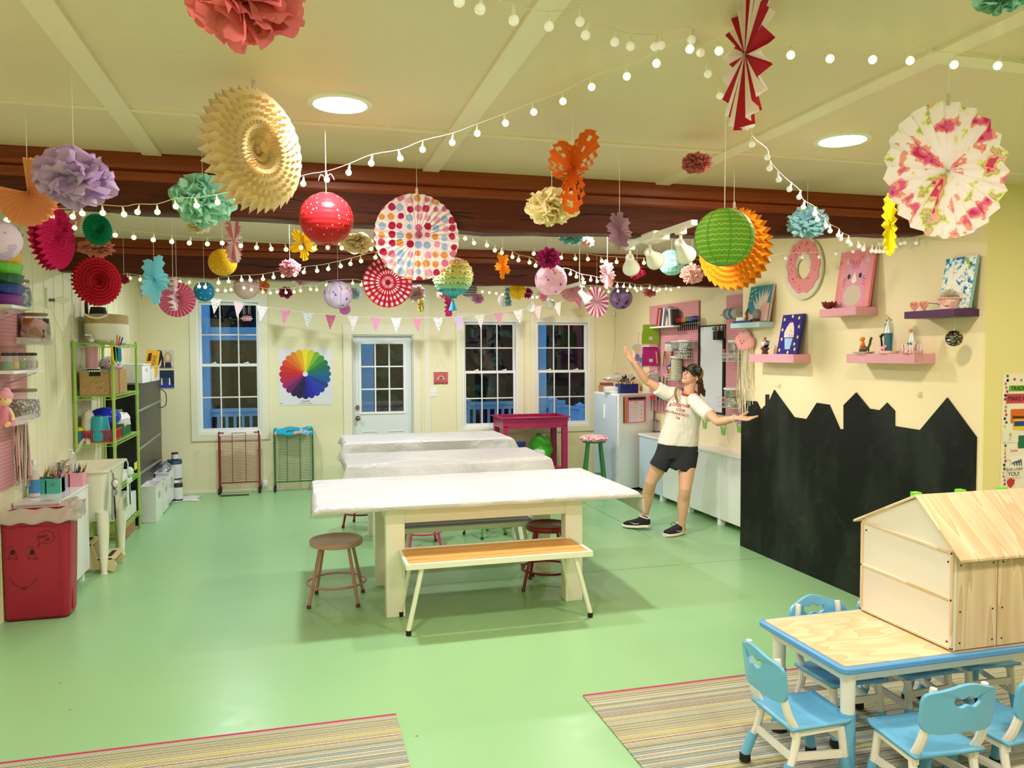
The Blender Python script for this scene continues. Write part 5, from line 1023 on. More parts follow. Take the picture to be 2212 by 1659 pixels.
# white shelf with cards
c0, c1 = pq(1458, 706, .0), pq(1405, 703, .1); z = pq(1440, 704, .12).z; y0, y1 = pq(1458, 700, .12).y, pq(1404, 700, .12).y
t = thing('peg_shelf', 'white shelf on the large pegboard holding card packs', 'shelf', (XP-.07, (y0+y1)/2, z)); part(MB().box(XP-.14, y0, z-.018, XP-.001, y1, z), 'board', M_WHITE, t, bev=.002)
for yy in (y0+.08, y1-.1): part(MB().tube([(XP-.004, yy, z-.12), (XP-.05, yy, z-.10), (XP-.13, yy, z-.02)], .003, 6), 'bracket', M_WIRE, t)
g = random.Random(11)
for i in range(9):
    y = y0+.08+.052*i; h = ('3a3a42', 'e8e6ea', 'b8a9ae', 'e8e6ea', '6a5a62', 'e8e6ea', '4a3a3c', 'c98a90', 'c0303a')[i]; m = MB(); m.T = Matrix.Translation((XP-.075, y, z+.001)) @ Matrix.Rotation(R_(-6 if i < 3 else 14), 4, 'X'); m.box(-.045, -.018, 0, .045, .018, .19+.02*(i % 3))
    o = one(m, 'card_pack', mat('pack_'+h, '#'+h, .4), 'slim card packs standing in a row on the white peg shelf', 'card pack', group='card packs on the white peg shelf', bev=.002)
# scissors row
ya_, yb_ = pq(1505, 700, .05).y, pq(1465, 700, .05).y
for i, h in enumerate(('c8182a', 'd01f30', 'c41a2c', 'f2c11c', 'f5cc2a', '2c8a4a', '2f9fd0', '3a8fd8', '20208a', '1c1c7a')):
    y = yb_+(ya_-yb_)*i/9; p = pq(1470+4*i, 692-i*.5, .05); t = thing('scissors', '%s-handled scissors in the row hanging on the large pegboard' % ('red' if i < 3 else 'yellow' if i < 5 else 'green' if i == 5 else 'light blue' if i < 8 else 'navy'), 'scissors', (XP-.05, y, p.z-.1), group='scissors hung on the large pegboard')
    m = MB()
    for s in (-1, 1): m.tube([(XP-.05+s*.016+.016*math.cos(a)*.8, y, p.z+.0+.026*math.sin(a)) for a in [2*PI*k/14 for k in range(14)]], .0055, 6, closed=True)
    part(m, 'handles', mat('scissor_'+h, '#'+h, .35), t); part(MB().bar((XP-.056, y, p.z-.02), (XP-.048, y, p.z-.125), .006, .016).bar((XP-.044, y, p.z-.02), (XP-.052, y, p.z-.125), .006, .016), 'blades', mat('black_blade', '#1b1a1a', .3, .5), t)
part(MB().bar((XP-.05, ya_-.03, pq(1485, 700).z-.0), (XP-.05, yb_+.03, pq(1485, 700).z), .008, .008).box(XP-.05, ya_, pq(1485, 700).z-.004, XP, ya_+.006, pq(1485, 700).z+.004), 'rail', M_WIRE, thing('scissor_rail', 'thin metal rail the scissors hang on', 'rail', (XP-.03, ya_, pq(1485, 700).z)))
def folder(px0, px1, py0, py1, hx, lab, curved=False):
    y0, y1 = pq(px1, py0, .1).y, pq(px0, py0, .25).y; t = thing('folder_holder', lab, 'folder', (XP-.1, (y0+y1)/2, pq(px0, py1, .2).z)); mt = mat('folder_'+hx, '#'+hx, .5)
    zt, zb = P(px0+12, py0, x=XP-.2).z, P(px0+12, py1, x=XP-.2).z; yy = P((px0+px1)/2, py0, x=XP-.12).y
    # accordion folders face the viewer: wide along X, stacked along Y
    for i in range(5):
        m = MB(); y = yy+.012*i; e = .006*i
        m.prism([(XP-.24+e, y, zb), (XP-.02, y, zb), (XP-.02, y, zt+.01*i), (XP-.24+e, y, zt+.01*i)], (0, .006, 0)); part(m, 'folder_sheet', mt, t, bev=.002)
    part(MB().prism([(XP-.25, yy-.004, zt-.05), (XP-.17, yy-.004, zt-.05), (XP-.145, yy-.004, zt-.085), (XP-.11, yy-.004, zt-.085), (XP-.085, yy-.004, zt-.05), (XP-.015, yy-.004, zt-.05), (XP-.015, yy-.004, zb), (XP-.25, yy-.004, zb)], (0, .003, 0)), 'front_flap', mt, t, bev=.001)
    part(MB().box(XP-.155, yy-.006, (zt+zb)/2-.05, XP-.105, yy-.004, (zt+zb)/2-.01), 'label_square', M_WHITE, t)
    m = MB()
    for x in (XP-.26, XP-.005): m.tube([(x, yy-.02, zb-.01), (x, yy-.02, zt-.1), (x, yy+.08, zt-.06), (x, yy+.08, zb-.01)], .003, 6, closed=True)
    for yy_ in (yy-.02, yy+.08): m.tube([(XP-.26, yy_, zb-.01), (XP-.005, yy_, zb-.01)], .003, 6)
    part(m, 'wire_holder', M_WIRE, t)
folder(1391, 1424, 707, 743, '9ccc2e', 'lime green folder in a wire holder at the left edge of the large pegboard')
folder(1391, 1424, 756, 791, 'c42a8a', 'magenta folder in a wire holder under the lime green one', True)
def wirebasket(px0, px1, py0, py1, lab, dep=.11):
    y0, y1 = pq(px1, py0, dep/2).y, pq(px0, py0, dep).y; zt, zb = pq(px0, py0, dep).z, pq(px0, py1, dep).z
    t = thing('wire_basket', lab, 'basket', (XP-dep/2, (y0+y1)/2, zb)); m = MB(); mt = mat('white_wire', '#e6e2da', .4)
    for z in (zt, (zt+zb)/2, zb): m.tube([(XP-dep, y0, z), (XP-dep, y1, z), (XP-.002, y1, z), (XP-.002, y0, z)], .0028, 5, closed=True)
    n = max(6, int((y1-y0)/.025))
    for i in range(n+1): y = y0+(y1-y0)*i/n; m.tube([(XP-dep, y, zt), (XP-dep, y, zb), (XP-.002, y, zb)], .0018, 4)
    for i in range(4): x = XP-dep+dep*i/4; m.tube([(x, y0, zt), (x, y0, zb)], .0018, 4)
    part(m, 'wires', mt, t); return (XP-dep/2, (y0+y1)/2, zb+.006, y0, y1)
def tub(c, r, h, fill, lab, lid=None, sy=1):
    t = thing('clear_tub', lab, 'tub', c); part(MB().lathe(c, [(0, 0), (r, 0), (r*1.03, h)], 24, 1, sy), 'tub', mat('jar_glass', '#e8eee8', .05, alpha=.22, spec=.9), t)
    part(MB().lathe(c, [(0, .004), (r*.95, .004), (r*.97, h*.9), (0, h*.92)], 20, 1, sy), 'contents', fill, t); part(MB().lathe(c, [(r*1.08, h-.004), (r*1.08, h+.016), (0, h+.016)], 24, 1, sy), 'lid', lid or M_WHITE, t)
b = wirebasket(1436, 1462, 748, 758, 'small wire basket of white jars on the large pegboard')
for i in range(3): tub((b[0], b[3]+.05+.085*i, b[2]), .038, .085, mat('white_paint_jar', '#e3e3e0', .4) if i > 0 else M_BLK, 'small white paint jars in the upper wire basket', mat('chrome_lid', '#9a9894', .3, .8))
for o in list(COL.objects):
    if o.get('label') == 'small white paint jars in the upper wire basket': o['group'] = 'paint jars in the upper wire basket'
pz = pq(1470, 737, .07); yy0, yy1 = pq(1494, 737, .07).y, pq(1460, 737, .07).y
t = thing('paper_tub', 'clear tub with a flat white lid right of the white jars', 'tub', (XP-.07, (yy0+yy1)/2, pz.z-.09)); part(MB().box(XP-.12, yy0, pz.z-.09, XP-.02, yy1, pz.z-.01), 'tub', mat('jar_glass', '#e8eee8', .05, alpha=.22, spec=.9), t, bev=.01); part(MB().box(XP-.13, yy0-.01, pz.z-.012, XP-.01, yy1+.01, pz.z), 'lid', M_WHITE, t, bev=.004)
b = wirebasket(1457, 1494, 760, 774, 'wire basket holding a tub of black and white beads'); tub((b[0]-.0, b[1]+.02, b[2]), .058, .19, pat('bw_beads', lambda t: t.ramp(t.xyz(t.voro(t.coords(), 60)[1])[0], [(0, '#1a1a1c'), (.5, '#eeeeee')]), .4), 'tub of black and white beads on the large pegboard', sy=1.6)
b = wirebasket(1436, 1470, 808, 820, 'wire basket with paper straws behind the person'); tub((b[0], b[1]-.05, b[2]), .062, .26, pat('straw_stripes', lambda t: t.ramp(t.math('FRACT', t.math('ADD', t.math('MULTIPLY', t.xyz(t.coords())[2], 30), t.math('MULTIPLY', t.xyz(t.coords())[1], 30))), [(0, '#ece6c0'), (.45, '#26231c'), (.6, '#e6e0b4'), (.8, '#8fae6a')]), .6), 'clear tub of striped paper straws behind the person', sy=1.3)
for i, h in enumerate(('2a4ac8', '3a8fd8', 'e8b42c', 'd8401c', '3a6ad0')): one(MB().ball((b[0]-.03, b[4]-.03-.028*(i % 3), b[2]+.13+.03*(i//3)), .02, 12, 8).tube([(b[0]-.03, b[4]-.03-.028*(i % 3), b[2]), (b[0]-.03, b[4]-.03-.028*(i % 3), b[2]+.13)], .004, 6), 'pom_stick', mat('pom_'+h, '#'+h, .6), 'coloured ball-topped sticks left of the paper straws', 'stick', group='ball-topped sticks in the wire basket')
def bunch(px, py0, py1, cols, n, lab, nm, cat, seed, grp, off=.06, r=.0045, hang=True, wpx=11):
    g = random.Random(seed)
    for i in range(n):
        x = px+g.uniform(-1, 1)*wpx; o_ = off+g.uniform(-.03, .04); a = pq(x, py0+g.uniform(-3, 5), o_); b_ = pq(px+(x-px)*.7, py1+g.uniform(-4, 2), o_); b_.x = a.x; h = g.choice(cols)
        m = MB().tube([a, b_], r, 6); o = one(m, nm, mat(nm+'_'+h, '#'+h, .5), lab, cat, group=grp)
bunch(1426, 757, 788, ('b5401c', 'c8582a', '6a2a1c', 'e6d2a0', '8a9098'), 12, 'orange-handled brushes and pliers hanging beside the magenta folder', 'brush', 'brush', 1, 'tools left of the person\'s raised arm')
bunch(1443, 757, 788, ('7a1420', '3a2a24', 'b89a6a', '5a1a1c', 'd8c8a0'), 12, 'dark red and tan brushes hanging on the large pegboard', 'brush', 'brush', 2, 'dark brushes on the large pegboard')
bunch(1432, 812, 832, ('7a1420', '3a1a1c', '5a1418', 'e6dcc0'), 16, 'dark red pens standing behind the raised upper arm', 'pen', 'pen', 3, 'dark red pens behind the raised arm')
t = thing('foil_dome', 'grey wire mesh rack at the left edge of the pegboard behind the arm', 'rack', pq(1412, 820, .1)); q = pq(1412, 812, .12)
part(MB().tube(bez([pq(1396, 808, .2), pq(1408, 802, .2), pq(1424, 806, .15), pq(1428, 822, .1)]), .005, 8).tube(bez([pq(1398, 814, .2), pq(1410, 809, .2), pq(1420, 813, .15)]), .004, 8), 'wires', M_WIRE, t); part(MB().grid(lambda u, v: pq(1398+26*u, 812+14*v-6*math.sin(PI*u), .18-.1*u), 8, 5), 'mesh_sheet', mat('grey_mesh', '#9a9890', .5), t, solid=.002)
for i, (px, h) in enumerate(((1407, 'c8182a'), (1413, 'c42038'), (1421, '1c1c6a'), (1428, '1f6a9a'), (1434, '1f8a8a'), (1441, '4a1420'))):
    a = pq(px, 858, .07); t = thing('scissors', 'big scissors hanging point down under the large pegboard', 'scissors', a, group='big scissors under the large pegboard'); m = MB()
    for s in (-1, 1): m.tube([a+Vector((s*.022*.5, s*.018, 0))+Vector((0, .017*math.cos(k), .030*math.sin(k))) for k in [2*PI*j/14 for j in range(14)]], .007, 6, closed=True)
    part(MB().tube([a+Vector((0, 0, .02)), (XP, a.y, a.z+.02)], .003, 6), 'hook', M_WIRE, t)
    part(m, 'handles', mat('scissor_'+h, '#'+h, .35), t); part(MB().bar(a+Vector((0, .01, -.03)), a+Vector((0, 0, -.17)), .012, .004).bar(a+Vector((0, -.01, -.03)), a+Vector((0, .004, -.17)), .012, .004), 'blades', mat('steel_blade', '#a8a8a4', .25, .9), t)
# palette art
t = thing('palette_art', 'painter\'s palette cutout on the niche wall behind the raised hand', 'wall art', pq(1382, 780)); pp = [(1366, 752), (1371, 744), (1378, 743), (1386, 749), (1392, 762), (1394, 776), (1391, 790), (1385, 801), (1377, 803), (1369, 797), (1363, 786), (1362, 775), (1366, 769), (1372, 768), (1374, 763), (1370, 758)]
xa_ = XN-.004; part(MB().prism([P(x, y, x=xa_) for x, y in pp], (-.008, 0, 0)), 'board', mat('palette_beige', '#c9b8b0', .7), t)
for (x, y, rx, ry, h) in ((1376, 757, 3.2, 5, 'd8c82c'), (1377, 772, 4.5, 8, '7a5aa8'), (1384, 778, 3.4, 5.8, '1a78b8'), (1386, 762, 3.2, 6, 'cdb0cc'), (1379, 790, 4, 6, 'a890b8')): part(MB().add([P(x+rx*math.cos(a), y+ry*math.sin(a), x=xa_-.0095) for a in [2*PI*k/18 for k in range(18)]], [tuple(range(18))]), 'paint_blob', mat('blob_'+h, '#'+h, .5), t)
# narrow pegboard things
for i in range(9):
    p = P(1570+3.3*i, 678-.3*i, x=XP-.1); cols = ('b8a898', '5a8ab0', 'b0aca8', 'a8b0a0', '2f6a8a', '4a9ac0', 'c0b8b0', 'c8a098', 'b0a8a0')
    o = one(MB().cyl((XP-.09, p.y+.014, p.z), (XP-.09, p.y-.014, p.z), .055, n=24).cyl((XP-.09, p.y+.015, p.z), (XP-.09, p.y-.015, p.z), .025, n=16), 'ribbon_roll', mat('ribbon_'+cols[i], '#'+cols[i], .5), 'roll of patterned ribbon on the rod of the narrow pegboard', 'ribbon roll', group='ribbon rolls on the narrow pegboard')
pr_ = P(1583, 678, x=XP-.09); one(MB().cyl((XP-.09, P(1566, 678, x=XP-.1).y+.03, pr_.z), (XP-.09, P(1598, 678, x=XP-.1).y-.05, pr_.z), .006).tube([(XP-.09, pr_.y+.25, pr_.z), (XP, pr_.y+.25, pr_.z)], .005, 6), 'rod', M_WIRE, 'metal rod carrying the ribbon rolls', 'rod')
for px, ln in ((1564, 40), (1568, 24), (1577, 20)): one(MB().tube(bez([P(px, 690, x=XP-.13), P(px+1, 690+ln*.5, x=XP-.10), P(px+2, 690+ln, x=XP-.12)]), .003, 5), 'ribbon_tail', mat('ribbon_tail_tan', '#b8a07a', .8), 'loose ribbon tails hanging from the ribbon rolls', 'ribbon', group='ribbon tails on the narrow pegboard')
for (q, lab, fill, lab2, rr, hh) in (((1556, 1603, 763, 780), 'white wire basket of craft tapes on the narrow pegboard', confetti('tape_mix', 22, ['#8a7a72', '#3a2a2c', '#c9bdb6', '#6a3a3a', '#e6ded6']), 'clear tub of tapes in the upper basket of the narrow pegboard', .075, .19), ((1548, 1603, 858, 878), 'white wire basket of beads at the foot of the narrow pegboard', confetti('bead_mix', 24, ['#2a262c', '#d8641c', '#5aa03a', '#8a7a8c', '#e0d6cc']), 'clear tub of black, orange and green beads in the lower basket', .095, .18)):
    b = wirebasket(*q, lab, dep=.17); tub((b[0]-.0, (b[3]+b[4])/2-.02, b[2]), rr, hh, fill, lab2)
t = thing('cork_bottle', 'small corked bottle left of the tape tub', 'bottle', P(1563, 775, x=XP-.12)); c = P(1564, 776, x=XP-.13); part(MB().lathe(c, [(0, 0), (.022, 0), (.024, .05), (.011, .065), (.011, .08)], 14), 'glass', mat('jar_glass', '#e8eee8', .05, alpha=.22, spec=.9), t); part(MB().cyl(c+Vector((0, 0, .078)), c+Vector((0, 0, .105)), .014, n=12), 'cork', mat('cork', '#a8784a', .8), t)
# cloud toy hanging from blue shelf end
cp = P(1609, 738, x=XR-.03); t = thing('cloud_toy', 'pink felt cloud with a smiling face and long yarn strands', 'toy', (cp.x, cp.y, cp.z-.5)); PKF = mat('cloud_pink_felt', '#e79f9c', .9)
m = MB(); S_ = P(1590, 738, x=XR-.03).y-P(1627, 738, x=XR-.03).y
for dy, dz, r in ((-.34, -.04, .2), (-.12, .14, .22), (.12, .16, .2), (.34, .04, .19), (.0, -.06, .26), (-.2, -.1, .18), (.22, -.1, .19)): m.ball(cp+Vector((0, dy*S_, dz*S_)), (.028, r*S_, r*S_), 18, 12)
part(m, 'cloud', PKF, t)
for dy, dz, r in ((.10, .02, .005), (-.10, .02, .005)): part(MB().ball(cp+Vector((-.028, dy*S_, dz*S_)), (.004, r, r), 8, 6), 'eye', M_BLK, t)
part(MB().tube([cp+Vector((-.030, .05*S_*math.cos(a), -.03*S_-.035*S_*math.sin(a))) for a in [PI*k/8 for k in range(9)]], .0018, 5), 'mouth', M_BLK, t)
g = random.Random(21); m = MB()
for i in range(30):
    dy = (-.42+.84*i/29)*S_; L = g.uniform(.42, .66)*(1 if i > 8 else .85); a = cp+Vector((g.uniform(-.01, .01), dy, -.1*S_)); m.cur = i % 6; m.tube(bez([a, a+Vector((0, g.uniform(-.01, .01), -L*.4)), a+Vector((0, g.uniform(-.02, .02), -L*.75)), a+Vector((0, g.uniform(-.03, .03), -L))], 3), .0032, 5)
part(m, 'yarn_strands', [mat('yarn_'+h, '#'+h, .95) for h in ('efe0b8', 'f0d4c8', 'd9c596', 'c9ddb0', 'ece2cf', '8a8a84')], t)
for dy in (-.3, .3): part(MB().tube([cp+Vector((0, dy*S_, .1)), (cp.x, cp.y+dy*S_*.8, P(1609, 706, x=XR-.03).z)], .0022, 5), 'cord', mat('string_white', '#efe9da', .8), t)
# tulip garland and cable on niche wall
for px, py, h, lab in ((1522, 909, 'e8a8a8', 'pink paper tulip in the garland under the whiteboard'), (1562, 922, 'e6dca0', 'cream paper tulip in the garland under the whiteboard'), (1597, 916, 'b48ad0', 'lilac paper tulip in the garland nearest the blackboard')):
    c = P(px, py, x=XN-.004); t = thing('paper_tulip', lab, 'garland piece', c, group='paper tulip garland')
    def qq(dy, dz): return c+Vector((0, -dy, dz))
    part(MB().prism([qq(-.035, .0), qq(.035, 0), qq(.045, .06), qq(.018, .04), qq(0, .07), qq(-.018, .04), qq(-.045, .06)], (-.003, 0, 0)), 'petals', mat('tulip_'+h, '#'+h, .8), t); part(MB().prism([qq(-.05, .01), qq(-.02, -.02), qq(.02, -.02), qq(.05, .01), qq(.03, -.085), qq(-.03, -.085)], (-.004, 0, 0)), 'leaves', mat('tulip_green', '#79bf4a', .8), t)
one(MB().tube(bez([P(1565, 893, x=XN-.01), P(1568, 935, x=XN-.01), P(1575, 962, x=XN-.012), P(1573, 975, x=XN-.02)]), .003, 6), 'cable', mat('white_cable', '#e8e6da', .5), 'thin white cable on the wall below the whiteboard', 'cable')
# on the tall cabinet
zc = cz+.001
def on(px, y): return P(px, 840, y=y).x
x = on(1306, 9.55); one(MB().box(x-.06, 9.45, zc, x+.10, 9.62, zc+.085), 'cardboard_box', mat('cardboard', '#a9825a', .8), 'small brown box at the back left of the tall cabinet top', 'box', bev=.003)
one(MB().box(x-.05, 9.47, zc+.086, x+.09, 9.60, zc+.118), 'red_brown_box', mat('red_brown_card', '#8a4a3c', .7), 'red-brown flat box on top of the small brown box', 'box', bev=.003)
for i in range(3): x = on(1318, 9.3); one(MB().lathe((x+.02, 9.25, zc+.026*i), [(0, 0), (.11, 0), (.125, .022), (.12, .025), (0, .012)], 30), 'white_plate', M_WHITE, 'stack of round white plates on the tall cabinet', 'plate', group='white plates on the tall cabinet')
one(MB().box(4.14, 9.50, zc, 4.33, 9.80, zc+.12), 'craft_box', mat('tan_card', '#c9a878', .8), 'tan cardboard box behind the paint brush caddy', 'box', bev=.003)
gb = MB().ball((4.08, 9.62, zc+.18), (.24, .12, .05), 18, 10); g = random.Random(6); gb.v = [v+Vector((g.uniform(-1, 1), g.uniform(-1, 1), g.uniform(-1, 1)))*.014 for v in gb.v]
one(gb, 'plastic_bag', mat('cellophane', '#d6d2c6', .12, alpha=.45, spec=.9), 'clear cellophane bag lying on the boxes of the tall cabinet', 'bag')
xb0, xb1 = on(1337, 9.1), on(1376, 9.1); t = thing('brush_caddy', 'navy blue caddy full of paint brushes on the tall cabinet', 'caddy', ((xb0+xb1)/2, 9.13, zc)); NV = mat('navy_plastic', '#16246c', .3)
m = MB(); h = .115
for q in ((xb0, 9.06, xb1, 9.066), (xb0, 9.21, xb1, 9.216), (xb0, 9.06, xb0+.006, 9.216), (xb1-.006, 9.06, xb1, 9.216)): m.box(q[0], q[1], zc, q[2], q[3], zc+h)
for i in range(1, 6): xx = xb0+(xb1-xb0)*i/6; m.box(xx-.003, 9.055, zc, xx+.003, 9.06, zc+h)
m.box(xb0, 9.06, zc, xb1, 9.216, zc+.005); part(m, 'tray', NV, t)
g = random.Random(14)
for i in range(30):
    x = g.uniform(xb0+.02, xb1-.02); y = g.uniform(9.08, 9.2); tl = Vector((g.uniform(-.2, .25), g.uniform(-.2, .2), 1)).normalized(); a = Vector((x, y, zc+.006)); L = g.uniform(.14, .23); m = MB(); m.tube([a, a+tl*L*.72], .004, 6); m.cur = 1; m.tube([a+tl*L*.72, a+tl*L*.83], .0055, 6); m.cur = 2; m.tube([a+tl*L*.83, a+tl*L*.92, a+tl*L], [.006, .009, .002], 6)
    one(m, 'paint_brush', [mat('brush_handle_'+('d', 'b', 'w')[i % 3], ('#d8b46a', '#3a2a1c', '#e6e2d8')[i % 3], .5), mat('ferrule', '#c9b98a', .3, .8), mat('bristle', '#3a2416', .9)], 'paint brushes standing bristles up in the navy caddy', 'paint brush', group='paint brushes in the navy caddy')
# clipboards on the cabinet side
sd = (Cc-B).normalized(); nn = Vector((sd.y, -sd.x, 0)).normalized(); nn = -nn if nn.y > 0 else nn
def onside(px, py):
    d = CR*(px-CX)/FPX-CU*(py-CY)/FPX+CW; t_ = (B-CAM).dot(nn)/d.dot(nn); return CAM+d*t_
a, b, c, d = onside(1351, 857), onside(1392, 857), onside(1392, 914), onside(1351, 914); b.z = a.z; c.z = d.z; t = thing('clipboard', 'pink clipboard with a worksheet hanging on the side of the tall cabinet', 'clipboard', (a+c)/2)
for i, h in enumerate(('2a2622', 'e0a83c', 'c9707e', 'dd8090')): o_ = nn*(.004+.007*i)-sd*(.012*(3-i)); part(MB().prism([a+o_, b+o_, c+o_, d+o_], nn*.005), 'board', mat('board_'+h, '#'+h, .5), t)
o_ = nn*.032; ux = (b-a); uz = Vector((0, 0, a.z-d.z))
def pt(u, v, k=0): return d+ux*u+uz*v+nn*(.0315+k)
part(MB().add([pt(.1, .04), pt(.88, .04), pt(.88, .82), pt(.1, .82)], [(0, 1, 2, 3)]), 'worksheet', mat('worksheet', '#ecdfe4', .7), t)
part(MB().prism([pt(.06, .88), pt(.94, .88), pt(.94, .96), pt(.06, .96)], nn*.008), 'clip', M_BLK, t)
m = MB(); 
for j, (v, amp, fr) in enumerate(((.68, .012, 30), (.58, .014, 34), (.49, .0, 1), (.40, .012, 26), (.30, .012, 30), (.21, .006, 50), (.12, .012, 20))): m.tube([pt(.14+.42*k/30, v+amp*math.sin(k/30*fr*1.0), .001) for k in range(31)], .0009, 4)
for j in range(4): cc = pt(.76, .62-.15*j, .001); m.tube([cc+ux.normalized()*.012*math.cos(q)+Vector((0, 0, .012*math.sin(q))) for q in [2*PI*k/12 for k in range(12)]], .0009, 4, closed=True)
m.text('LINES', pt(.45, .765, .001), ux, (0, 0, 1), .022); part(m, 'drawn_lines', mat('ink_brown', '#6a4a52', .7), t)
zt2 = .746
c = P(1393, 925, z=zt2); bottle((c.x, c.y, zt2), .034, .19, mat('cream_lotion', '#ece8d2', .4), 'cream pump bottle with black pump on the low cabinet', capm=M_BLK, fillh=.55, lblm=mat('cream_label', '#ece9d6', .5))
c = P(1421, 932, z=zt2); t = thing('pen_holder', 'clear holder of pens on the low cabinet beside the person', 'pen holder', (c.x, c.y, zt2)); part(MB().box(c.x-.05, c.y-.05, zt2, c.x+.05, c.y+.05, zt2+.14), 'box', mat('jar_glass', '#e8eee8', .05, alpha=.22, spec=.9), t)
part(MB().box(c.x-.052, c.y-.052, zt2, c.x+.052, c.y+.052, zt2+.008).box(c.x-.052, c.y-.052, zt2+.135, c.x+.052, c.y+.052, zt2+.14), 'rims', mat('rim_red', '#8a3a4a', .5), t)
for i, h in enumerate(('c8405a', '8a9ab0', 'd8dce4', 'b04a6a', '6a7a9a')): part(MB().tube([(c.x-.03+.015*i, c.y-.01, zt2+.009), (c.x-.02+.012*i, c.y, zt2+.155)], .005, 6), 'pen', mat('pen_'+h, '#'+h, .4), t)
# ================================================================ right wall: floating shelves and what stands on them
def fshelf(xf, y0, y1, z0, z1, h, lab): return one(MB().box(xf, y0, z0, XR-.001, y1, z1), 'floating_shelf', mat('shelf_'+h, '#'+h, .4), lab, 'shelf', bev=.0025)
fshelf(3.678, 5.26, 5.878, 1.662, 1.729, 'dc9fae', 'thick pink floating shelf holding the ice cream canvas')
fshelf(3.67, 4.023, 4.647, 1.671, 1.733, 'dc9fae', 'thick pink floating shelf holding craft towers and figurines')
fshelf(3.651, 4.532, 4.919, 1.998, 2.054, 'dc9fae', 'slim pink floating shelf holding the pink cat canvas')
fshelf(3.649, 3.702, 4.089, 1.951, 1.995, '4a1650', 'deep purple floating shelf holding the letter K canvas')
fshelf(3.69, 5.749, 6.20, 1.956, 2.0, 'bcdde6', 'pale blue floating shelf at the niche edge')
def canvas(y0, y1, z0, z1, xb_, lean, lab, base, side, th=.02):
    """leaning canvas; returns the thing and a mapper from canvas u, v (u toward the viewer) to the room"""
    t = thing('painted_canvas', lab, 'painting', (xb_, (y0+y1)/2, z0), group=None); H = z1-z0
    def f(u, v, k=0): return Vector((xb_+lean*v-k, y1+(y0-y1)*u, z0+H*v))
    part(MB().prism([f(0, 0), f(1, 0), f(1, 1), f(0, 1)], (th, 0, 0)), 'canvas', mat(side, side, .6) if isinstance(side, str) else side, t)
    part(MB().add([f(0, 0, .0006), f(1, 0, .0006), f(1, 1, .0006), f(0, 1, .0006)], [(0, 1, 2, 3)]), 'ground', base, t); return t, f
def blob(t, f, nm, h, pts, k=.001, ):
    part(MB().add([f(u, v, k) for u, v in pts], [tuple(range(len(pts)))]), nm, mat('art_'+h, '#'+h, .6), t)
# cat
t, f = canvas(4.52, 4.87, 2.055, 2.46, 3.735, .06, 'pink canvas painting of a striped cat', pat('cat_pink_wash', lambda t: t.mix(t.noise(t.coords(scale=(1, 4, 1)), 3, 3), '#d8607e', '#efb0a8'), .6), '#d97a8a')
blob(t, f, 'cat_body', 'dd94b0', [(.14, .02), (.2, .38), (.18, .62), (.24, .9), (.4, .74), (.62, .74), (.84, .92), (.86, .6), (.82, .38), (.86, .02)])
blob(t, f, 'belly', 'cbbdac', el(.5, .21, .26, .19, 24), .0014)
for x in (.25, .83): blob(t, f, 'ear', 'd8bcb2', [(x-.04, .78), (x+.0, .88), (x+.05, .76)], .0014)
blob(t, f, 'nose_patch', 'f4ece8', [(.44, .5), (.5, .62), (.56, .5), (.58, .46), (.5, .42), (.42, .46)], .0014)
for x in (.34, .67): blob(t, f, 'eye', '1a1416', el(x, .55, .045, .045), .0016)
blob(t, f, 'nose', 'c0788a', el(.5, .505, .015, .01, 8), .0018)
for i in range(3):
    blob(t, f, 'stripe', 'c04f7e', [(.42+.07*i, .68), (.445+.07*i, .68), (.455+.07*i, .82), (.43+.07*i, .82)], .0016)
    for s, x in ((1, .16), (-1, .84)): blob(t, f, 'stripe', 'c04f7e', [(x, .36+.05*i), (x+s*.1, .41+.05*i), (x+s*.1, .425+.05*i), (x, .375+.05*i)], .0016)
for s, x in ((-1, .28), (1, .73)):
    for k in (0, 1): part(MB().tube([f(x, .52-.03*k, .0015), f(x+s*.12, .53-.05*k, .0015)], .0008, 4), 'whisker', mat('art_1a1416', '#1a1416', .6), t)
# K canvas
t, f = canvas(3.685, 3.91, 2.0, 2.305, 3.735, .055, 'white canvas with a letter K and blue and green dabs', pat('blue_dabs', lambda t: t.ramp(t.noise(t.coords(), 30, 3), [(0, '#2a6fb0'), (.4, '#8fc6dc'), (.48, '#eef2f2'), (.62, '#3a9ac8'), (.66, '#f0f4f4'), (.72, '#5a3a5a')]), .6), '#8fb8c4')
blob(t, f, 'letter_k', 'f4f2ee', [(.16, .2), (.16, .82), (.32, .82), (.32, .58), (.58, .84), (.8, .84), (.46, .54), (.86, .2), (.64, .2), (.32, .46), (.32, .2)], .002)
blob(t, f, 'green_dab', '8fc04a', [(.6, .98), (.72, .98), (.86, .8), (.84, .72), (.78, .78)], .0018)
blob(t, f, 'flower_dab', 'e0a0b0', el(.78, .64, .03, .02, 8), .002)
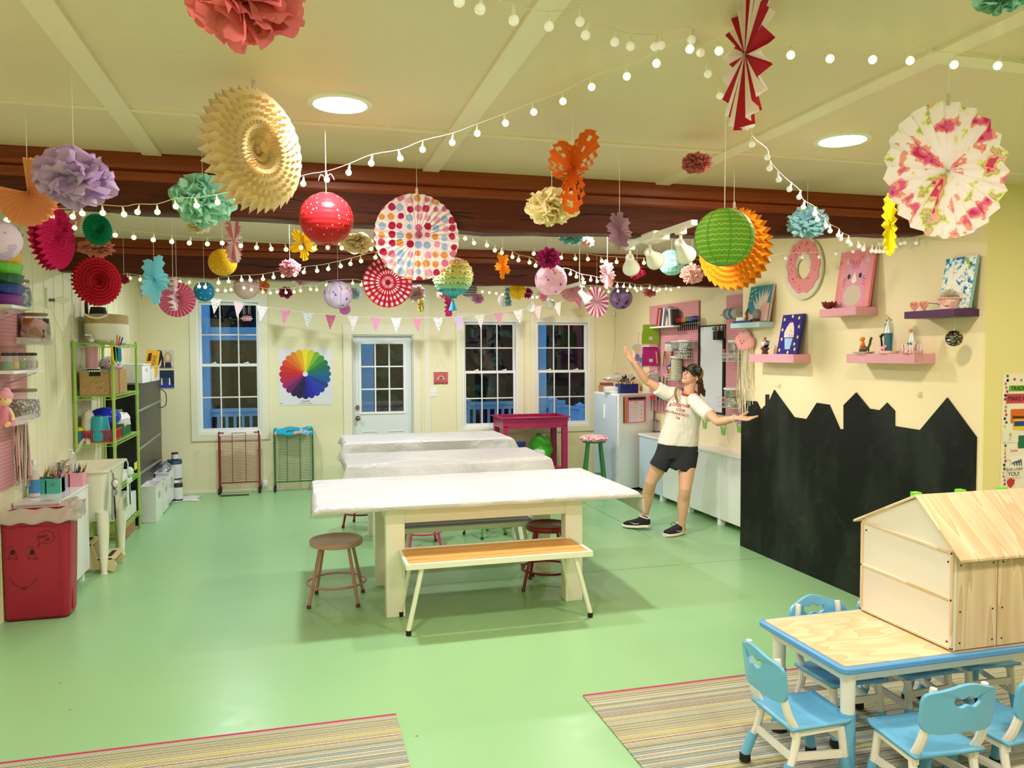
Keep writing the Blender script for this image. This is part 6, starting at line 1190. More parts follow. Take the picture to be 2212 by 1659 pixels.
# sundae canvas
t, f = canvas(5.30, 5.57, 1.731, 2.045, 3.735, .06, 'deep blue canvas painting of an ice cream sundae', pat('cobalt_speckle', lambda t: t.mix(t.math('LESS_THAN', t.voro(t.coords(), 95)[0], .13), '#2a2286', '#c9c4e6'), .6), '#231c74')
blob(t, f, 'cup', '9fc6ea', [(.28, .4), (.68, .4), (.62, .12), (.38, .12)]); blob(t, f, 'cream', 'f2dcd6', [(.24, .42), (.22, .55), (.3, .68), (.42, .80), (.56, .80), (.66, .66), (.7, .52), (.7, .42)], .0012)
g = random.Random(9)
for i in range(46): u, v = g.uniform(.27, .66), g.uniform(.44, .74); a = g.uniform(0, PI); part(MB().bar(f(u, v, .0016), f(u+.03*math.cos(a), v+.02*math.sin(a), .0016), .002, .001), 'sprinkle', mat('sprinkle_red', '#7a2430', .6), t)
blob(t, f, 'cherry', '8a1422', el(.47, .82, .05, .035), .002)
for u, v in ((.12, .88), (.82, .9), (.5, .95), (.1, .62), (.88, .68), (.9, .42), (.14, .38), (.12, .1), (.86, .12), (.55, .04), (.8, .25)): blob(t, f, 'lemon_dot', 'e9d96a', el(u, v, .045, .042), .0014)
# fan brush / hand canvas on the blue shelf
t, f = canvas(5.715, 6.05, 2.001, 2.31, 3.745, .055, 'teal canvas with pink speckled shell fronds on the pale blue shelf', pat('teal_ground', lambda t: t.mix(t.noise(t.coords(), 8), '#2f7f94', '#4a9aa8'), .6), '#d8b0b0')
for i, (u0, a, h) in enumerate(((.42, 128, 'f0c4c0'), (.48, 112, 'e0e6e0'), (.55, 98, 'd8ecd0'), (.62, 86, 'f2cfc8'), (.7, 76, 'f4e6e4'), (.76, 66, 'eccfc9'), (.46, 140, 'cfd8e0'))):
    c_, s_ = math.cos(R_(a)), math.sin(R_(a)); b0 = (.66, .12); L = .84; w = .055
    blob(t, f, 'frond', h, [(b0[0]+c_*L*k*.75-s_*w*q*math.sin(PI*min(1, k*.9+.12)), b0[1]+s_*L*k+c_*w*q*math.sin(PI*min(1, k*.9+.12))) for k, q in [(j/8, 1) for j in range(9)]+[(j/8, -1) for j in range(8, -1, -1)]], .0012+.0002*i)
blob(t, f, 'speckled_base', 'eab8b4', [(.5, .02), (.98, .02), (.98, .5), (.72, .52), (.52, .3)], .003); 
for u, v in ((.1, .2), (.14, .1), (.26, .16)): blob(t, f, 'pebble', 'f0cfcb', el(u, v, .08, .07), .0022)
for u, v in ((.1, .86), (.22, .9), (.12, .72), (.3, .8), (.08, .6)): blob(t, f, 'fleck', 'e6eef0', [(u-.05, v-.01), (u+.05, v+.02), (u+.05, v+.04), (u-.05, v+.01)], .0014)
# donut
dc = P(1732, 580, x=3.80); t = thing('donut_art', 'large round donut painting with pink icing and sprinkles', 'wall art', (3.81, dc.y, dc.z-.24)); RD = .243
def ring(r0, r1, x0, x1, wob=0, cy_=0, cz_=0, n=72):
    m = MB(); vs = []
    for k in range(n):
        a = 2*PI*k/n; w = wob*(math.sin(a*9)*.5+math.sin(a*14+1)*.5); c_, s_ = math.cos(a), math.sin(a)
        for r, x in ((r0+w*.6, x1), (r1+w, x1), (r1+w, x0), (r0+w*.6, x0)): vs.append((x, dc.y+cy_+r*c_, dc.z+cz_+r*s_))
    return m.add(vs, [(4*k+j, 4*k+(j+1) % 4, 4*((k+1) % n)+(j+1) % 4, 4*((k+1) % n)+j) for k in range(n) for j in range(4)])
part(ring(.083, RD, 3.805, 3.825), 'board', mat('donut_edge', '#d8d2bc', .7), t, bev=.002); part(ring(.10, RD*.86, 3.800, 3.806, .010, -.012, .018), 'icing', pat('icing_pink', lambda t: t.mix(t.math('LESS_THAN', t.voro(t.coords(), 120)[0], .12), '#e48f92', '#f7e8e6'), .5), t)
g = random.Random(31)
for i in range(34):
    a = g.uniform(0, 2*PI); r = g.uniform(.115, .19); p = Vector((3.799, dc.y-.012+r*math.cos(a), dc.z+.018+r*math.sin(a))); b_ = g.uniform(0, PI); h = g.choice(('e0742c', '7a4a9a', '8a1f3c', 'efb02c', 'd84a5a')); part(MB().tube([p, p+Vector((0, .018*math.cos(b_), .018*math.sin(b_)))], .0026, 5), 'sprinkle', mat('sprk_'+h, '#'+h, .5), t)
# figures on shelves
def onsh(px, py, z, dx=.0):
    p = P(px, py, z=z) if False else None
    return p
def at(px, x, z): q = P(px, 700, x=x); return Vector((x, q.y, z))
c = at(1790, 3.68, 2.056); t = thing('flower_bowl', 'dark red petal-edged bowl at the left end of the slim pink shelf', 'bowl', c)
m = MB()
for k in range(7):
    a = 2*PI*k/7; d = Vector((math.cos(a), math.sin(a), 0)); s = Vector((-d.y, d.x, 0)); m.grid(lambda u, v: c+d*(.012+.042*u)+s*(.026*(v-.5)*2*math.sin(PI*min(1, u*.8+.2)))+Vector((0, 0, .004+.05*u**1.4)), 5, 4)
m.ball(c+Vector((0, 0, .012)), (.028, .028, .012), 14, 8); part(m, 'petals', mat('oxblood_glaze', '#7a1a1e', .25), t, solid=.004); part(MB().ball(c+Vector((-.02, -.01, .02)), .009), 'centre', mat('gold_centre', '#d89a3a', .5), t)
# sunglasses
c = at(1990, 3.70, 1.9965); t = thing('sunglasses', 'pink heart-shaped sunglasses on the purple shelf', 'sunglasses', c); PKG = mat('pink_frame', '#f0a89c', .4); LN = mat('rose_lens', '#c96a62', .1, alpha=.75)
def heart(cy_, s): return [Vector((c.x-.02, cy_+s*(16*math.sin(a)**3)/16, c.z+.032+s*(13*math.cos(a)-5*math.cos(2*a)-2*math.cos(3*a)-math.cos(4*a))/16)) for a in [2*PI*k/28 for k in range(28)]]
for s in (-1, 1): part(MB().tube(heart(c.y+s*.038, .032), .0045, 8, closed=True), 'rim', PKG, t); part(MB().add(heart(c.y+s*.038, .030), [tuple(range(28))]), 'lens', LN, t); part(MB().tube([c+Vector((-.02, s*.07, .045)), c+Vector((.06, s*.068, .04)), c+Vector((.09, s*.066, .012))], .0035, 6), 'arm', PKG, t)
part(MB().tube([c+Vector((-.02, -.01, .038)), c+Vector((-.02, .01, .038))], .004, 6), 'bridge', PKG, t)
# fluffy pot
c = at(2049, 3.70, 1.9965); t = thing('decorated_pot', 'sticker-covered pot of white fluff before the letter K canvas', 'pot', c); 
part(MB().lathe(c, [(0, 0), (.046, 0), (.05, .05), (.054, .056)], 26), 'pot', pat('sticker_pot', lambda t: t.ramp(t.xyz(t.voro(t.coords(), 26)[1])[0], [(0, '#f0c8b8'), (.4, '#e6a8b4'), (.55, '#f2d8c8'), (.75, '#b8a0a0')]), .5), t); part(MB().lathe(c, [(.056, .056), (.062, .062), (.056, .068)], 26), 'rim', PKG, t)
for k in range(20): a = 2*PI*k/20; part(MB().ball(c+Vector((.062*math.cos(a), .062*math.sin(a), .063)), .005, 8, 6), 'bead', mat('pearl_pink', '#f4c8bc', .3), t)
part(MB().text('1989', c+Vector((-.045, -.026, .016)), (.5, -.87, 0), (0, 0, 1), .016), 'lettering', M_BLK, t)
g = random.Random(3); m = MB()
for i in range(420):
    d = Vector((g.gauss(0, 1), g.gauss(0, 1), abs(g.gauss(0, 1)))).normalized(); p = c+Vector((0, 0, .065)); m.tube([p, p+Vector((d.x*.05, d.y*.05, d.z*.055))], [.0028, .0008], 3, caps=False)
part(m, 'fluff', mat('white_fluff', '#e2dccb', 1), t)
# disco ball
p = P(2061, 731, x=3.68); t = thing('disco_ball', 'small mirrored disco ball hanging under the purple shelf', 'disco ball', (p.x, p.y, p.z-.05)); rb = .047; m = MB(); 
m.ball(p, rb, 26, 15); mm = mat('mirror_tiles', '#cfd2d6', .06, 1); 
ob = part(m, 'mirror_ball', [mm, mat('mirror_dark', '#3a3c42', .1, 1), mat('mirror_red', '#b04a52', .1, 1), mat('mirror_teal', '#4a8a82', .1, 1)], t)
g = random.Random(77)
for pl in ob.data.polygons: pl.use_smooth = False; pl.material_index = g.choice((0, 0, 1, 1, 2, 3))
part(MB().tube([p+Vector((0, 0, rb)), (p.x, p.y, 1.951)], .0012, 5).cyl(p+Vector((0, 0, rb-.003)), p+Vector((0, 0, rb+.008)), .007, n=10), 'cord', M_WIRE, t)
for px, py, lab in ((1684, 833, 'clear wall hook above the blackboard, left one'), (1988, 852, 'clear wall hook above the blackboard, right one')):
    p = P(px, py, x=XR-.002); t = thing('wall_hook', lab, 'hook', p); part(MB().box(XR-.006, p.y-.013, p.z-.02, XR-.001, p.y+.013, p.z+.02), 'plate', mat('clear_hook', '#e9e2c4', .2, alpha=.6), t, bev=.004); part(MB().tube(bez([(XR-.006, p.y, p.z+.005), (XR-.022, p.y, p.z-.012), (XR-.03, p.y, p.z+.002)], 4), .003, 6), 'hook', mat('clear_hook', '#e9e2c4', .2, alpha=.6), t)
# craft towers
zs = 1.7345
def tray(px, x, w, h, lab, nm='craft_tray'): pass
c = at(1866, 3.70, zs); t = thing('white_dish', 'flat white dish with figurines at the left of the wide pink shelf', 'dish', c); part(MB().lathe(c, [(0, 0), (.05, 0), (.075, .012), (.07, .013), (0, .004)], 28), 'dish', M_WHITE, t)
c1_ = c+Vector((.01, .02, .013)); t = thing('fox_figurine', 'orange fox figurine standing on the white dish', 'figurine', c1_); OR_ = pat('fox_orange', lambda t: t.ramp(t.math('MULTIPLY', t.xyz(t.coords('Generated'))[2], 1.0), [(0, '#5a2a1a'), (.25, '#c85a1c'), (.6, '#e8862c')]), .4)
part(MB().lathe(c1_, [(0, 0), (.024, 0), (.02, .03), (.012, .06), (.008, .075)], 16), 'body', OR_, t); part(MB().ball(c1_+Vector((-.002, 0, .085)), (.015, .018, .013)).lathe(c1_+Vector((0, .012, .09)), [(.006, 0), (0, .018)], 6).lathe(c1_+Vector((0, -.012, .09)), [(.006, 0), (0, .018)], 6).tube([c1_+Vector((-.01, 0, .083)), c1_+Vector((-.026, 0, .078))], [.006, .002], 8), 'head', mat('fox_head_orange', '#e8862c', .4), t)
c2 = c+Vector((-.01, -.035, .013)); t = thing('dinosaur_figurine', 'dark green long-necked dinosaur figurine beside the fox', 'figurine', c2); GD = mat('dino_green', '#3f4f22', .4)
m = MB().ball(c2+Vector((0, 0, .02)), (.016, .03, .015)).tube(bez([c2+Vector((0, -.02, .025)), c2+Vector((0, -.035, .045)), c2+Vector((0, -.045, .08)), c2+Vector((0, -.055, .092))], 5), [.008]*16, 8).tube([c2+Vector((0, .025, .02)), c2+Vector((0, .055, .008))], [.009, .002], 8)
for dx in (-.01, .01):
    for dy in (-.016, .016): m.tube([c2+Vector((dx, dy, .015)), c2+Vector((dx, dy, 0))], .005, 6)
part(m, 'body', GD, t)
def fence_tray(px, lab, h, peg, cyl_h, cone, towerm, tn, tl, fence):
    c = at(px, 3.71, zs); t = thing('round_trivet', lab, 'trivet', c); part(MB().lathe(c, [(0, 0), (.055, 0), (.06, .006), (.06, .018), (0, .018)], 30), 'disc', pat(peg, lambda t: t.mix(t.math('GREATER_THAN', t.math('SINE', t.math('MULTIPLY', t.noise(t.coords(), 30), 60)), .2), '#f2e2d8', h), .6), t)
    if fence:
        for k in range(22): a = 2*PI*k/22; part(MB().cyl(c+Vector((.052*math.cos(a), .052*math.sin(a), .018)), c+Vector((.056*math.cos(a), .056*math.sin(a), .058)), .0028, n=6), 'picket', mat('white_straw', '#f3efee', .5) if k % 5 else mat('pink_straw', '#d84a7a', .5), t)
    c = c+Vector((.0, 0, .0185)); t = thing('craft_tower', tn, 'craft tower', c); r = .026 if not fence else .022
    part(MB().lathe(c, [(0, 0), (r, 0), (r, cyl_h), (0, cyl_h)], 20), 'tube', towerm, t); part(MB().lathe(c, [(r*1.15, cyl_h), (r*.9, cyl_h+.03), (.004, cyl_h+cone), (0, cyl_h+cone)], 18), 'cone', mat('silver_foil', '#d6d4cf', .35, .2), t)
    return c, t
c, t = fence_tray(1920, 'pink patterned round base under the rocket tower', '#e8a0a0', 'coral_zigzag', .115, .085, mat('teal_card', '#2f6a7c', .4), 'silver rocket tower with a teal tube and beaded wire arch', '', False)
part(MB().text('94', c+Vector((-.027, 0, .085)), (0, -1, 0), (0, 0, 1), .001), 'seam', M_WHITE, t) if False else None
for s in (-1, 1): part(MB().tube(bez([c+Vector((0, s*.034, -.0)), c+Vector((0, s*.040, .10)), c+Vector((0, s*.034, .17)), c+Vector((0, 0, .212))], 6), .0025, 6), 'wire_arch', mat('pale_teal_wire', '#8ab8bc', .4), t)
for k in range(9): a = PI*k/8; part(MB().ball(c+Vector((0, .032*math.cos(a), .17+.042*math.sin(a))), .004, 8, 6), 'bead', mat('bead_mix_%d' % (k % 2), ('#3a2a1c', '#f0e8e0')[k % 2], .4), t)
m = MB().ball(c+Vector((-.035, .01, .018)), (.012, .022, .012)).ball(c+Vector((-.035, -.014, .03)), .009)
for dy in (-.012, .012): m.tube([c+Vector((-.035, .01+dy, .015)), c+Vector((-.035, .01+dy, .0)) ], .004, 6)
one(m, 'pink_animal', mat('toy_pink', '#eaa0b4', .4), 'tiny pink animal figurine at the foot of the rocket tower', 'figurine')
m = MB().tube(bez([c+Vector((-.01, .045, 0)), c+Vector((-.01, .05, .05)), c+Vector((-.01, .056, .09)), c+Vector((-.012, .045, .11))], 5), .006, 8).tube([c+Vector((-.01, .052, .07)), c+Vector((-.01, .07, .1))], .004, 6).tube([c+Vector((-.01, .05, .09)), c+Vector((-.01, .03, .115))], .004, 6)
one(m, 'black_branch', mat('glossy_black', '#1a1a22', .2), 'glossy black branching figurine left of the rocket tower', 'figurine')
c, t = fence_tray(1972, 'magenta round base with a ring of white straw pickets', '#d8306a', 'magenta_zigzag', .055, .075, mat('white_tube', '#ece9e6', .5), 'white cone tower with a pink bow inside the picket ring', '', True)
part(MB().ball(c+Vector((-.01, .008, .125)), (.010, .016, .012)), 'bow', mat('salmon_bow', '#e08a7c', .6), t)
for dy in (-.009, .012): part(MB().box(c.x-.024, c.y+dy-.007, c.z+.035, c.x-.02, c.y+dy+.007, c.z+.05), 'teal_window', mat('teal_card', '#2f6a7c', .4), t)
# on left pink shelf: snow-globe style cup; on blue shelf: egg, books, figure
c = at(1653, 3.72, 1.7295); t = thing('glass_sundae', 'small glass sundae ornament on the pink shelf left of the ice cream canvas', 'ornament', c); part(MB().lathe(c, [(0, 0), (.026, 0), (.028, .012), (.02, .02), (.036, .05), (.036, .055)], 20), 'cup', mat('dark_glass_cup', '#5a3a34', .15), t)
part(MB().ball(c+Vector((0, 0, .085)), (.034, .034, .036)), 'scoop', pat('swirl_scoop', lambda t: t.ramp(t.noise(t.coords(), 22, 1), [(0, '#2a1c22'), (.47, '#c9a0b0'), (.6, '#e6d0d8')]), .15), t); part(MB().ball(c+Vector((0, 0, .13)), .010), 'cherry', mat('cherry_red', '#b8302c', .3), t); part(MB().tube([c+Vector((0, -.02, .07)), c+Vector((0, -.06, .105))], [.004, .007], 8), 'spoon', mat('spoon_teal', '#2f8fb0', .3), t)
c = at(1634, 3.73, 2.001); t = thing('stone_egg', 'grey speckled egg on a small wooden ring on the pale blue shelf', 'ornament', c); part(MB().ball(c+Vector((0, 0, .062)), (.034, .034, .048)), 'egg', pat('grey_speckle', lambda t: t.mix(t.noise(t.coords(), 120), '#6a6a6c', '#b4b4b6'), .6), t); part(MB().lathe(c, [(0, 0), (.034, 0), (.028, .016), (.036, .024), (0, .02)], 20), 'ring_stand', mat('russet_wood', '#7a3422', .5), t)
one(MB().box(3.70, P(1625, 700, x=3.72).y, 2.001, 3.80, P(1587, 700, x=3.72).y-.0 if P(1587, 700, x=3.72).y < 6.19 else 6.18, 2.018), 'blue_notebook', mat('navy_book', '#1f3f7a', .5), 'navy notebook lying on the pale blue shelf', 'book', bev=.002)
one(MB().box(3.71, 6.02, 2.019, 3.79, 6.14, 2.05), 'white_card_box', M_WHITE, 'small white box on the navy notebook', 'box', bev=.002)
c = at(1604, 3.74, 2.019); t = thing('carved_bird', 'brown carved figurine with green wings on the pale blue shelf', 'figurine', c+Vector((0, -.06, -.018))); c = c+Vector((0, -.06, -.0)); part(MB().lathe(c, [(0, 0), (.012, 0), (.014, .02), (.008, .035), (.012, .055), (.006, .07), (0, .07)], 14), 'body', mat('russet_clay', '#a84a22', .4), t); part(MB().tube([c+Vector((0, .02, .06)), c+Vector((0, -.025, .10)), c+Vector((0, -.03, .08))], .006, 6), 'wings', mat('bird_green', '#2a5a3a', .4), t)
# blackboard skyline
bbp = [(6.226, 0.0), (6.226, 1.226), (6.16, 1.317), (5.985, 1.32), (5.92, 1.252), (5.852, 1.296), (5.853, 1.387), (5.806, 1.389), (5.805, 1.326), (5.727, 1.432), (5.451, 1.225), (5.291, 1.223), (5.168, 1.357), (5.022, 1.352), (4.899, 1.18), (4.858, 1.184), (4.862, 1.359), (4.731, 1.457), (4.593, 1.351), (4.494, 1.348), (4.426, 1.403), (4.356, 1.354), (4.354, 1.252), (4.132, 1.246), (3.919, 1.465), (3.70, 1.245), (3.70, 0.0)]
def chalk(t):
    v = t.coords(scale=(1, 1, 1)); n = t.noise(t.coords(scale=(1, 1.4, .6)), 1.8, 5); w = t.n.new('ShaderNodeTexNoise'); w.inputs['Scale'].default_value = 3; w.inputs['Distortion'].default_value = 3; w.inputs['Detail'].default_value = 6; t.link(v, w.inputs[0])
    a = t.math('MULTIPLY', t.math('MAXIMUM', t.math('SUBTRACT', n, .46), 0), 1.5); b = t.math('MULTIPLY', t.math('MAXIMUM', t.math('SUBTRACT', w.outputs[0], .56), 0), 1.0)
    return t.mix(t.math('ADD', a, b), '#090d0a', '#424b47')
one(MB().prism([(XR-.001, y, max(z, .002)) for y, z in bbp], (-.008, 0, 0)), 'blackboard', pat('chalkboard_black', chalk, .5), 'black chalkboard cut like a skyline of house roofs on the right wall', 'blackboard')
# side wall poster board
ps = YC-.013; a = P(2166, 808, y=ps); x1_ = a.x+1.0; z0_ = P(2166, 1058, y=ps).z
t = thing('art_board', 'white board of children\'s drawings with a dotted border on the side wall', 'notice board', (a.x+.5, ps, z0_))
part(MB().box(a.x, ps-.006, z0_, x1_, ps, a.z), 'board', mat('board_white', '#eee9dc', .6), t); g = random.Random(12)
for i in range(46):
    if i < 30: x = a.x+.022+g.uniform(-.008, .008); z = z0_+(a.z-z0_)*(i+.5)/30
    else: x = a.x+.03+.05*(i-30); z = a.z-.03+g.uniform(-.01, .01)
    h = ('23262c', 'b8383c', '8a9a5a', 'd8788a', 'e0c83a', '2f6a4a')[i % 6]; part(MB().cyl((x, ps-.0061, z), (x, ps-.0075, z), .0085, n=12), 'border_dot', mat('dot_'+h, '#'+h, .6), t)
def pb(px, py, k=.007): return P(px, py, y=ps-k)
def sheet(q, h, lab, k=.007): a_, b_ = pb(q[0], q[1], k), pb(q[2], q[3], k); part(MB().box(a_.x, ps-k-.001, b_.z, b_.x, ps-k, a_.z), lab, mat('sheet_'+h, '#'+h, .7), t)
sheet((2180, 833, 2240, 844), '6fae2f', 'green_strip'); sheet((2174, 851, 2236, 870), 'c8414e', 'red_banner'); sheet((2184, 884, 2236, 912), 'd86a1c', 'orange_drawing', .008); sheet((2190, 906, 2240, 927), 'e8c81c', 'yellow_drawing', .009); sheet((2191, 910, 2240, 919), '1c3f8a', 'blue_band', .0105); sheet((2166, 927, 2202, 955), 'ebe6da', 'flower_sheet', .008); sheet((2200, 941, 2240, 967), '1c6a4a', 'green_drawing', .009)
sheet((2173, 968, 2240, 990), 'f0e6dc', 'love_sheet', .008); sheet((2183, 987, 2240, 1008), 'f2efe8', 'wave_sheet', .009); sheet((2176, 1008, 2206, 1030), 'eee8dd', 'word_sheet', .010)
IK = mat('ink_black', '#1f1d20', .7)
m = MB().text('TRADING', pb(2206, 839, .0095), (1, 0, 0), (0, 0, 1), .034).text('MAKE ONE', pb(2205, 861, .0095), (1, 0, 0), (0, 0, 1), .038).text('GOD LOVES', pb(2191, 1014, .012), (1, 0, 0), (0, 0, 1), .022).text('YOU!', pb(2190, 1024, .012), (1, 0, 0), (0, 0, 1), .036)
m.tube([pb(2188+2.2*k, 903-4*(k % 2), .012) for k in range(12)], .003, 5); part(m, 'lettering', IK, t)
m = MB().text('Love', pb(2191, 973, .011), (1, 0, 0), (0, 0, 1), .026); part(m, 'red_lettering', mat('ink_red', '#b8383c', .7), t)
m = MB(); m.ball(pb(2183, 938, .011), (.008, .002, .009), 10, 6); part(m, 'flower', mat('flower_orange', '#e0983a', .7), t); part(MB().tube([pb(2183, 940, .011), pb(2181, 952, .011)], .0015, 5), 'flower_stem', mat('tulip_green', '#79bf4a', .8), t)
for k in range(4): part(MB().tube(bez([pb(2186+5*k, 1003, .012), pb(2190+5*k, 998-2*k, .012), pb(2192+5*k, 1006, .012)], 4), .0022, 5), 'blue_wave', mat('ink_navy', '#1c2f6a', .7), t)
pl = [(2177, 1036), (2183, 1033), (2192, 1036), (2190, 1046), (2183, 1054), (2178, 1050), (2175, 1042)]; part(MB().prism([pb(x, y, .008) for x, y in pl], (0, -.002, 0)), 'strawberry', mat('strawberry_red', '#c8282c', .6), t)
# ================================================================ paper decorations hanging from the ceiling
M_STR = mat('white_thread', '#f2efe4', .7)
def toward(c): d = CAM-c; return math.atan2(d.x, -d.y)
def hang(nm, lab, cat, px, py, Y, yaw=0, grp=None):
    c = P(px, py, y=Y); r = thing(nm, lab, cat, c, toward(c)+yaw, grp); f = 1/((c-CAM).dot(CW)/FPX)  # pixels per metre
    return r, c, 1/f
def string(r, c, z0, bow=False, th=None):
    if c.z+z0 < CE-.01:
        m = MB().tube([(0, 0, z0), (0, 0, CE-c.z)], th or .0011, 5)
        if bow: m.tube(bez([(0, 0, z0+.06), (.02, 0, z0+.08), (.035, 0, z0+.055)], 4), .0014, 4).tube(bez([(0, 0, z0+.06), (-.02, 0, z0+.075), (-.03, 0, z0+.05)], 4), .0014, 4)
        part(m, 'string', M_STR, r, local=True)
def pompom(px, py, rw, rh, Y, h, lab, style='big', seed=0, n=None, bow=False):
    r, c, s = hang('tissue_pompom', lab, 'pompom', px, py, Y, grp=None); g = random.Random(seed+int(px)); A, B = rw*s, rh*s
    n = n or (80 if style == 'big' else 150 if rw > 22 else 80); m = MB(); ph = PI*(3-5**.5)
    for i in range(n):
        z = 1-2*(i+.5)/n; a = ph*i; q = math.sqrt(1-z*z); d = Vector((q*math.cos(a), q*math.sin(a), z))+Vector((g.uniform(-.2, .2), g.uniform(-.2, .2), g.uniform(-.2, .2))); d.normalize()
        t1 = d.orthogonal(); t1.rotate(Matrix.Rotation(g.uniform(0, 2*PI), 3, d)) if False else None
        t1 = Matrix.Rotation(g.uniform(0, 2*PI), 3, d) @ t1; t2 = d.cross(t1); L = g.uniform(.82, 1.04); w = (.30 if style == 'big' else .17)*g.uniform(.8, 1.2); cu = g.uniform(-.16, .16); p1, p2 = g.uniform(0, 6), g.uniform(0, 6)
        def fn(u, v):
            e = 2*v-1; rr = .12+(L-.12)*u; ww = w*(math.sin(PI*min(1, u*.72+.1)))*(1 if u < .85 else .82)
            tip = 1-(.10*abs(e)**2.5 if u > .7 else 0); o = d*rr*tip+t1*ww*e+t2*(cu*u*u+.10*e*e*u+.035*u*math.sin(e*(5 if style == 'big' else 9)+p1)+.02*math.sin(u*7+p2))
            return Vector((o.x*A, o.y*A*.9, o.z*B))
        m.grid(fn, 4, 4 if rw < 30 else 6)
    m.ball((0, 0, 0), (A*.42, A*.4, B*.42), 12, 8)
    part(m, 'petals', paper('tissue_'+h, '#'+''.join('%02x' % int(int(h[i:i+2], 16)*.86+255*.14) for i in (0, 2, 4)), .42), r, local=True); string(r, c, B*.75, bow); return r
def fan(px, py, rw, rh, Y, mt, lab, n=32, shape=None, amp=.05, sgn=1, arc=None, tab=False, cat='paper fan', nm='paper_fan', honey=0, holes_=False, roll=0, hub=True):
    yaw = sgn*math.acos(min(1, rw/rh)) if rw < rh else 0; r, c, s = hang(nm, lab, cat, px, py, Y, yaw); Rr = max(rw, rh)*s; a0, a1 = arc or (0, 2*PI); N2 = n*2; K = 14 if honey else 7; m = MB()
    def pos(i, k, side=0):
        th = a0+(a1-a0)*i/N2; rr = k/K; sh = shape(th) if shape else 1
        if honey:
            sp = .5+.5*math.cos(i*PI); R0 = Rr*(rr*.90+(.10*sp+0 if k == K else 0)); z = Rr*honey*(side*(.10+.42*min(1, rr*2.2)-.25*rr**3)+.17*math.cos(i*PI)*(1 if (k//2) % 2 else -1)*min(1, rr*2.5))
            return Vector((R0*math.cos(th), z, R0*math.sin(th)))
        z = amp*Rr*(1 if i % 2 else -1)*(.25+.75*rr); R0 = Rr*(.015+.985*rr*sh if True else 0)
        return Vector((R0*math.cos(th), z, R0*math.sin(th)))
    for side in ((-1, 1) if honey else (0,)):
        vs = [pos(i, k, side) for i in range(N2+1) for k in range(K+1)]; fs = []
        for i in range(N2):
            for k in range(K):
                if holes_ and (i//3) % 2 == 0 and k in (3, 5) : continue
                fs.append((i*(K+1)+k, (i+1)*(K+1)+k, (i+1)*(K+1)+k+1, i*(K+1)+k+1))
        m.add(vs, fs)
    if roll: m.v = [Matrix.Rotation(roll, 4, 'Y') @ v for v in m.v]
    part(m, 'folds', mt, r, local=True)
    if hub: part(MB().cyl((0, -Rr*.012-amp*Rr*.5, 0), (0, Rr*.012+amp*Rr*.5, 0), Rr*.02, n=10), 'hub', mt, r, local=True)
    if tab: part(MB().box(-.006, -.002, Rr*.95, .006, .002, Rr*1.12), 'hanging_tab', mat('card_tab', '#c9bfae', .7), r, local=True)
    string(r, c, Rr*(shape(PI/2) if shape and not honey else .93)); return r
def lantern(px, py, rad, Y, mt, lab, ribs=15, sq=.97, bow=False, ribm=None, nm='paper_lantern'):
    r, c, s = hang(nm, lab, 'lantern', px, py, Y); A = rad*s; pr = []; n = ribs*4
    for i in range(n+1): t_ = .30+(PI-.60)*i/n; k = 1-.013*abs(math.sin(PI*i/4)); pr.append((A*math.sin(t_)*k, A*sq*math.cos(t_)))
    part(MB().lathe((0, 0, 0), pr[::-1], 36), 'shade', mt, r, local=True)
    m = MB(); rt = A*math.sin(.30)
    for z in (A*sq*math.cos(.30), -A*sq*math.cos(.30)): m.tube([(rt*math.cos(a), rt*math.sin(a), z) for a in [2*PI*k/20 for k in range(20)]], .0012, 5, closed=True)
    m.tube([(-rt, 0, A*sq*.955), (0, 0, A*sq*1.0), (rt, 0, A*sq*.955)], .0012, 5)
    part(m, 'wire_ring', M_WIRE, r, local=True)
    if ribm:
        m = MB()
        for k in range(8): a = 2*PI*k/8+.2; m.tube([(A*1.004*math.sin(q)*math.cos(a), A*1.004*math.sin(q)*math.sin(a), A*sq*math.cos(q)) for q in [.3+(PI-.6)*j/14 for j in range(15)]], A*.022, 5, flat=.3)
        part(m, 'stripe', ribm, r, local=True)
    string(r, c, A*sq, bow, .0016 if rad > 50 else None); return r, A, s
def dots2d(name, bg_, cols, sc, rad, rndm=.35, thin=.3):
    def fn(t):
        mp = t.coords(scale=(1, .0001, 1)); v = t.voro(mp, sc, rndm); t.link
        return t.mix(t.math('LESS_THAN', v[0], rad), bg_, t.ramp(t.xyz(v[1])[0], [(i/len(cols), c) for i, c in enumerate(cols)]))
    return pat(name, fn, .6, thin)
def dots3d(name, bg_, dot, sc, rad, rndm=.5, thin=.3, rough=.5): return pat(name, lambda t: t.mix(t.math('LESS_THAN', t.voro(t.coords(), sc, rndm)[0], rad), bg_, dot), rough, thin)
def blotch(name, cols, sc, thin=.3, det=2): return pat(name, lambda t: t.ramp(t.noise(t.coords(), sc, det), cols), .7, thin)
def polar(t):
    x, y, z = t.xyz(t.coords()); return t.math('ARCTAN2', z, x), t.math('SQRT', t.math('ADD', t.math('MULTIPLY', x, x), t.math('MULTIPLY', z, z)))
def stripes(name, a, b, n, thin=.3): return pat(name, lambda t: t.mix(t.math('GREATER_THAN', t.math('SINE', t.math('MULTIPLY', polar(t)[0], n)), 0), a, b), .7, thin)
petal = lambda n, d, p=0: (lambda th: 1-d*(1-abs(math.cos(n*th/2+p))))
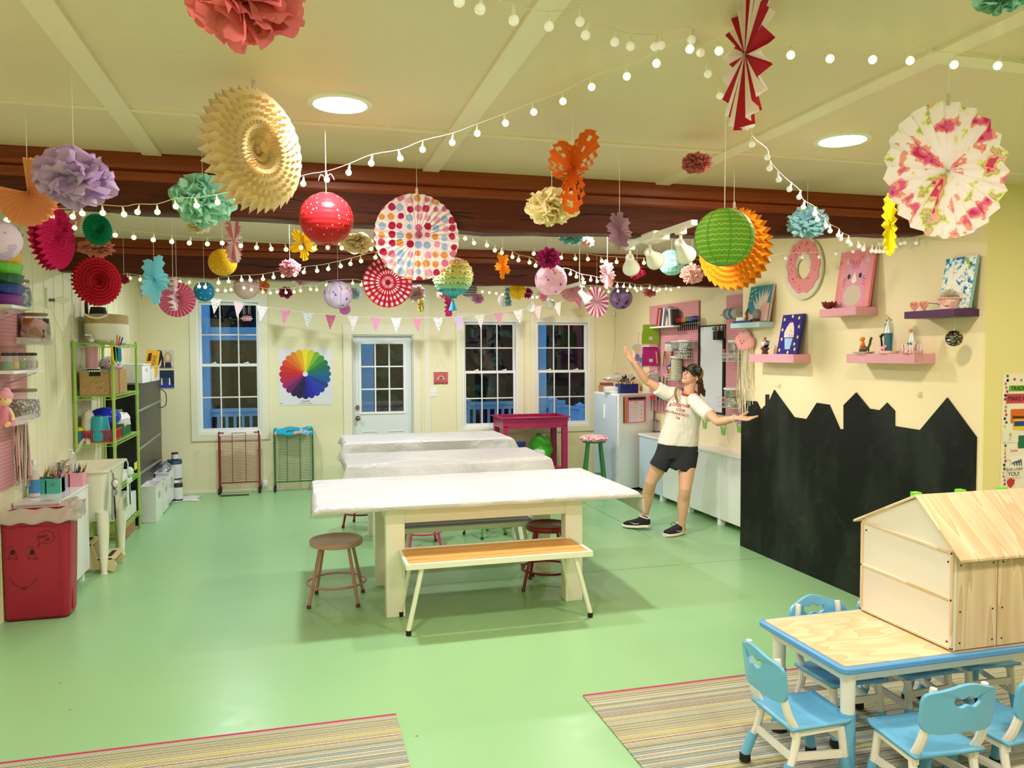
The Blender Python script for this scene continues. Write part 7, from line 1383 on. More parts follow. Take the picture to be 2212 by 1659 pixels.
# nearest layer
pompom(522, -24, 142, 128, 1.5, 'f0757c', 'big coral red tissue pompom cut by the top edge of the photo', seed=1, n=110)
pompom(160, 385, 88, 68, 2.97, 'c9a8dc', 'large lavender tissue pompom at the upper left', seed=2)
fan(60, 415, 60, 74, 3.45, paper('peach_fan_paper', '#eda273', .35), 'peach accordion paper fan behind the lavender pompom', n=22, arc=(R_(168), R_(455)), amp=.07, sgn=-1)
pompom(438, 432, 72, 62, 3.94, 'a5e3cb', 'mint green tissue pompom beside the big cream honeycomb fan', seed=3)
fan(550, 325, 98, 134, 2.9, paper('cream_honeycomb', '#f8e2ac', .42), 'big cream honeycomb fan with a spiky rim', n=36, honey=.36, tab=True, cat='honeycomb fan', nm='honeycomb_fan', sgn=1)
lantern(705, 473, 58, 3.44, dots3d('red_dotted_lantern', '#c2262e', '#f2a9a2', 48, .17, .5, .2, .25), 'shiny red lantern with small pale dots', bow=True, ribs=13)
fan(901, 512, 91, 93, 3.97, dots2d('confetti_dots', '#f6e6e8', ['#c23a5e', '#e0a05c', '#a8c0dc', '#d87a98', '#b8284e', '#e6a6b8'], 22, .42, .3), 'large round fan printed with pink, orange and blue dots', n=36, amp=.045, tab=True)
def gingham(t):
    a, r = polar(t); k = t.math('GREATER_THAN', t.math('SINE', t.math('MULTIPLY', a, 26)), 0); b = t.math('GREATER_THAN', t.math('SINE', t.math('MULTIPLY', r, 175)), .1)
    c1 = t.mix(k, '#c4203e', '#f6ece8'); return t.mix(b, c1, t.mix(k, '#b01c36', '#d84a62'))
fan(838, 610, 53, 54, 4.8, pat('gingham_fan', gingham, .6, .25), 'red and white gingham fan tucked below the dotted fan', n=30, amp=.05)
fan(1237, 362, 58, 100, 2.99, paper('burnt_orange_paper', '#d9691c', .3), 'burnt orange butterfly-shaped fan with cut-out holes', n=34, shape=lambda th: .40+.60*abs(math.cos(1.5*th+.75*PI))**1.4, amp=.05, holes_=True, sgn=-1)
pompom(1192, 447, 62, 46, 3.25, 'fff0c0', 'pale yellow tissue pompom below the orange butterfly fan', seed=5)
pompom(1505, 353, 35, 24, 3.18, 'd27272', 'small dusty red pompom near the ceiling right of the middle', 'fine', 6)
def waves(t):
    x, y, z = t.xyz(t.coords()); w = t.math('MULTIPLY', t.math('ABSOLUTE', t.math('SINE', t.math('MULTIPLY', t.math('ARCTAN2', y, x), 16))), .0045); f = t.math('FRACT', t.math('MULTIPLY', t.math('ADD', z, w), 54)); return t.mix(t.math('LESS_THAN', f, .15), '#7cb83a', '#d9ec8c')
lantern(1565, 513, 64, 2.67, pat('lime_wave_lantern', waves, .6, .3), 'lime green lantern with scalloped pale lines', ribm=mat('lime_dark_band', '#4f9a2c', .6), ribs=12)
fan(1585, 538, 74, 90, 3.69, paper('orange_honeycomb', '#f29a22', .35), 'orange sunburst honeycomb fan behind the lime lantern', n=30, honey=.34, tab=True, cat='honeycomb fan', nm='honeycomb_fan', sgn=-1)
fan(1612, 118, 42, 156, 1.95, stripes('red_white_stripes', '#b0182e', '#f3e9e6', 14), 'red and white striped fan seen edge-on at the top right', n=20, amp=.09, sgn=-1)
fan(2046, 368, 116, 146, 2.12, blotch('floral_watercolour', [(0, '#cc3a70'), (.36, '#e0689a'), (.40, '#f0a494'), (.44, '#f6eef0'), (.55, '#f4ebec'), (.575, '#e6e28a'), (.60, '#a8c070'), (.62, '#f3b8a8'), (.66, '#d84a6e')], 10, .3, 3), 'large white fan with watercolour flowers and butterflies', n=22, amp=.06, tab=True, sgn=1)
fan(1922, 485, 13, 68, 2.9, paper('bright_yellow_paper', '#f2dc1c', .3), 'bright yellow scalloped fan seen edge-on beside the floral fan', n=20, shape=petal(8, .12), amp=.06)
pompom(1744, 480, 46, 36, 3.85, 'a9e0ee', 'pale aqua tissue pompom in front of the beam on the right', 'fine', 7)
fan(1338, 498, 27, 43, 3.55, paper('mauve_paper', '#a9849c', .25), 'mauve petal-edged fan hanging in front of the beam', n=24, shape=petal(8, .32, .4), amp=.07)
pompom(2168, -12, 60, 42, 1.45, '7fc0a0', 'sea green pompom cut by the top right corner', seed=8)
# left group
fan(114, 512, 36, 73, 4.0, paper('crimson_honeycomb', '#cf1f5e', .3), 'crimson pink honeycomb fan seen at an angle on the left', n=30, honey=.42, cat='honeycomb fan', nm='honeycomb_fan')
pompom(160, 474, 16, 20, 5.2, 'f0b8a6', 'small peach pompom half hidden behind the crimson fan', 'fine', 9)
fan(211, 496, 28, 35, 4.5, paper('emerald_honeycomb', '#1fa87c', .3), 'small emerald green honeycomb fan', n=40, honey=.3, cat='honeycomb fan', nm='honeycomb_fan')
pompom(208, 535, 39, 22, 5.0, 'e08a78', 'wide salmon pompom directly under the emerald fan', 'fine', 10)
fan(210, 608, 48, 54, 5.2, paper('scarlet_honeycomb', '#c81c2c', .25), 'scarlet honeycomb fan with saw-tooth rim', n=34, honey=.3, cat='honeycomb fan', nm='honeycomb_fan')
lantern(-2, 520, 45, 3.7, blotch('lilac_butterfly_lantern', [(0, '#3c3450'), (.34, '#cdb6dc'), (.5, '#e3d4e8'), (.66, '#b99cd0')], 9), 'lilac lantern printed with dark butterflies cut by the left edge')
pompom(428, 492, 28, 13, 5.3, 'fbeec6', 'cream pompom peeping out below the mint one', 'fine', 11)
fan(504, 520, 15, 48, 4.8, stripes('candy_pink_stripes', '#d98a94', '#f4e2e0', 26), 'pink and white striped fan seen edge-on below the cream honeycomb fan', n=22, amp=.14)
fan(655, 527, 30, 37, 5.0, paper('golden_yellow_paper', '#efc01c', .3), 'golden yellow cut-paper fan left of the red lantern', n=26, shape=lambda th: .45+.55*abs(math.cos(2.5*th+.5)), amp=.08)
pompom(770, 526, 42, 24, 5.0, 'f7e4b8', 'tan tissue bloom between the red lantern and the dotted fan', seed=12)
lantern(481, 567, 30, 5.6, dots3d('yellow_star_lantern', '#e8bc20', '#f8eeb0', 30, .19, .3), 'yellow lantern with white dots under the striped edge-on fan')
pompom(626, 579, 25, 20, 5.6, 'e9a0ae', 'pink pompom in front of the rear beam', 'fine', 13)
fan(333, 603, 29, 56, 5.0, paper('sky_blue_paper', '#86d0dc', .35), 'light blue petal-shaped fan on the left', n=22, shape=petal(5, .38, .5), amp=.07, sgn=-1)
fan(382, 647, 38, 35, 6.3, paper('rose_pink_paper', '#d9708c', .3), 'rose pink pleated fan beside the left tall window', n=28, amp=.07)
fan(374, 635, 6, 36, 5.9, pat('pink_glitter', lambda t: t.mix(t.voro(t.coords(), 90)[0], '#7a4a50', '#eed0cc'), .3), 'narrow glittery fan seen edge-on before the rose pink fan', n=16, amp=.2)
lantern(441, 630, 22, 7.0, dots3d('blue_star_lantern', '#1f8fc4', '#d6eef6', 30, .2, .5), 'small blue lantern with white stars')
pompom(268, 603, 12, 12, 6.6, 'b0203a', 'tiny dark red pompom right of the scarlet honeycomb fan', 'fine', 14)
# balloon lantern with basket
r, A, s = lantern(532, 620, 27, 7.4, blotch('balloon_print', [(0, '#c86a2c'), (.30, '#f0d8cc'), (.5, '#ecc8cc'), (.66, '#c07ab0')], 8), 'pink hot-air-balloon lantern with a tiny basket below')
b = MB(); zb2 = -A*2.35
for k in range(4): a = 2*PI*k/4+.5; b.tube([(A*.35*math.cos(a), A*.35*math.sin(a), -A*.95), (A*.28*math.cos(a), A*.28*math.sin(a), zb2+.02)], .0015, 4)
part(b, 'cords', M_STR, r, local=True); part(MB().lathe((0, 0, zb2-.04), [(0, 0), (A*.33, 0), (A*.36, .045), (A*.30, .045), (A*.28, .01)], 18), 'basket', mat('basket_pink', '#dc86a8', .7), r, local=True)
for k in range(12): a = 2*PI*k/12; part(MB().ball((A*.37*math.cos(a), A*.37*math.sin(a), zb2-.02), .007, 8, 6), 'pearl', M_WHITE, r, local=True)
fan(570, 616, 12, 17, 7.8, paper('rust_orange_paper', '#dc7a34', .3), 'small rust orange fan right of the balloon lantern', n=16, amp=.1, shape=petal(5, .3))
pompom(650, 606, 20, 12, 8.6, 'eec8cf', 'pale pink pompom just under the rear beam, left part', 'fine', 15)
pompom(617, 632, 17, 14, 7.8, 'a81650', 'small dark magenta pompom', 'fine', 16)
lantern(730, 637, 31, 7.0, blotch('lilac_print_lantern', [(0, '#7a6ad0'), (.34, '#ead8f2'), (.52, '#f6eef8'), (.62, '#e2a8dc'), (.68, '#f2e6f6')], 11), 'white and lilac printed lantern above the bunting', ribm=mat('lilac_band', '#c98ad0', .6))
pompom(768, 633, 15, 15, 8.4, 'cfe0ea', 'pale grey-blue pompom right of the lilac printed lantern', 'fine', 17)
fan(745, 668, 12, 12, 7.6, paper('orchid_paper', '#dc8ac8', .35), 'small orchid pink fan peeping below the lilac printed lantern', n=16, amp=.09)
pompom(898, 634, 24, 20, 8.4, 'edc4c6', 'pale pink tissue bloom right of the gingham fan', seed=18, n=50)
fan(909, 655, 4, 19, 9.0, paper('olive_yellow_paper', '#d4c25a', .3), 'thin olive yellow edge-on fan above the bunting', n=14, amp=.25)
def pinata(t):
    x, y, z = t.xyz(t.coords()); n = t.noise(t.coords(), 60, 2); q = t.math('ADD', t.math('MULTIPLY', z, 3.3), t.math('MULTIPLY', n, .06)); return t.ramp(t.math('ADD', q, .47), [(0, '#59bcd0'), (.2, '#a6e0c0'), (.3, '#d8f0b0'), (.46, '#f2ec9a'), (.64, '#f6dc8a'), (.8, '#f0b0a0')])
mp_ = pat('pinata_fringe', pinata, .7, .2); r, c, s = hang('pinata_lantern', 'fringed pastel rainbow lantern with a blue tassel', 'lantern', 978, 597, 5.4); A = 42*s; m = MB(); g = random.Random(5)
for j in range(7):
    z1_ = A*(.95-.29*j); 
    def fr(u, v): a = 2*PI*u; z = z1_-A*.33*v; rr = A*math.sqrt(max(.02, 1-min(.98, (z/A)**2)))+A*.05*v*(1+.6*math.sin(a*23+j)); return Vector((rr*math.cos(a), rr*math.sin(a), z+.004*math.sin(a*41)*v))
    m.grid(fr, 72, 4)
part(m, 'fringe', mp_, r, local=True); string(r, c, A*.9)
gl = MB()
for j in range(6):
    z = A*(.72-.29*j); rr = A*math.sqrt(max(.05, 1-(z/A)**2))*1.05
    for k in range(46):
        if g.random() < .72: a = 2*PI*k/46+g.uniform(-.05, .05); gl.ball((rr*math.cos(a), rr*math.sin(a), z+g.uniform(-.006, .006)), .0045, 5, 4)
part(gl, 'sequin_trim', mat('dark_gold_sequins', '#4a4422', .25, .7), r, local=True)
part(MB().tube([(.0, 0, -A*.95), (0, 0, -A*1.25)], .002, 5).tube([(0, 0, -A*1.22), (0, 0, -A*1.34), (0, 0, -A*1.75)], [.008, .012, .03], 12), 'tassel', mat('tassel_blue', '#3aa6cc', .9), r, local=True)
fan(969, 660, 5, 24, 7.0, paper('hot_pink_paper', '#dc3a8c', .3), 'hot pink edge-on fan left of the blue tassel', n=14, amp=.25)
def chev(t): x, y, z = t.xyz(t.coords()); f = t.math('FRACT', t.math('MULTIPLY', t.math('ADD', z, t.math('PINGPONG', x, .014)), 42)); return t.mix(t.math('LESS_THAN', f, .5), '#5a4a5e', '#e4dce0')
lantern(1013, 625, 18, 7.8, pat('grey_chevron', chev, .7, .2), 'grey chevron lantern tucked behind the pastel fringed lantern')
pompom(1032, 645, 15, 12, 7.6, 'dc94c4', 'orchid pink pompom just right of the blue tassel', 'fine', 19)
pompom(953, 636, 11, 10, 9.0, 'dba8a0', 'small dusty rose pompom behind the pastel fringed lantern', 'fine', 20)
lantern(1090, 648, 15, 8.6, paper('white_lantern_paper', '#f3f1ec', .3), 'plain white lantern above the middle window')
fan(1098, 641, 3, 20, 8.0, pat('aqua_glitter', lambda t: t.mix(t.voro(t.coords(), 60)[0], '#2a7a84', '#b8e4e4'), .3), 'thin aqua glitter fan before the plain white lantern', n=12, amp=.3)
fan(1118, 629, 19, 14, 7.4, paper('mustard_yellow_paper', '#e8c42a', .3), 'mustard yellow fan under the rear beam', n=18, amp=.09, shape=petal(9, .2))
pompom(1139, 633, 13, 13, 7.9, 'c01a74', 'deep pink pompom behind the mustard yellow fan', 'fine', 21)
fan(1086, 573, 17, 31, 5.6, paper('amber_orange_paper', '#efa02c', .3), 'amber orange star-shaped cut fan in front of the rear beam', n=22, shape=lambda th: .42+.58*abs(math.cos(2.5*th+1)), amp=.08)
pompom(1185, 558, 27, 25, 4.9, 'cf1f86', 'fuchsia tissue pompom above the pink printed lantern', 'fine', 22)
lantern(1190, 605, 35, 5.3, blotch('pink_floral_lantern', [(0, '#7a6ab8'), (.33, '#f0c8dc'), (.5, '#f6dcea'), (.62, '#e88aa0'), (.67, '#f4d4e2')], 12), 'pink floral lantern right of the middle')
fan(1174, 641, 9, 11, 7.4, paper('bubblegum_paper', '#ec86a6', .3), 'tiny bubblegum pink fan below the pink floral lantern', n=14, amp=.09, shape=petal(7, .25))
fan(1236, 626, 26, 12, 7.7, paper('dusty_pink_scallop', '#e4a8b0', .3), 'dusty pink scalloped fan behind the rear spotlights', n=18, amp=.07)
fan(1289, 652, 26, 33, 7.0, stripes('pink_white_stripes', '#d8608c', '#f8eef0', 16), 'pink and white striped fan left of the purple lantern', n=26, amp=.06)
lantern(1341, 644, 25, 7.6, blotch('purple_print_lantern', [(0, '#5a3a6a'), (.36, '#a884bc'), (.52, '#c8a8d4'), (.64, '#8a5a9a')], 9), 'purple printed lantern in the right back corner')
fan(1312, 593, 17, 33, 5.6, paper('shell_pink_paper', '#f2b8c2', .35), 'shell pink petal fan hanging beside the front spotlight', n=20, shape=petal(7, .3), amp=.07)
pompom(1376, 589, 20, 16, 6.2, 'c4123e', 'crimson pompom in front of the rear beam on the right', 'fine', 23)
def fish(t): v = t.voro(t.coords(), 34, .3, 'DISTANCE_TO_EDGE'); return t.mix(t.math('LESS_THAN', v[0], .07), '#7fd0c4', '#dff4ee')
lantern(1451, 567, 29, 5.7, pat('aqua_crackle', fish, .6, .3), 'aqua lantern with a white scale print')
pompom(1495, 592, 27, 23, 5.4, 'f0c0b0', 'blush pompom left of the orange sunburst fan', 'fine', 24)
pompom(1404, 631, 16, 12, 8.0, 'ee8a94', 'small pink pompom over the niche', 'fine', 25)
pompom(1236, 515, 30, 15, 5.3, '84ccc4', 'teal pompom in the gap between the two beams', 'fine', 26)
pompom(1268, 522, 18, 13, 5.6, 'f2c8b4', 'pale apricot pompom behind the teal one', 'fine', 27)
# ================================================================ bulb strands
bulb_me = MB().ball((0, 0, 0), .0128, 14, 10).mesh('bulb', mat('lit_bulb', '#fdf2a8', .4, emit=2.3))
bulb_off = MB().ball((0, 0, 0), .0128, 14, 10).mesh('bulb', mat('frosted_bulb', '#f6f1e4', .3, emit=.25))
sock_me = MB().tube([(0, 0, .010), (0, 0, .021), (0, 0, .034)], [.0062, .005, .0022], 8).mesh('socket', mat('clear_socket', '#f4f1dc', .3))
M_CW = mat('clear_wire', '#efe9cc', .35)
def strand(lab, bulbs, lit=True, ends=((None), (None)), th=.0015):
    pts = [P(px, py, y=Y) for px, py, Y in bulbs]; pts = [p if p.z < 2.655 else P(b[0], b[1], z=2.655) for p, b in zip(pts, bulbs)]; root = thing('string_lights', lab, 'string lights', pts[0]); w = [p+Vector((0, 0, .036)) for p in pts]
    lo_ = lambda q: q if q.z < 2.70 else Vector((q.x, q.y, 2.70))
    if ends[0]: w = [lo_(P(*ends[0][:2], y=ends[0][2]))]+w
    if ends[1]: w = w+[lo_(P(*ends[1][:2], y=ends[1][2]))]
    part(MB().tube(bez(w, 3), th, 5), 'wire', M_CW, root)
    for i, p in enumerate(pts):
        on_ = lit if isinstance(lit, bool) else lit(i); o = bpy.data.objects.new('bulb', bulb_me if on_ else bulb_off); COL.objects.link(o); o.parent = root; o.location = p-pts[0]; o.rotation_euler = (rnd.uniform(-.25, .25), rnd.uniform(-.25, .25), 0)
        k = bpy.data.objects.new('socket', sock_me); COL.objects.link(k); k.parent = o
def yl(l, y0, y1): n = len(l); a, b = l[0][0], l[-1][0]; return [(x, y, y0+(y1-y0)*(x-a)/(b-a)) for x, y in l]
strand('strand of frosted bulbs along the ceiling, from the top middle to the striped fan', yl([(992, 3), (1037, 20), (1110, 44), (1186, 57), (1253, 47), (1265, 76), (1328, 91), (1362, 100), (1414, 101), (1428, 98), (1494, 86)], 1.72, 2.25), False, ((960, -25, 1.7), (1500, 86, 2.26)))
strand('strand of lit bulbs along the ceiling from the striped fan to the right edge', yl([(1553, 110), (1634, 113), (1708, 119), (1793, 127), (1885, 129), (1966, 131), (2061, 140), (2155, 142)], 2.28, 2.15), True, ((1495, 88, 2.26), (2240, 120, 2.1)))
strand('long strand of lit bulbs slanting from the ceiling down to the cream honeycomb fan', yl([(1490, 106), (1418, 137), (1354, 165), (1278, 188), (1216, 219), (1153, 242), (1092, 266), (1031, 288), (977, 308), (913, 323), (865, 342), (802, 353), (753, 373), (706, 388), (655, 397)], 2.28, 3.55), True, ((1494, 88, 2.26), (600, 408, 3.65)))
strand('strand of lit bulbs across the front beam on the left', yl([(511, 430), (470, 437), (425, 444), (380, 446), (340, 458), (297, 458), (268, 463), (222, 460), (178, 461), (157, 468), (111, 468), (85, 471), (15, 476), (-8, 468)], 3.75, 4.0), True, ((560, 418, 3.7), (-40, 470, 4.0)))
strand('sagging strand of frosted bulbs falling from the ceiling to the right wall', yl([(1513, 114), (1529, 160), (1555, 207), (1575, 244), (1623, 270), (1624, 312), (1657, 340), (1662, 364), (1682, 388), (1705, 409), (1726, 426), (1735, 448), (1760, 462), (1766, 475), (1785, 488), (1793, 499), (1811, 508), (1816, 516), (1832, 522), (1837, 528), (1856, 532), (1865, 539), (1883, 542), (1892, 543), (1900, 543), (1908, 543), (1915, 543)], 2.35, 4.05), False, ((1500, 95, 2.3), (1990, 508, 4.1)))
strand('thin strand of frosted bulbs crossing the donut painting', yl([(1663, 563), (1698, 558), (1734, 556), (1770, 555), (1807, 548), (1843, 543), (1866, 534), (1900, 527), (1935, 533), (1946, 526), (1955, 524), (1979, 525)], 5.2, 4.15), False, ((1640, 556, 5.4), (2000, 512, 4.1)))
strand('strand of lit bulbs between the two beams from the left wall to the red lantern', yl([(161, 492), (203, 502), (249, 508), (289, 513), (331, 518), (371, 522), (409, 525), (448, 527), (480, 525), (520, 531), (554, 535), (586, 538), (618, 539), (650, 535), (678, 537), (708, 535), (738, 536), (802, 538)], 4.6, 4.9), True, ((100, 480, 4.6), (830, 528, 4.9)))
strand('strand of lit bulbs between the beams from the dotted fan to the sunburst fan', yl([(1005, 515), (1024, 525), (1052, 530), (1069, 541), (1084, 546), (1107, 555), (1120, 562), (1144, 567), (1157, 574)], 4.9, 5.0), True, ((985, 500, 4.9), (1180, 580, 5.0)))
strand('straight strand of lit bulbs running past the aqua lantern', yl([(1153, 548), (1182, 552), (1212, 557), (1243, 559), (1270, 560), (1300, 564), (1332, 566), (1363, 568), (1391, 568), (1427, 570), (1458, 570), (1492, 569)], 5.0, 5.2), True, ((1125, 538, 4.95), (1520, 563, 5.2)))
strand('strand of lit bulbs rising from the blue lantern to the dotted fan', yl([(430, 619), (443, 620), (472, 611), (494, 608), (522, 605), (541, 605), (568, 603), (591, 599), (611, 596), (637, 594), (656, 588), (685, 585), (709, 581), (736, 575), (757, 570), (780, 564), (811, 556)], 6.2, 4.95), True, ((405, 612, 6.3), (830, 545, 4.9)))
strand('strand of lit bulbs under the rear beam on the left', yl([(274, 600), (281, 601), (303, 604), (345, 608), (389, 609), (400, 617), (409, 610), (424, 620), (455, 622), (470, 627), (487, 628), (499, 626), (527, 622), (543, 626), (568, 631), (584, 633), (599, 631), (618, 632), (635, 631), (649, 628), (671, 625), (684, 626), (705, 616), (762, 612), (780, 615)], 7.05, 7.0), True, ((262, 594, 7.05), (800, 610, 7.0)))
strand('strand of lit bulbs falling from the pink floral lantern to the right', yl([(1216, 590), (1232, 592), (1245, 598), (1259, 603), (1276, 605), (1290, 608), (1333, 618), (1347, 619), (1361, 620), (1372, 623), (1385, 624), (1403, 622), (1412, 626), (1419, 629), (1425, 626), (1439, 624), (1449, 626), (1466, 620)], 5.4, 7.3), True, ((1205, 586, 5.35), (1480, 612, 7.4)))
strand('strand of lit bulbs passing the purple lantern', yl([(1277, 624), (1295, 626), (1315, 630), (1335, 629), (1355, 628), (1376, 628)], 7.0, 7.1), True, ((1262, 618, 7.0), (1390, 620, 7.1)))
strand('short strand of lit bulbs above the middle window', yl([(1042, 630), (1057, 632), (1072, 634), (1086, 636), (1109, 640), (1150, 642), (1160, 642)], 7.6, 7.6), True, ((1035, 620, 7.6), (1175, 632, 7.6)))
# ================================================================ bunting
FL = [(467, 645, 's'), (517, 653, 'c'), (567, 662, 'f'), (617, 669, 'p'), (666, 676, 'g'), (714.5, 680, 'r'), (763, 683, 'f'), (812, 686, 'k'), (856, 687, 'v'), (902, 687, 'd'), (946.5, 686, 's'), (990.6, 684, 'l'), (1035.7, 680, 'f'), (1076.6, 675, 'k'), (1118.6, 670, 's'), (1159.6, 662, 'c'), (1202, 655, 'f'), (1246, 640, 'r')]
FM = dict(s=dots3d('black_speckle_flag', '#efeee8', '#3a3a3e', 75, .30, 1, 0), c=pat('pink_chevron_flag', lambda t: (lambda x: t.mix(t.math('LESS_THAN', t.math('FRACT', t.math('MULTIPLY', t.math('ADD', x[2], t.math('PINGPONG', x[0], .008)), 75)), .5), '#d9a8b8', '#f2e8ea'))(t.xyz(t.coords())), .8), f=blotch('floral_flag', [(0, '#8a3a5a'), (.36, '#efeae4'), (.55, '#f3efea'), (.62, '#d89aa8'), (.68, '#7a9a9a')], 60, 0),
    p=dots3d('pink_polka_flag', '#dc8aa4', '#f6e4ea', 55, .22, .3, 0), g=dots3d('grey_speckle_flag', '#e4e6ea', '#5a7080', 95, .32, 1, 0), r=dots3d('rose_speckle_flag', '#c2607c', '#f0d4da', 85, .26, 1, 0), k=mat('plain_pink_flag', '#dd9ab4', .85), v=dots3d('violet_speckle_flag', '#ece6ea', '#7a4a7a', 75, .28, .6, 0), d=dots3d('dense_pink_flag', '#d88a9c', '#f2d8dc', 80, .24, .5, 0), l=pat('lilac_stripe_flag', lambda t: t.mix(t.math('GREATER_THAN', t.math('SINE', t.math('MULTIPLY', t.xyz(t.coords())[0], 420)), 0), '#cfa6dc', '#e8d4ee'), .8))
t = thing('bunting', 'string of patterned triangle flags across the back wall', 'bunting', P(850, 690, y=9.9)); pts = [P(x, y, y=9.9) for x, y, k in FL]
part(MB().tube([P(425, 636, y=YB)]+bez([P(436, 640, y=9.9)]+pts+[P(1262, 634, y=9.9)], 5)+[P(1280, 626, y=YB)], .0022, 5), 'cord', M_STR, t)
for (x, y, k), p in zip(FL, pts):
    sl = .0; o = bpy.data.objects.new('flag', MB().prism([(-.066, 0, 0), (0, 0, -.185), (.066, 0, 0)], (0, .002, 0)).mesh('flag', FM[k])); COL.objects.link(o); o.parent = t; o.location = p-t.location
    j = FL.index((x, y, k)); q0 = pts[max(0, j-1)]; q1 = pts[min(len(pts)-1, j+1)]; o.rotation_euler = (0, -math.atan2(q1.z-q0.z, q1.x-q0.x), 0)
t = thing('bunting_flag', 'single red and white striped flag hanging in the left back corner', 'flag', P(305, 625, y=8.6)); q = P(305, 610, y=8.6)
part(MB().prism([(q.x-.04, q.y, q.z), (q.x, q.y, q.z-.17), (q.x+.04, q.y, q.z)], (0, .002, 0)), 'cloth', pat('thin_red_stripes', lambda t: t.mix(t.math('GREATER_THAN', t.math('SINE', t.math('MULTIPLY', t.math('ADD', t.xyz(t.coords())[0], t.xyz(t.coords())[2]), 500)), 0), '#c46a64', '#efe6da'), .8), t); part(MB().tube([q, (q.x, q.y, CE)], .001, 4), 'thread', M_STR, t)
# ================================================================ spotlight tracks
M_SPOT = mat('white_spot_metal', '#f2f0ea', .3)
def track(x, y0, y1, z, heads, lab, lw):
    t = thing('track_light', lab, 'track light', (x, (y0+y1)/2, z)); part(MB().box(x-.018, y0, z, x+.018, y1, z+.028), 'track', M_SPOT, t, bev=.003)
    part(MB().box(x-.05, (y0+y1)/2-.06, z-.02, x+.05, (y0+y1)/2+.10, z+.03), 'power_box', M_SPOT, t, bev=.01)
    for y in (y0+.12, y1-.12): part(MB().tube([(x, y, z+.02), (x, y, CE if y1 < 6.9 else CE)], .004, 6), 'hanger', M_SPOT, t) if y > 4.35 and y < 7.1 or y > 7.4 else None
    for yy, tgt, e in heads:
        a = Vector((x, yy, z-.004)); d = (Vector(tgt)-a).normalized(); k = a+Vector((0, 0, -.075))
        h = part(MB().box(x-.022, yy-.022, z-.022, x+.022, yy+.022, z).tube([a+Vector((0, 0, -.02)), k], .008, 10), 'head_mount', M_SPOT, t)
        b0 = k-d*.035; rings = [(0, .010), (.003, .022), (.045, .026), (.065, .028), (.08, .036), (.115, .048), (.13, .050)]
        ux = d.orthogonal().normalized(); uy = d.cross(ux); vs = []; n = 24
        for l, r_ in rings: vs += [b0+d*l+ux*r_*math.cos(2*PI*q/n)+uy*r_*math.sin(2*PI*q/n) for q in range(n)]
        part(MB().add(vs, [(i*n+q, i*n+(q+1) % n, (i+1)*n+(q+1) % n, (i+1)*n+q) for i in range(len(rings)-1) for q in range(n)], True), 'lamp_head', M_SPOT, h, solid=.003)
        part(MB().ball(b0+d*.095, (.033, .033, .033), 16, 10), 'lamp_bulb', mat('spot_bulb', '#fff4e0', .3, emit=2.5 if e else .6), h)
        if e:
            l = bpy.data.lights.new('spot', 'SPOT'); l.energy = lw; l.color = NEU; l.spot_size = R_(95); l.spot_blend = .5; l.shadow_soft_size = .04
            o = bpy.data.objects.new('spot', l); COL.objects.link(o); o.parent = t; o.location = b0+d*.135-Vector(t.location); o.rotation_euler = d.to_track_quat('-Z', 'Y').to_euler()
tx = P(1500, 487, z=2.36)
tye = P(1352, 526, x=tx.x).y
track(tx.x, tx.y, tye, 2.36, [(tx.y+.14, (3.4, 5.0, 1.3), True), (tx.y+(tye-tx.y)*.6, (3.8, 5.9, 1.5), True), (tye-.06, (3.0, 6.3, 1.2), True)], 'white spotlight track under the front beam with three heads', 10)
tx2 = P(1262, 614, z=2.35)
track(tx2.x, tx2.y, 8.3, 2.35, [(tx2.y+.06, (tx2.x+1.0, tx2.y-.35, 1.2), True), (7.55, (tx2.x+1.4, 10.2, 1.3), True), (8.15, (tx2.x+.6, 10.4, 1.2), True)], 'white spotlight track under the rear beam with three heads', 12)
# ================================================================ the woman
RT = Vector((CR.x, CR.y, 0)).normalized(); BK = Vector((CW.x, CW.y, 0)).normalized(); UP = Vector((0, 0, 1))   # picture right, away from the viewer, up
SKIN = pat('warm_skin', lambda t: t.mix(t.noise(t.coords(), 14, 3), '#dba685', '#e8b998'), .5, spec=.4); _t = NT(SKIN); _t.b.inputs['Subsurface Weight'].default_value = .08; _t.b.inputs['Subsurface Radius'].default_value = (.02, .008, .004)
def blend(mb, name, m, parent, vox, smooth=4, label=None):
    o = part(mb, name, m, parent, label); r = o.modifiers.new('r', 'REMESH'); r.mode = 'VOXEL'; r.voxel_size = vox; r.use_smooth_shade = True
    s = o.modifiers.new('s', 'SMOOTH'); s.iterations = smooth; s.factor = .5; return o
def loft(m, rings, n=24, e=2.0):
    """closed skin over rings (centre, half-axis a, half-axis b)"""
    vs = []
    for c, a, b in rings:
        for k in range(n):
            q = 2*PI*k/n; cc, ss = math.cos(q), math.sin(q); cx = math.copysign(abs(cc)**(2/e), cc); sx = math.copysign(abs(ss)**(2/e), ss); vs.append(Vector(c)+a*cx+b*sx)
    N = len(rings); m.add(vs, [(i*n+k, i*n+(k+1) % n, (i+1)*n+(k+1) % n, (i+1)*n+k) for i in range(N-1) for k in range(n)], True); m.add(vs[:n], [tuple(range(n))[::-1]]); m.add(vs[-n:], [tuple(range(n))]); return m
def Q(px, py, y): return P(px, py, y=y)
pv = Q(1465, 968, 6.86); per = thing('person', 'woman in camouflage cap, white graphic tee and black shorts with arms spread wide', 'person', (pv.x, pv.y, 0))
aL, kL, hL = Q(1391, 1122, 7.13), Q(1406, 1040, 6.97), Q(1443, 972, 6.88)      # leg on the picture's left
aR, kR, hR = Q(1472, 1139, 6.76), Q(1480, 1056, 6.70), Q(1487, 974, 6.80)
aL.z = max(aL.z, .075); shL, elL, wrL = Q(1441, 849, 6.84), Q(1396, 823, 6.86), Q(1369.5, 783, 6.80)
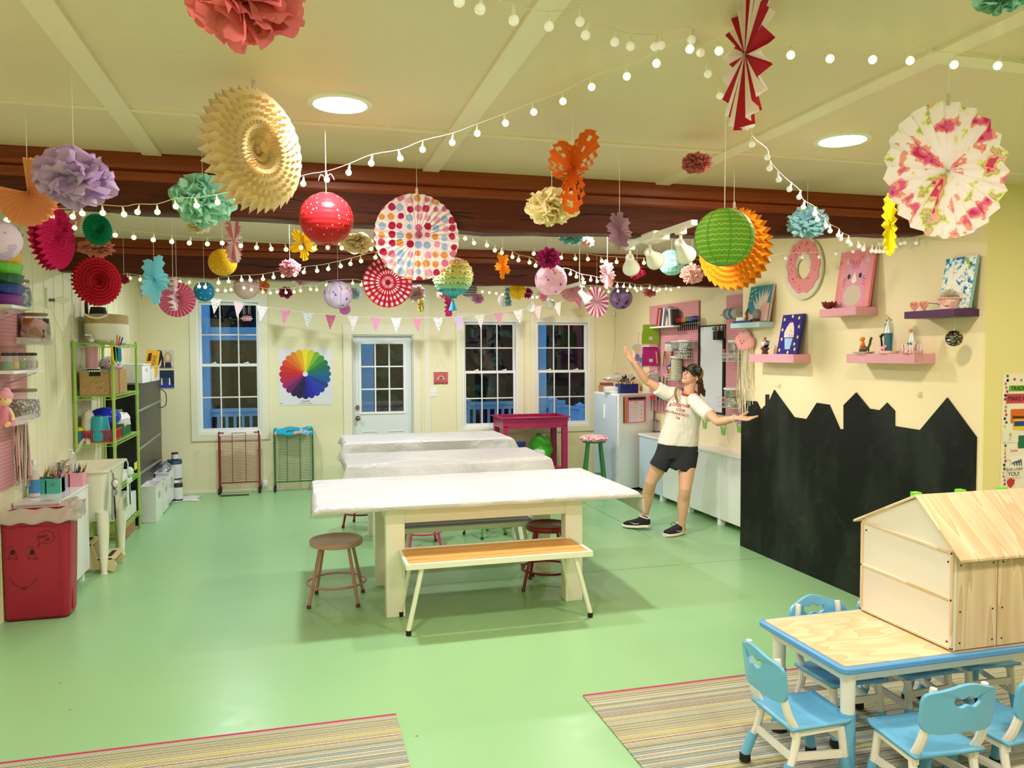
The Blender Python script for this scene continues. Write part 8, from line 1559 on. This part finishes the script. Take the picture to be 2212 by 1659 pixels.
shR, elR, wrR = Q(1512, 877, 6.55), Q(1552, 912, 6.25), Q(1591, 903, 6.00)
nk = Q(1487, 850, 6.77); hd = Q(1494, 812, 6.74)
B = MB()
for h, k, a in ((hL, kL, aL), (hR, kR, aR)):
    cf = BK*.022
    B.tube([h+UP*.02, h.lerp(k, .35), h.lerp(k, .7), k.lerp(h, .1), k, k.lerp(a, .12), k.lerp(a, .28)+cf, k.lerp(a, .45)+cf*.8, k.lerp(a, .7)+cf*.3, k.lerp(a, .9), a+UP*.01, a-UP*.05], [.078, .082, .072, .062, .060, .056, .060, .056, .043, .035, .034, .036], 20)
    B.ball(k-BK*.018, (.042, .042, .05), 14, 10); B.ball(a+RT*.028, .016, 10, 8); B.ball(a-RT*.028, .016, 10, 8)
loft(B, [(hL.lerp(hR, .5)-UP*.06, RT*.14, BK*.10), (pv+UP*.02, RT*.140, BK*.105), (pv+UP*.14, RT*.13, BK*.09), (nk.lerp(pv, .55), RT*.135, BK*.095), (nk.lerp(pv, .3), RT*.15, BK*.10), (nk.lerp(pv, .12), RT*.13, BK*.07), (nk-UP*.0, RT*.06, BK*.05)])
for s, e, w in ((shL, elL, wrL), (shR, elR, wrR)):
    B.ball(s.lerp(nk, .12), (.06, .055, .055)); B.tube([nk.lerp(s, .5)-UP*.02, s, s.lerp(e, .3), s.lerp(e, .6), e, e.lerp(w, .18), e.lerp(w, .4), e.lerp(w, .75), w], [.055, .052, .047, .043, .037, .039, .037, .029, .024], 18)
    B.ball(e, .036, 12, 8)
def hand(w, fd, pn, th, sp=.9):
    """palm and five unequal bent fingers: fd finger direction, pn palm normal, th toward the thumb"""
    fd = fd.normalized(); pn = (pn-fd*pn.dot(fd)).normalized(); sd = fd.cross(pn).normalized(); sd = sd if sd.dot(th) > 0 else -sd; S1 = sp
    loft(B, [(w, sd*.024, pn*.018), (w+fd*.03*S1, sd*.032, pn*.017), (w+fd*.06*S1, sd*.038, pn*.015), (w+fd*.088*S1, sd*.038, pn*.011)], 16, 2.6)
    for i, (off, L, b) in enumerate(((.030, .070, .25), (.010, .080, .32), (-.010, .074, .45), (-.029, .058, .6))):
        p0 = w+fd*.075*S1+sd*off; d = (fd+sd*off*5.5).normalized(); pts = [p0]; q = p0; a_ = 0
        for j, l in enumerate((.022, L*.42, L*.32, L*.26)):
            if j: a_ += b*(.45, .5, .35)[j-1]
            q = q+(d*math.cos(a_)+pn*math.sin(a_))*l*S1; pts.append(q)
        B.tube(pts, [.0098, .0094, .0086, .0078, .0064], 10); B.ball(pts[-1], .0062, 8, 6)
    t0 = w+fd*.020+sd*.020; td = (sd*.85+fd*.5+pn*.25).normalized(); t1 = t0+td*.035; t2 = t1+(td+fd*.5+pn*.35).normalized()*.030; t3 = t2+(td*.6+fd*.7+pn*.2).normalized()*.024
    B.tube([t0, t1, t2, t3], [.017, .0125, .0105, .0082], 10); B.ball(t3, .008, 8, 6)
hand(wrL, -RT*.62+UP*.72-BK*.12, RT*.55+UP*.35-BK*.55, RT*1.0+UP*.4-BK*.2, 1.0)
hand(wrR, RT*.88-UP*.02-BK*.62, UP*.9-BK*.35, BK*.6+UP*.6, 1.05)
# head: z to the crown, y to the face, x across
fy = (-RT*.70+UP*.36-BK*.60).normalized(); hz_ = (RT*.42+UP*.88-BK*.05); hz_ = (hz_-fy*hz_.dot(fy)).normalized(); hx_ = fy.cross(hz_).normalized()
def H(x, y, z): return hd+hx_*x+fy*y+hz_*z
HM = Matrix((hx_, fy, hz_)).transposed().to_4x4(); HM.translation = hd
B.T = HM; B.ball((0, -.012, .035), (.074, .092, .082), 20, 14).ball((0, .022, -.015), (.060, .066, .078), 18, 12).ball((0, .055, -.078), (.030, .028, .024), 14, 10).ball((0, .03, -.06), (.046, .05, .036), 14, 10)
loft(B, [((0, .080, .022), Vector((.007, 0, 0)), Vector((0, .010, 0))), ((0, .093, .0), Vector((.010, 0, 0)), Vector((0, .012, 0))), ((0, .100, -.016), Vector((.014, 0, 0)), Vector((0, .013, 0))), ((0, .086, -.025), Vector((.012, 0, 0)), Vector((0, .01, 0)))], 12)
for s in (-1, 1): B.ball((s*.034, .060, -.012), (.020, .022, .020), 12, 8); loft(B, [((s*.070, -.010, .018), Vector((0, .012, 0)), Vector((.005, 0, 0))), ((s*.078, -.014, .006), Vector((0, .018, 0)), Vector((.007, 0, 0))), ((s*.074, -.010, -.014), Vector((0, .012, 0)), Vector((.006, 0, 0))), ((s*.070, -.004, -.026), Vector((0, .006, 0)), Vector((.004, 0, 0)))], 10)
B.T = None
B.tube([nk-UP*.02+BK*.0, nk.lerp(hd, .4), H(0, -.02, -.04)], [.060, .050, .055], 20)
body = blend(B, 'body', SKIN, per, .0046, 5)
# face details
def hp(m, nm, mt, parent=per, **k): m.v = [HM @ v for v in m.v]; return part(m, nm, mt, parent, **k)
lips = mat('lip_rose', '#b5524f', .4)
hp(MB().tube([(x, .083-.9*x*x*8, -.052+x*x*9) for x in [-.026+.0052*i for i in range(11)]], [.001, .003, .004, .0045, .005, .005, .005, .0045, .004, .003, .001], 8), 'lower_lip', lips); hp(MB().tube([(x, .087-.9*x*x*8, -.040+x*x*4) for x in [-.026+.0052*i for i in range(11)]], [.001, .002, .003, .0034, .0034, .003, .0034, .0034, .003, .002, .001], 8), 'upper_lip', lips)
hp(MB().grid(lambda u, v: (-.021+.042*u, .0865-7*(-.021+.042*u)**2, -.050+.009*v+5*(-.021+.042*u)**2), 10, 2), 'teeth', mat('teeth_white', '#f6f0e6', .3), solid=.002)
for s in (-1, 1):
    hp(MB().ball((s*.031, .073, .018), (.013, .009, .0075), 14, 8), 'eye', mat('eye_white', '#efe9e2', .3)); hp(MB().ball((s*.031, .0805, .018), (.0052, .0025, .0055), 10, 6), 'iris', mat('iris_dark', '#2a2420', .2)); hp(MB().tube([(s*.017, .079, .022), (s*.031, .084, .027), (s*.046, .074, .022)], .0022, 6), 'eyelid', SKIN); hp(MB().tube([(s*.014, .086, .036), (s*.032, .086, .040), (s*.05, .072, .034)], .0028, 6), 'eyebrow', mat('brow_brown', '#6a4a30', .8))
    hp(MB().ball((s*.006, .103, -.022), (.003, .003, .002), 8, 6), 'nostril', mat('nostril_dark', '#6a3a30', .8))
g_ = MB()
for s in (-1, 1): g_.tube([(s*(.033+.023*math.cos(a)), .094-.012*abs(math.cos(a)) if math.cos(a) > 0 else .096, .014+.018*math.sin(a)) for a in [2*PI*k/24 for k in range(24)]], .0013, 6, closed=True).tube([(s*.056, .082, .022), (s*.076, .03, .020), (s*.080, -.01, .018)], .0015, 6)
g_.tube([(-.010, .098, .016), (.010, .098, .016)], .0013, 6); hp(g_, 'glasses', mat('glasses_rim', '#3a3230', .3, .5))
# cap: camouflage front, tan mesh back
camo_m = pat('dark_camouflage', lambda t: t.ramp(t.noise(t.coords(scale=(1, 1, 2.2)), 22, 2), [(0, '#1c1d18'), (.46, '#4a4b42'), (.52, '#232420'), (.57, '#8a8a80'), (.61, '#2e2f28')]), .85); tan_m = pat('tan_mesh', lambda t: t.mix(t.voro(t.coords(), 260)[0], '#a5865c', '#c4a576'), .9)
cc_ = (0, -.012, .030); m = MB()
def capf(u, v, y0=0): a = PI*2*u; t_ = PI*.5*v*1.02; r_ = math.sin(t_); return Vector((cc_[0]+.082*r_*math.cos(a), cc_[1]+.102*r_*math.sin(a), cc_[2]+.090*math.cos(t_)**.85 if math.cos(t_) > 0 else cc_[2]))
hp(MB().grid(lambda u, v: capf(u*.5+.0, v), 30, 12), 'cap_front', camo_m, solid=.003); hp(MB().grid(lambda u, v: capf(.5+u*.5, v)+Vector((0, 0, -.018*v*v)), 30, 12), 'cap_back', tan_m, solid=.003)
hp(MB().grid(lambda u, v: (lambda a: Vector(((.070+.002*v)*math.cos(a), cc_[1]+.092*math.sin(a)*(1)+.082*v*math.sin(a)**.8, cc_[2]+.008-.016*v+.020*math.sin(a)*v-.030*v*math.cos(a)**2)))(PI*(.08+.84*u)), 26, 8), 'cap_brim', camo_m, solid=.004)
hp(MB().tube([(.083*math.cos(a), cc_[1]+.103*math.sin(a), cc_[2]-.002) for a in [PI*k/20 for k in range(21)]], .004, 6), 'cap_band', mat('cap_band_black', '#191918', .8)); hp(MB().ball((0, -.012, .122), .006, 10, 6), 'cap_button', camo_m)
hair_m = pat('brown_hair', lambda t: t.mix(t.noise(t.coords(scale=(1, 1, .12)), 120, 2), '#3f2414', '#7a5230'), .5); blond = pat('golden_brown_hair', lambda t: t.mix(t.noise(t.coords(scale=(1, 1, .12)), 120, 2), '#6a4526', '#c29a62'), .5)
m = MB(); bk = H(0, -.10, -.005); e_ = Q(1521, 851, 6.82); g = random.Random(4)
for i in range(46):
    o_ = Vector((g.uniform(-.03, .03), g.uniform(-.02, .02), g.uniform(-.02, .01))); o2 = RT*g.uniform(-.028, .028)+BK*g.uniform(-.015, .03); m.tube(bez([bk+o_, bk.lerp(e_, .35)+o_*.6+RT*.02+BK*.03, bk.lerp(e_, .75)+o2*1.1+BK*.02, e_+o2*.5-UP*g.uniform(-.02, .03)], 4), [.007]*8+[.006, .005, .004, .003, .002], 5)
for s in (-1, 1):
    for i in range(10): m.tube(bez([H(s*.076, .02-.01*i*.6, .03), H(s*.080, -.01-.009*i, .0), H(s*.06, -.06-.004*i, -.02), H(0, -.095, -.01)], 3), .0045, 5)
part(m, 'ponytail', hair_m, per)
m = MB(); s0 = H(-.02, -.085, -.035) if False else nk+RT*-.045+BK*.03+UP*.045; e2 = Q(1464, 868, 6.64)
for i in range(12): o_ = RT*g.uniform(-.009, .010)+BK*g.uniform(-.006, .006); m.tube(bez([s0+o_*.5, Q(1463, 838, 6.70)+o_, Q(1459, 850, 6.64)+o_, e2+o_*.7-UP*g.uniform(-.015, .02)], 4), [.0045]*10+[.0035, .002, .001], 5)
part(m, 'hair_strand', blond, per)
# shirt
SH = pat('cream_cotton', lambda t: t.mix(t.noise(t.coords(), 5, 2), '#f4f0e6', '#ebe5d6'), .9, spec=.15); _t = NT(SH); _t.bump(t_.outputs[0] if False else _t.noise(_t.coords(scale=(1, 1, .6)), 9, 4), .9, .03)
m = MB(); hem = Q(1463.5, 961, 6.86); tw = (RT-UP*.07).normalized()
loft(m, [(hem, tw*.196, BK*.145), (hem.lerp(nk, .12), tw*.190, BK*.14), (hem.lerp(nk, .34)-RT*.004, tw*.172, BK*.125), (hem.lerp(nk, .55), tw*.170, BK*.122), (hem.lerp(nk, .72), tw*.182, BK*.125), (hem.lerp(nk, .84), tw*.172, BK*.108), (nk-UP*.045, tw*.125, BK*.085), (nk-UP*.022-BK*.008, tw*.084, BK*.068)], 32, 2.3)
for sx_, y_ in ((-.07, 0), (.075, 0)): m.ball(hem.lerp(nk, .66)+RT*sx_-BK*.072, (.052, .045, .050))
for s, e, f in ((shL, elL, .50), (shR, elR, .56)):
    d = (e-s).normalized(); ce = s.lerp(e, f); ab = UP.cross(d).normalized(); m.tube([nk.lerp(s, .35)-UP*.015, nk.lerp(s, .75)-UP*.008, s-UP*.006, s.lerp(e, f*.5)-UP*.008, ce-UP*.008], [.068, .070, .070, .068, .066], 22)
shirt = blend(m, 'shirt', SH, per, .0075, 6)
cm = MB(); cr_ = []
for k in range(28): a = 2*PI*k/28; cr_.append(nk+UP*.008+tw*.083*math.cos(a)+BK*(.070*math.sin(a)-.012)+UP*(.024*math.sin(a)))
part(cm.tube(cr_, .0085, 8, closed=True), 'collar', mat('red_collar', '#c8322c', .8), per)
# lettering laid on the cloth
dg = bpy.context.evaluated_depsgraph_get(); se = shirt.evaluated_get(dg); bv = BVHTree.FromObject(se, dg); off = Vector(per.location)
def on_shirt(px, py, k=.0035):
    d = (CR*(px-CX)/FPX-CU*(py-CY)/FPX+CW).normalized(); h = bv.ray_cast(CAM-off, d)
    return (h[0]+off-d*k) if h[0] is not None else Q(px, py, 6.78)
def ptext(m, s, cx, cy, size, ang, bold=0, shear=0):
    vs, fs = _text(s, bold, shear); ca, sa = math.cos(R_(ang)), math.sin(R_(ang)); m.add([on_shirt(cx+(v[0]*ca-v[1]*sa)*size, cy-(v[0]*sa+v[1]*ca)*size) for v in vs], fs)
RED = mat('red_print', '#c2404a', .8); m = MB()
ptext(m, 'CLUB', 1470, 886, 8.2, -12, .015); ptext(m, 'SAN FRANCISCO', 1461, 893, 7.4, -13, .015); ptext(m, '94', 1464.5, 903.5, 8.2, -12, .015); ptext(m, 'alifornia', 1467, 874.5, 14, -6, .006, .3)
def sline(pts, r=.0016): m.tube([on_shirt(x, y) for x, y in pts], r, 5)
def b2(pts, n=5): return [(v.x, v.y) for v in bez([(x, y, 0) for x, y in pts], n)]
sline(b2([(1452, 865), (1457, 862), (1461, 859), (1462, 855.5), (1457, 854), (1453, 855), (1447, 861), (1440, 867), (1438, 874), (1439, 878.5), (1443, 877.5), (1448, 874)])); sline(b2([(1479, 877), (1485, 877), (1491, 875)]))
part(m, 'shirt_print', RED, per)
# shorts
SHO = pat('black_knit', lambda t: t.mix(t.noise(t.coords(), 40, 3), '#26282a', '#34373a'), .9); _t = NT(SHO); _t.bump(_t.noise(_t.coords(scale=(1, 1, .5)), 9, 3), .5, .02)
m = MB(); wst = hem+UP*.05; cL = Q(1421, 1011, 6.90); cR2 = Q(1471, 1019, 6.79)
loft(m, [(wst, RT*.182, BK*.13), (wst-UP*.08, RT*.196, BK*.14), (Q(1459, 988, 6.86), RT*.200, BK*.135)], 28, 2.4)
for h, c, r in ((hL, cL, .090), (hR, cR2, .118)):
    d = (c-h).normalized(); ax = (RT-d*RT.dot(d)).normalized(); ay = d.cross(ax).normalized()
    loft(m, [(h+UP*.02, ax*.10, ay*.11), (h.lerp(c, .5), ax*(r*.98), ay*.115), (c, ax*r, ay*.112)], 24, 2.4)
blend(m, 'shorts', SHO, per, .009, 5)
sw = MB(); s0 = 0
sw.add([Q(1461.5, 1014.5, 6.655), Q(1463, 1018, 6.655), Q(1466, 1017.5, 6.655), Q(1470.5, 1014.5, 6.655), Q(1465, 1016, 6.655), Q(1463, 1016, 6.655)], [(0, 1, 5), (1, 2, 4, 5), (2, 3, 4)]); part(sw, 'swoosh_mark', M_WHITE, per)
# shoes
def shoe(toe, heel, lift, lab):
    toe, heel = Vector(toe), Vector(heel); toe.z = 0; heel.z = lift; f = (toe-heel).normalized(); L = (toe-heel).length; s = Vector((-f.y, f.x, 0)).normalized(); u = s.cross(f)*-1 if s.cross(f).z < 0 else s.cross(f); K = L/.27
    def W_(t): return (.030+.022*math.sin(PI*min(1, t*.62+.02))+.008*math.sin(PI*t))*K*(1 if t < .85 else 1-((t-.85)/.15)**2*.45)
    m = MB(); loft(m, [(heel+f*L*t+u*(.016+.006*(t < .3)-.0*t+.012*max(0, t-.8)), s*W_(t)*1.06, u*.016) for t in (0, .05, .2, .4, .6, .8, .93, 1.0)], 24, 3.2); so = part(m, 'sole', mat('shoe_sole', '#efe4da', .6), per, label='white sneaker sole', bev=0)
    m = MB(); prof = ((.01, .055, .9), (.10, .070, 1), (.28, .068, 1), (.42, .058, 1), (.55, .046, 1), (.72, .034, 1), (.88, .026, .92), (.97, .016, .7))
    loft(m, [(heel+f*L*t+u*(.030+h*.5*K), s*W_(t)*w, u*h*.62*K) for t, h, w in prof], 24, 2.4); blend(m, 'sneaker', pat('black_knit_sneaker', lambda t: t.mix(t.noise(t.coords(), 150, 2), '#0f0f10', '#3a3436'), .85), per, .006, 3)
    c0 = heel+f*L*.17+u*.105*K; part(MB().tube([c0+f*L*.19*math.cos(a)*.85+s*.040*math.sin(a)+u*(.016*math.cos(a)) for a in [2*PI*k/20 for k in range(20)]], .0065, 8, closed=True), 'sock_edge', mat('sock_blush', '#f2dcd6', .9), per)
    m = MB()
    for i in range(5): t_ = .38+.075*i; hgt = .098*K-.011*i*K-.004; m.tube([heel+f*L*t_+s*.026+u*(hgt-.010), heel+f*L*(t_+.01)+u*hgt, heel+f*L*(t_+.03)-s*.026+u*(hgt-.010)], .0028, 6)
    m.tube(bez([heel+f*L*.36+u*.10*K, heel+f*L*.40+u*.12*K-s*.05, heel+f*L*.48+u*.09*K-s*.055, heel+f*L*.42+u*.096*K], 5), .0022, 5); part(m, 'laces', mat('lace_black', '#17171a', .8), per)
    cs = -s if (-s).dot(CAM-heel) > 0 else s
    m = MB(); q = lambda t, z, k=1.02: heel+f*L*t+cs*W_(t)*k+u*z; m.add([q(.28, .060), q(.36, .044), q(.48, .044, 1.03), q(.66, .062, .96), q(.47, .053, 1.03), q(.38, .051)], [(0, 1, 5), (1, 2, 4, 5), (2, 3, 4)]); part(m, 'side_swoosh', mat('swoosh_silver', '#c9c4c0', .4), per)
shoe(P(1347, 1138, z=0), P(1404, 1146, z=0), .022, 'l'); shoe(P(1435, 1160, z=0), P(1478, 1153, z=0), .0, 'r')
w_ = wrR.lerp(elR, .10); d_ = (wrR-elR).normalized(); a_ = d_.orthogonal().normalized(); b_ = d_.cross(a_)
part(MB().tube([w_+a_*.030*math.cos(q)+b_*.030*math.sin(q) for q in [2*PI*k/18 for k in range(18)]], .005, 8, closed=True), 'bracelet', mat('beaded_bracelet', '#e9d9c8', .4), per)
